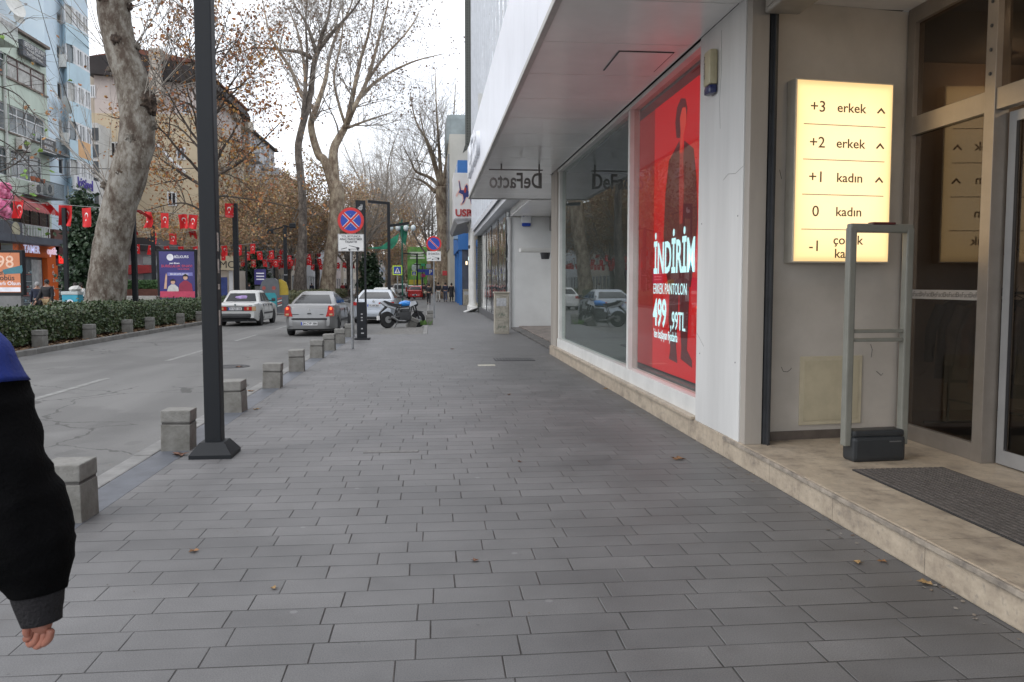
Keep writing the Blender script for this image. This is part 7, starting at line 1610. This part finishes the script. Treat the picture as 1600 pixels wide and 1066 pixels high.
# ---- flags
FRED = mat('flag_red', (.55, .012, .015), .75, .08, 3); FWH = mat('flag_white', (.72, .70, .68), .7, .05, 5)
def mkflag(lab, w_=.42, h_=.68, wav=1.0, seed=0):
    t = thing('red_flag', lab, 'flag', (0, 0, 0), 0, 'red crescent flags hung on strings'); r_ = random.Random(seed)
    def surf(u, v): return Vector((u * w_ * (1 - .05 * v), wav * .05 * v * math.sin(u * 6 + v * 2 + seed) + .03 * wav * v * math.sin(v * 4), -v * h_ + .02 * v * math.cos(u * 5 + seed)))
    m_ = MB(); NU, NV = 9, 10
    for i in range(NV + 1):
        for j in range(NU + 1): m_.v.append(surf(j / NU - .5, i / NV))
    for i in range(NV):
        for j in range(NU): q = i * (NU + 1) + j; m_.face((q, q + 1, q + NU + 2, q + NU + 1))
    m_.build('cloth', FRED, t, smooth=180)
    for sd in (-1, 1):
        m_ = MB(); ro, ri, off = .235, .19, .06; A_ = []; n = 18
        for k in range(n + 1):
            th = R(25) + (2 * PI - R(50)) * k / n; A_.append(((ro * math.cos(th + PI / 2 - PI)), .0, (k / n)))
        pts_o = []; pts_i = []
        for k in range(n + 1):
            th = -PI / 2 + R(38) + (2 * PI - R(76)) * k / n; pts_o.append((ro * math.cos(th), ro * math.sin(th)))
            th2 = -PI / 2 + R(46) + (2 * PI - R(92)) * k / n; pts_i.append((ri * math.cos(th2), -off + ri * math.sin(th2)))
        def pt(a, b): u = a / 1; v = .40 - b * .68; p = surf(u * .95, v); p.y += sd * .008; return p
        for k in range(n): m_.quad(pt(*pts_o[k]), pt(*pts_o[k + 1]), pt(*pts_i[k + 1]), pt(*pts_i[k]))
        m_.build('crescent', FWH, t)
        m_ = MB(); c0 = (0, -.33)
        P_ = [(c0[0] + (.12 if k % 2 == 0 else .046) * math.sin(k * PI / 5 + PI), c0[1] + (.12 if k % 2 == 0 else .046) * math.cos(k * PI / 5 + PI)) for k in range(10)]
        for k in range(10): a_, b_ = P_[k], P_[(k + 1) % 10]; m_.v += [pt(*c0), pt(*a_), pt(*b_)]; m_.face((len(m_.v) - 3, len(m_.v) - 2, len(m_.v) - 1))
        m_.build('star', FWH, t)
    return t
fproto = [mkflag('x', seed=s, wav=w_) for s, w_ in ((0, .6), (2, 1.4), (4, 2.4), (7, 3.2), (9, .9))]
used = [False] * 5; rfl = random.Random(12)
def putflag(loc, lab, s=1.0, folded=False):
    i = rfl.randrange(5); o = fproto[i] if not used[i] else dup(fproto[i]); used[i] = True
    o.location = loc; o['label'] = lab; o.rotation_euler = (R(rfl.uniform(-6, 8)) + (R(70) if folded else 0), R(rfl.uniform(-8, 8)), R(rfl.uniform(-38, 38))); o.scale = (s, s, s)
def string(a, b, sag, lab):
    a, b = Vector(a), Vector(b); m_ = MB(); P_ = []
    for k in range(17): u = k / 16; p = a.lerp(b, u); p.z -= sag * 4 * u * (1 - u); P_.append(p - a)
    m_.tube(P_, .009, 4); o = m_.build('flag_string', mat('string', (.3, .3, .3), .8)); o.location = a; tag(o, lab, 'string')
def on(px, py, Y): return atY(px, py, Y)
string(on(-30, 306, 33), on(101, 320, 33), .05, 'thin string carrying the flags left of the thick plane trunk'); string(on(101, 320, 33), on(206, 326, 31.5), .03, 'thin string passing behind the thick plane trunk'); string(on(208, 327, 31), on(365, 338, 42), .05, 'thin string carrying the flags right of the thick plane trunk')
for px, py, f_, s_, lab in ((29, 313, 0, .9, 'red crescent flag in front of the red awning'), (69, 317, 1, .8, 'folded red flag over its string above the orange optician'), (102, 321, 0, 1.0, 'red crescent flag directly in front of the post by the orange optician'), (135, 325, 0, .95, 'red crescent flag against the dark evergreen left of the plane trunk')): putflag(on(px, py, 33), lab, s_ * 1.12, f_)
for k, (px, py, f_, lab) in enumerate(((214, 328, 1, 'folded red flag just right of the plane trunk'), (231, 331, 0, 'first open red flag right of the plane trunk'), (257, 333, 0, 'second open red flag right of the plane trunk'), (285, 335, 0, 'third open red flag right of the plane trunk'), (302, 336, 0, 'red flag just left of the foreground lamp post'), (334, 337, 0, 'red flag just right of the foreground lamp post'))):
    putflag(on(px, py, 31.5 + (px - 208) / 157 * 10), lab, .88, f_)
putflag(on(358, 318, 42), 'red flag beside the top of the black post behind the white car', 1.0)
for j, (Y, z, xa, xb_, lab) in enumerate(((47, 4.6, -16.6, -12.5, 'the string in front of the kiosk'), (55, 4.25, -20, -11, 'the second string past the foreground lamp post'), (63, 4.2, -20, -10.5, 'the string over the white car'), (72, 3.9, -19, -10, 'the string behind the twin projector lamp'), (79, 4.5, -19, -10, 'the string over the rounded hedge'), (86, 4.3, -19, -10, 'the string crossing before the big plane trunks'), (93, 4.0, -18, -9.8, 'the low string behind the slender dark trunk'), (100, 4.2, -18, -9.8, 'the far string between the plane trunks'), (118, 4.6, -17, -9.5, 'the string near the round sign'))):
    string((xa, Y, z), (xb_, Y, z), .25, 'thin flag string, ' + lab); n = int((xb_ - xa) / .85)
    for k in range(n):
        u = (k + .5) / n; putflag((xa + (xb_ - xa) * u, Y, z - .25 * 4 * u * (1 - u)), 'small red crescent flag on ' + lab, rfl.uniform(.85, 1.0), rfl.random() < .12)
# ================================================================== TREES
BKN = bark_mat('plane_bark_near', (.27, .255, .225), (.065, .046, .034), (.155, .135, .11), 1.15); BKP = bark_mat('plane_bark_pale', (.44, .38, .28), (.14, .10, .07), (.28, .22, .16), .8); BKD = bark_mat('bark_dark', (.20, .17, .14), (.05, .04, .032), (.11, .09, .075), 1.2)
BRG = mat('branch_greybrown', (.30, .27, .235), .9, .3, 3); BRD = mat('branch_dark', (.075, .06, .05), .9, .3, 3)
LOR = [(.30, .11, .035), (.38, .17, .05), (.22, .07, .03), (.42, .24, .06), (.16, .055, .03)]; LBR = [(.30, .18, .10), (.38, .25, .14), (.24, .14, .08), (.42, .31, .16), (.32, .16, .09), (.36, .32, .13)]; LTW = [(.15, .10, .07), (.22, .15, .10), (.11, .075, .05)]
def smooth_path(P_, q=4):
    P_ = [Vector(p) for p in P_]; out = []
    for i in range(len(P_) - 1):
        p0 = P_[max(i - 1, 0)]; p1 = P_[i]; p2 = P_[i + 1]; p3 = P_[min(i + 2, len(P_) - 1)]
        for k in range(q):
            t = k / q; out.append(.5 * ((2 * p1) + (-p0 + p2) * t + (2 * p0 - 5 * p1 + 4 * p2 - p3) * t * t + (-p0 + 3 * p1 - 3 * p2 + p3) * t ** 3))
    out.append(P_[-1]); return out
def lerp_r(rr, n): 
    m = len(rr) - 1; return [rr[min(int(i / (n - 1) * m), m - 1)] + (rr[min(int(i / (n - 1) * m) + 1, m)] - rr[min(int(i / (n - 1) * m), m - 1)]) * (i / (n - 1) * m - min(int(i / (n - 1) * m), m - 1)) for i in range(n)]
class Tree:
    def __init__(s, name, lab, base, seed, bark, twig, leafm=None, group=None):
        s.t = thing(name, lab, 'tree', base, 0, group); s.o = Vector(base); s.r = random.Random(seed); s.tr = MB(); s.br = MB(); s.lf = MB(); s.bark = bark; s.twig = twig; s.leafm = leafm; s.tips = []
    def limb(s, pts, rr, trunk=True, sides=10, rough=0):
        P_ = smooth_path([Vector(p) - s.o for p in pts], 5); Q_ = lerp_r(rr, len(P_)); m_ = s.tr if trunk else s.br; i0 = m_.mark(); m_.tube(P_, Q_, sides)
        if rough:
            for i in range(i0, len(m_.v)):
                k = (i - i0) // sides; c = P_[min(k, len(P_) - 1)]; d = Vector(m_.v[i]) - c
                if d.length > 1e-5: m_.v[i] = c + d * (1 + rough * noise.noise(Vector(m_.v[i]) * 1.3) + rough * .6 * noise.noise(Vector(m_.v[i]) * 3.4))
        return P_, Q_
    def grow(s, p, d, L, r, lvl, up=.25, wig=.18, n=4, kids=(3, 5), leafy=0, spread=.75):
        R_ = s.r; P_ = [p]; dd = d.normalized(); st = L / n
        for k in range(n):
            dd = (dd + Vector((R_.gauss(0, wig), R_.gauss(0, wig), R_.gauss(0, wig) + up * .3))).normalized(); P_.append(P_[-1] + dd * st)
        Q_ = [r * (1 - .7 * k / n) for k in range(n + 1)]
        s.br.tube(P_, Q_, 6 if r > .06 else 4 if r > .025 else 3, caps=False)
        if lvl > 0:
            for k in range(R_.randint(*kids)):
                u = R_.uniform(.25, 1) * n; i = min(int(u), n - 1); q = P_[i].lerp(P_[i + 1], u - i); ax = (P_[i + 1] - P_[i]).normalized()
                side = ax.orthogonal().normalized(); side.rotate(Matrix.Rotation(R_.uniform(0, 6.28), 3, ax)); nd = (ax * (1 - spread * .55) + side * spread * R_.uniform(.5, 1) + Vector((0, 0, up))).normalized()
                s.grow(q, nd, L * R_.uniform(.45, .72), r * .5, lvl - 1, up, wig, n, kids, leafy, spread)
        if lvl <= 1:
            s.tips.append((P_[-1], P_[n // 2]))
    def sprout(s, P_, Q_, n, L, lvl, u0=.25, rs=.35, up=.3, kids=(3, 5), spread=.8, wig=.16, nn=4):
        for k in range(n):
            u = s.r.uniform(u0, 1) ** .9 * (len(P_) - 1); i = min(int(u), len(P_) - 2); q = P_[i]; ax = (P_[i + 1] - P_[i]).normalized(); side = ax.orthogonal().normalized(); side.rotate(Matrix.Rotation(s.r.uniform(0, 6.28), 3, ax))
            s.grow(q, (ax * .5 + side * .8 + Vector((0, 0, up))).normalized(), L * s.r.uniform(.6, 1.1), max(.012, min(Q_[i] * rs, .12)), lvl, up, wig, nn, kids, 0, spread)
    def leaves(s, n, size, sp=.35, prob=1.0, pts=None):
        T_ = pts or s.tips; R_ = s.r
        if not T_: return
        ok = [t for t in T_ if R_.random() < prob]
        for k in range(n):
            a, b = R_.choice(ok); p = a.lerp(b, R_.random()) + Vector((R_.gauss(0, sp), R_.gauss(0, sp), R_.gauss(-.1, sp))); z = size * R_.uniform(.55, 1.25)
            d1 = Vector((R_.gauss(0, 1), R_.gauss(0, 1), R_.gauss(0, 1))).normalized() * z; d2 = d1.orthogonal().normalized(); d2.rotate(Matrix.Rotation(R_.uniform(0, 6.28), 3, d1.normalized())); d2 *= z * R_.uniform(.5, .9); m_ = d1.cross(d2).normalized() * z * .3
            i = len(s.lf.v); s.lf.v += [p - d1, p + d2 * .6 - d1 * .3 + m_, p + d2 + d1 * .4, p + d1, p - d2 + d1 * .35 + m_, p - d2 * .7 - d1 * .4]; s.lf.face((i, i + 1, i + 2, i + 3, i + 4, i + 5))
    def done(s):
        if s.tr.f: s.tr.build('trunk', s.bark, s.t, smooth=180, fix=False)
        if s.br.f: s.br.build('branches', s.twig, s.t, smooth=180, fix=False)
        if s.lf.f: s.lf.build('foliage', s.leafm, s.t, fix=False)
        return s.t
def A_(px, py, Y, dy=0): return atY(px, py, Y + dy)
LM_O = mat('leaves_orange', island=LOR, rough=.6); LM_B = mat('leaves_brown', island=LBR, rough=.7); LM_T = mat('leaves_dull', island=LTW, rough=.8); LM_G = mat('leaves_fresh_green', island=[(.12, .24, .03), (.2, .32, .05)], rough=.5)

# T1 thick plane tree
Y = 30.2; b = atY(163, 506, Y); b.z = .0
T = Tree('plane_tree', 'thick leaning plane tree with mottled grey bark rising from the hedge', tuple(b), 1, BKN, BRG, LM_O)
ws_ = [(163, 512, 66), (163, 480, 57), (168, 440, 53), (174, 385, 52), (186, 327, 49), (202, 269, 52), (211, 235, 50), (215, 199, 50), (212, 160, 48), (203, 120, 47), (193, 90, 46), (185, 55, 45), (178, 20, 46), (174, -20, 47), (172, -120, 44)]
P_, Q_ = T.limb([atY(x, y_, Y) for x, y_, w_ in ws_], [w_ * 30.0 / 1290 / 2 for x, y_, w_ in ws_], sides=40, rough=.075)
bo = T.o
BURM = bark_mat('burl_bark', (.12, .085, .06), (.03, .02, .015), (.06, .04, .03), 2)
def knot(px, py, dY, r, sd):
    c = atY(px, py, Y + dY) - bo; m_ = MB() if sd in (1, 2, 4, 6, 9, 7) else T.tr
    m_.blob(c, [x * .85 for x in r], 3, .9, sd, 3.2)
    if m_ is not T.tr: m_.build('burl', BURM, T.t, smooth=180)
knot(231, 158, -.25, (.30, .28, .34), 1); knot(236, 170, -.2, (.20, .2, .22), 2); knot(238, 196, -.1, (.17, .15, .2), 3); knot(182, 62, -.45, (.2, .16, .2), 4); knot(203, 214, -.5, (.2, .15, .2), 5); knot(164, -2, -.4, (.25, .2, .2), 6); knot(190, 268, -.5, (.16, .14, .16), 7); knot(215, 72, -.1, (.1, .1, .14), 8); knot(202, 10, -.1, (.13, .1, .16), 9); knot(172, 108, -.1, (.12, .1, .1), 10); knot(166, 290, -.1, (.2, .15, .2), 11)
def shoots(T, px, py, Y, n, a0, a1, L0, L1, seed, r=.022, lv=2):
    q = random.Random(seed); o_ = atY(px, py, Y) - T.o
    for k in range(n):
        a = R(q.uniform(a0, a1)); T.grow(o_ + Vector((q.uniform(-.15, .15), q.uniform(-.3, .1), q.uniform(-.1, .15))), Vector((math.cos(a), q.uniform(-.25, .25), math.sin(a))), q.uniform(L0, L1), q.uniform(.5, 1) * r, lv, .12, .07, 6, (2, 4), 0, .5)
shoots(T, 233, 155, Y - .2, 17, 12, 95, 2.5, 5.5, 3); shoots(T, 214, 75, Y, 6, 35, 80, 2, 4, 4); shoots(T, 165, 75, Y, 7, 100, 170, 2.5, 5, 5); shoots(T, 166, 288, Y, 8, 70, 150, 2.0, 5.5, 6, .028); shoots(T, 205, 12, Y, 6, 10, 80, 2, 5, 7)
T.sprout(P_[-12:], Q_[-12:], 14, 4.5, 2, .0, .12)
T.leaves(520, .085, .3, .5); T.done()

# T2: leafy tree hidden behind the foreground lamp post
Y = 40; b = atY(319, 478, Y); b.z = 0
T = Tree('plane_tree', 'young plane tree behind the lamp post with dangling orange brown leaves', tuple(b), 2, BKD, BRD, LM_O)
P_, Q_ = T.limb([b] + [atY(x, y_, Y) for x, y_ in ((317, 400), (319, 330), (316, 260), (318, 180), (314, 90), (320, -20))], [.30, .24, .2, .17, .13, .1, .06])
T.sprout(P_, Q_, 26, 3.6, 2, .35, .4, .25)
for pts, r0 in (([(322, 300), (331, 268), (345, 238), (360, 214), (378, 184), (400, 160)], .09), ([(322, 320), (331, 284), (350, 268), (372, 256), (398, 232), (420, 210), (440, 190)], .10), ([(322, 332), (340, 308), (380, 310), (430, 318), (470, 330)], .07), ([(316, 290), (300, 281), (270, 262), (245, 245), (228, 240)], .09), ([(316, 330), (290, 318), (262, 320), (225, 330)], .06), ([(318, 210), (350, 160), (390, 120), (430, 70)], .07), ([(316, 180), (296, 130), (270, 90), (262, 50)], .06), ([(318, 120), (345, 60), (360, 10)], .05), ([(318, 240), (280, 200), (240, 190)], .06)):
    dy = T.r.uniform(-2.5, 1.5); L_ = [atY(x, y_, Y + dy * k / len(pts)) for k, (x, y_) in enumerate(pts)]
    P_, Q_ = T.limb(L_, [r0, r0 * .75, r0 * .4, .02], False, 6); T.sprout(P_, Q_, 12, 2.3, 2, .15, .45, .12, (3, 5), .8, .2)
T.leaves(5400, .078, .2, .42); T.done()

# T3 dark slender trunk and T4 thick forked plane
Y = 72; b = atY(468, 472, Y); b.z = 0
T = Tree('plane_tree', 'tall slender dark plane tree left of the thick forked one', tuple(b), 3, BKD, BRG, LM_T)
P_, Q_ = T.limb([b] + [atY(x, y_, Y) for x, y_ in ((470, 420), (473, 360), (472, 298), (466, 239), (469, 211), (480, 169), (486, 141), (490, 104), (498, 76))], [.70, .48, .37, .33, .31, .29, .27, .25, .22, .19])
LIM = [[(498, 76), (503, 55), (512, 30), (520, -20), (524, -60)], [(498, 78), (520, 50), (553, 14), (580, -30)], [(486, 91), (470, 82), (440, 78), (399, 75), (375, 82)], [(470, 215), (476, 150), (480, 90), (478, 30), (484, -30)], [(495, 85), (480, 40), (455, 0)]]
for pts in LIM:
    P_, Q_ = T.limb([atY(x, y_, Y + T.r.uniform(-.6, .6) * k) for k, (x, y_) in enumerate(pts)], [.2, .15, .09, .04], True, 7); T.sprout(P_, Q_, 14, 4.6, 3, .1, .32, .25, (3, 4))
T.leaves(2600, .11, .3, .5); T.done()
Y = 85; b = atY(511, 466, Y); b.z = 0
T = Tree('plane_tree', 'massive pale plane tree with a forked crown behind the silver saloon', tuple(b), 4, BKP, BRG, LM_T)
P_, Q_ = T.limb([b] + [atY(x, y_, Y) for x, y_ in ((512, 449), (517, 402), (523, 360), (527, 310), (524, 285))], [1.0, .78, .66, .70, .72, .66], True, 14, .06)
for pts, rr in (([(523, 300), (508, 253), (497, 240), (486, 197), (494, 169), (508, 127), (514, 93), (525, 56), (545, 17), (560, -30)], (.52, .42, .40, .33, .27, .21, .17, .13, .09, .05)), ([(524, 295), (521, 239), (530, 215), (539, 200), (553, 169), (570, 135), (583, 95), (593, 56), (604, 14), (612, -30)], (.52, .44, .40, .33, .25, .21, .17, .13, .09, .05)),
                ([(541, 198), (548, 165), (553, 141), (562, 98), (576, 51), (585, -10)], (.3, .26, .2, .14, .06)), ([(494, 172), (472, 150), (455, 110), (436, 80), (421, 51), (410, 0)], (.25, .2, .16, .1, .05)), ([(560, 155), (585, 130), (612, 112), (650, 95), (694, 84)], (.22, .16, .1, .03)), ([(543, 200), (575, 188), (612, 176)], (.16, .1, .03)), ([(478, 160), (476, 110), (468, 60), (450, 10)], (.2, .14, .05)), ([(541, 199), (530, 165), (522, 120), (534, 60), (536, 0)], (.18, .12, .05)), ([(572, 130), (600, 90), (636, 50), (655, 20)], (.15, .1, .04))):
    P_, Q_ = T.limb([atY(x, y_, Y + T.r.uniform(-.5, .5) * k) for k, (x, y_) in enumerate(pts)], list(rr), True, 8); T.sprout(P_, Q_, 17, 5.2, 3, .2, .28, .22, (3, 4))
T.leaves(3600, .12, .35, .5); T.done()
# T6 tree on the right of the street
Y = 92; b = atY(693, 463, Y); b.z = 0
T = Tree('plane_tree', 'broad pollarded plane tree standing on the right pavement before the blue building', tuple(b), 6, BKP, BRG, LM_T)
P_, Q_ = T.limb([b] + [atY(x, y_, Y) for x, y_ in ((693, 420), (693, 360), (691, 315), (690, 292))], [.85, .74, .70, .75, .66], True, 14, .06)
for pts in ([(690, 295), (672, 278), (650, 268), (642, 252), (628, 225)], [(688, 292), (676, 250), (664, 215), (655, 170)], [(690, 290), (686, 230), (682, 170), (680, 110)], [(692, 290), (700, 240), (708, 190), (712, 130)], [(694, 292), (704, 268), (716, 240), (722, 200)], [(680, 300), (662, 284), (640, 277)], [(689, 292), (672, 230), (650, 190), (640, 140)]):
    P_, Q_ = T.limb([atY(x, y_, Y + T.r.uniform(-.5, .5) * k) for k, (x, y_) in enumerate(pts)], [.26, .17, .09, .03], True, 7); T.sprout(P_, Q_, 16, 5.4, 3, .2, .28, .22, (3, 4))
T.done()
# T5 branches entering at the left
b = gp(-230, 600); b = Vector((-13.2, 20.5, 0))
T = Tree('plane_tree', 'tree just outside the left edge whose thin bare branches hang into the picture', tuple(b), 5, BKN, BRD, LM_G)
P_, Q_ = T.limb([b, b + Vector((.1, .2, 3)), b + Vector((0, .3, 6)), b + Vector((.2, .5, 11))], [.4, .34, .3, .2], True, 14, .06)
for pts in ([(-80, 230), (-20, 262), (20, 300), (60, 330)], [(-90, 180), (-30, 205), (25, 235), (70, 290)], [(-80, 250), (-10, 270), (40, 250), (80, 262)], [(-90, 120), (-20, 130), (30, 150), (60, 190)], [(-90, 300), (-20, 330), (20, 345)], [(-90, 90), (-20, 60), (20, 50)]):
    P_, Q_ = T.limb([b + Vector((0, .3, 5))] + [atY(x, y_, 21 + .8 * k) for k, (x, y_) in enumerate(pts)], [.05, .03, .02, .014, .007], False, 5); T.sprout(P_, Q_, 9, 1.2, 1, .35, .5, .0, (2, 4), .8, .2)
T.leaves(26, .07, .2, .12); T.done()

# prototypes for the rows further off
def proto(kind, lab, seed, h=17, leafn=7000, m=LM_B, bark=BKD, twig=BRD, grp='plane trees far along the street', spread=.8, sz=.16, nl=9):
    T = Tree('plane_tree', lab, (0, 0, 0), seed, bark, twig, m, grp); R_ = T.r
    top = Vector((R_.uniform(-.6, .6), 0, h * .32)); P_, Q_ = T.limb([(0, 0, 0), (.1, 0, h * .1), (-.05, 0, h * .2), top], [.42, .3, .26, .26], True, 9, .05)
    for k in range(nl):
        a = k * 2.4 + R_.uniform(-.3, .3); e = R_.uniform(.25, .9); d = Vector((math.cos(a) * (1 - e * .6), math.sin(a) * (1 - e * .6), .45 + e)).normalized(); L_ = h * R_.uniform(.4, .62); s0 = top + Vector((0, 0, -h * R_.uniform(0, .12)))
        P_, Q_ = T.limb([s0, s0 + d * L_ * .35 + Vector((0, 0, .2)), s0 + d * L_ * .7 + Vector((R_.gauss(0, .4), R_.gauss(0, .4), .5)), s0 + d * L_ + Vector((R_.gauss(0, .6), R_.gauss(0, .6), .6))], [.15, .1, .06, .025], False, 6)
        T.sprout(P_, Q_, 11, h * .17, 2 if leafn else 3, .15, .4, .15, (3, 5), spread)
    if leafn: T.leaves(leafn, sz, .4, .85)
    return T.done()
pA = proto('a', 'x', 21, 15, 7500, LM_B, BKD, BRG, sz=.13); pB = proto('b', 'x', 22, 17, 7000, LM_B, BKD, BRG, sz=.14); pC = proto('c', 'x', 23, 20, 0, None, BKP, BRG, nl=11)
plc = [(pA, 'brown-leaved tree in front of the beige house, left one', 268, 62, .5, 0), (pA, 'brown-leaved tree behind the black post over the white car', 385, 78, .92, 1), (pB, 'brown-leaved tree behind the twin projector lamp', 432, 90, .95, 2), (pA, 'brown-leaved tree left of the slender dark trunk', 452, 104, 1.05, 3), (pB, 'brown-leaved tree seen between the two big plane trunks', 497, 118, 1.0, 4),
       (pA, 'brown-leaved tree just right of the forked plane', 546, 112, 1.05, 5), (pB, 'rusty tree behind the black totem', 566, 135, 1.05, 0), (pA, 'brown-leaved tree in front of the cream corner building', 345, 70, .62, 2.2), (pB, 'brown-leaved tree among the far flags', 408, 125, 1.1, 3.3),
       (pC, 'bare tree above the double street lamp', 588, 140, 1.65, 1.2), (pA, 'rusty tree left of the green banner', 606, 165, .95, 2), (pC, 'bare tree left of the green banner', 612, 185, 2.0, 4), (pB, 'far leafy tree closing the street, left one', 628, 215, 1.1, 1), (pC, 'bare far tree over the green banner', 650, 230, 2.3, 2.6), (pA, 'far leafy tree closing the street, right one', 660, 245, 1.1, 3.1), (pC, 'bare tree in the left row beyond the forked plane', 560, 100, .95, 5.2), (pC, 'bare tree behind the pollarded plane on the right', 676, 140, 1.3, 3.9)]
seen = set()
for pr, lab, px, Y, s_, rz in plc:
    a = atY(px, 460, Y); o = pr if id(pr) not in seen else dup(pr); seen.add(id(pr)); o.location = (a.x, Y, 0); o.rotation_euler = (0, 0, rz); o.scale = (s_, s_, s_); o['label'] = lab
# far wood closing the view
T = MB(); r_ = random.Random(9)
for k in range(9000):
    x = r_.uniform(-16, 3.5); z = 14 * r_.random() ** 1.2 * (1 - .3 * abs(math.sin(x * .7))) + .5; y_ = 290 + r_.uniform(0, 14); p = Vector((x, y_, z)); s_ = r_.uniform(.2, .6)
    d1 = Vector((r_.gauss(0, 1), r_.gauss(0, 1), r_.gauss(0, 1))).normalized() * s_; d2 = d1.orthogonal().normalized() * s_ * .7; T.quad(p - d1, p + d2, p + d1, p - d2)
tag(T.build('far_wood', mat('far_foliage', island=[(.2, .14, .09), (.28, .2, .13), (.18, .15, .10), (.25, .22, .14)], rough=.9), fix=False), 'mass of brown far trees closing the end of the street', 'trees', kind='stuff')
# evergreens
EC = [(.012, .03, .014), (.02, .045, .02), (.035, .065, .03), (.06, .09, .05)]; mat('evergreen_leaves', island=EC, rough=.35)
def evergreen(px, py, Y, lab, h, w_, n, cols, key, seed, sz=.14):
    a = atY(px, py, Y); T = Tree('evergreen_tree', lab, (a.x, Y, 0), seed, BKD, BRD, mat(key, island=cols, rough=.35)); P_, Q_ = T.limb([(a.x, Y, 0), (a.x, Y, h * .5), (a.x, Y, h * .95)], [.16, .12, .04], True, 8)
    for k in range(60):
        u = T.r.uniform(.16, .98); rr = w_ * (1.15 - u) ** .7 * T.r.uniform(.5, 1.0); an = T.r.uniform(0, 6.28); p0 = Vector((0, 0, h * u * .95)); p1 = p0 + Vector((math.cos(an) * rr, math.sin(an) * rr, T.r.uniform(-.1, .4))); T.br.tube([p0, p1], [.03, .01], 4); T.tips.append((p1, p0.lerp(p1, .4)))
    T.leaves(n, sz, .22, 1); T.done()
EC = [(.012, .03, .014), (.02, .045, .02), (.035, .065, .03), (.06, .09, .05)]
evergreen(131, 380, 42, 'dark glossy evergreen tree in front of the blue block', 6.1, 1.1, 5200, EC, 'evergreen_leaves', 31)
evergreen(398, 430, 74, 'small dark evergreen tree behind the flags over the white car', 4.6, 1.6, 2600, EC, 'evergreen_leaves', 32, .17)
evergreen(578, 420, 92, 'dark rounded evergreen between the totem and the double lamp', 4.8, 1.9, 2600, EC, 'evergreen_leaves', 33, .2)
for k, (px, Y, lab) in enumerate(((108, 34, 'low dark shrub beside the turquoise box'), (132, 35, 'low grey-green shrub left of the plane trunk'))):
    a = atY(px, 460, Y); T = Tree('shrub', lab, (a.x, Y, 0), 40 + k, BKD, BRD, mat('evergreen_leaves', ())); 
    for j in range(30): an = T.r.uniform(0, 6.28); p1 = Vector((math.cos(an) * .5, math.sin(an) * .4, T.r.uniform(.4, 1.0))); T.br.tube([(0, 0, 0), p1], [.02, .008], 4); T.tips.append((p1, p1 * .6))
    T.leaves(1200, .06, .12); T.t['category'] = 'shrub'; T.done()
# overhead wires
def wire(p0, p1, sag, lab):
    p0, p1 = Vector(p0), Vector(p1); P_ = [p0.lerp(p1, k / 20) - p0 - Vector((0, 0, sag * 4 * (k / 20) * (1 - k / 20))) for k in range(21)]; o = MB().tube(P_, .022, 4).build('overhead_wire', mat('wire_black', (.03, .03, .03), .6)); o.location = p0; tag(o, lab, 'wire')
wire(atX(90, 0, -22), atY(215, 150, 62), .3, 'overhead wire running from the blue block past the plane trunk'); wire(atX(60, 0, -22.4), atX(160, 310, -21), .6, 'sagging overhead wire in front of the blue block'); wire(atX(0, 255, -21.5), atY(320, 262, 60), .2, 'nearly level overhead wire across the house fronts'); wire(atX(100, 40, -22), atY(200, 120, 66), .2, 'overhead wire high beside the blue bays')
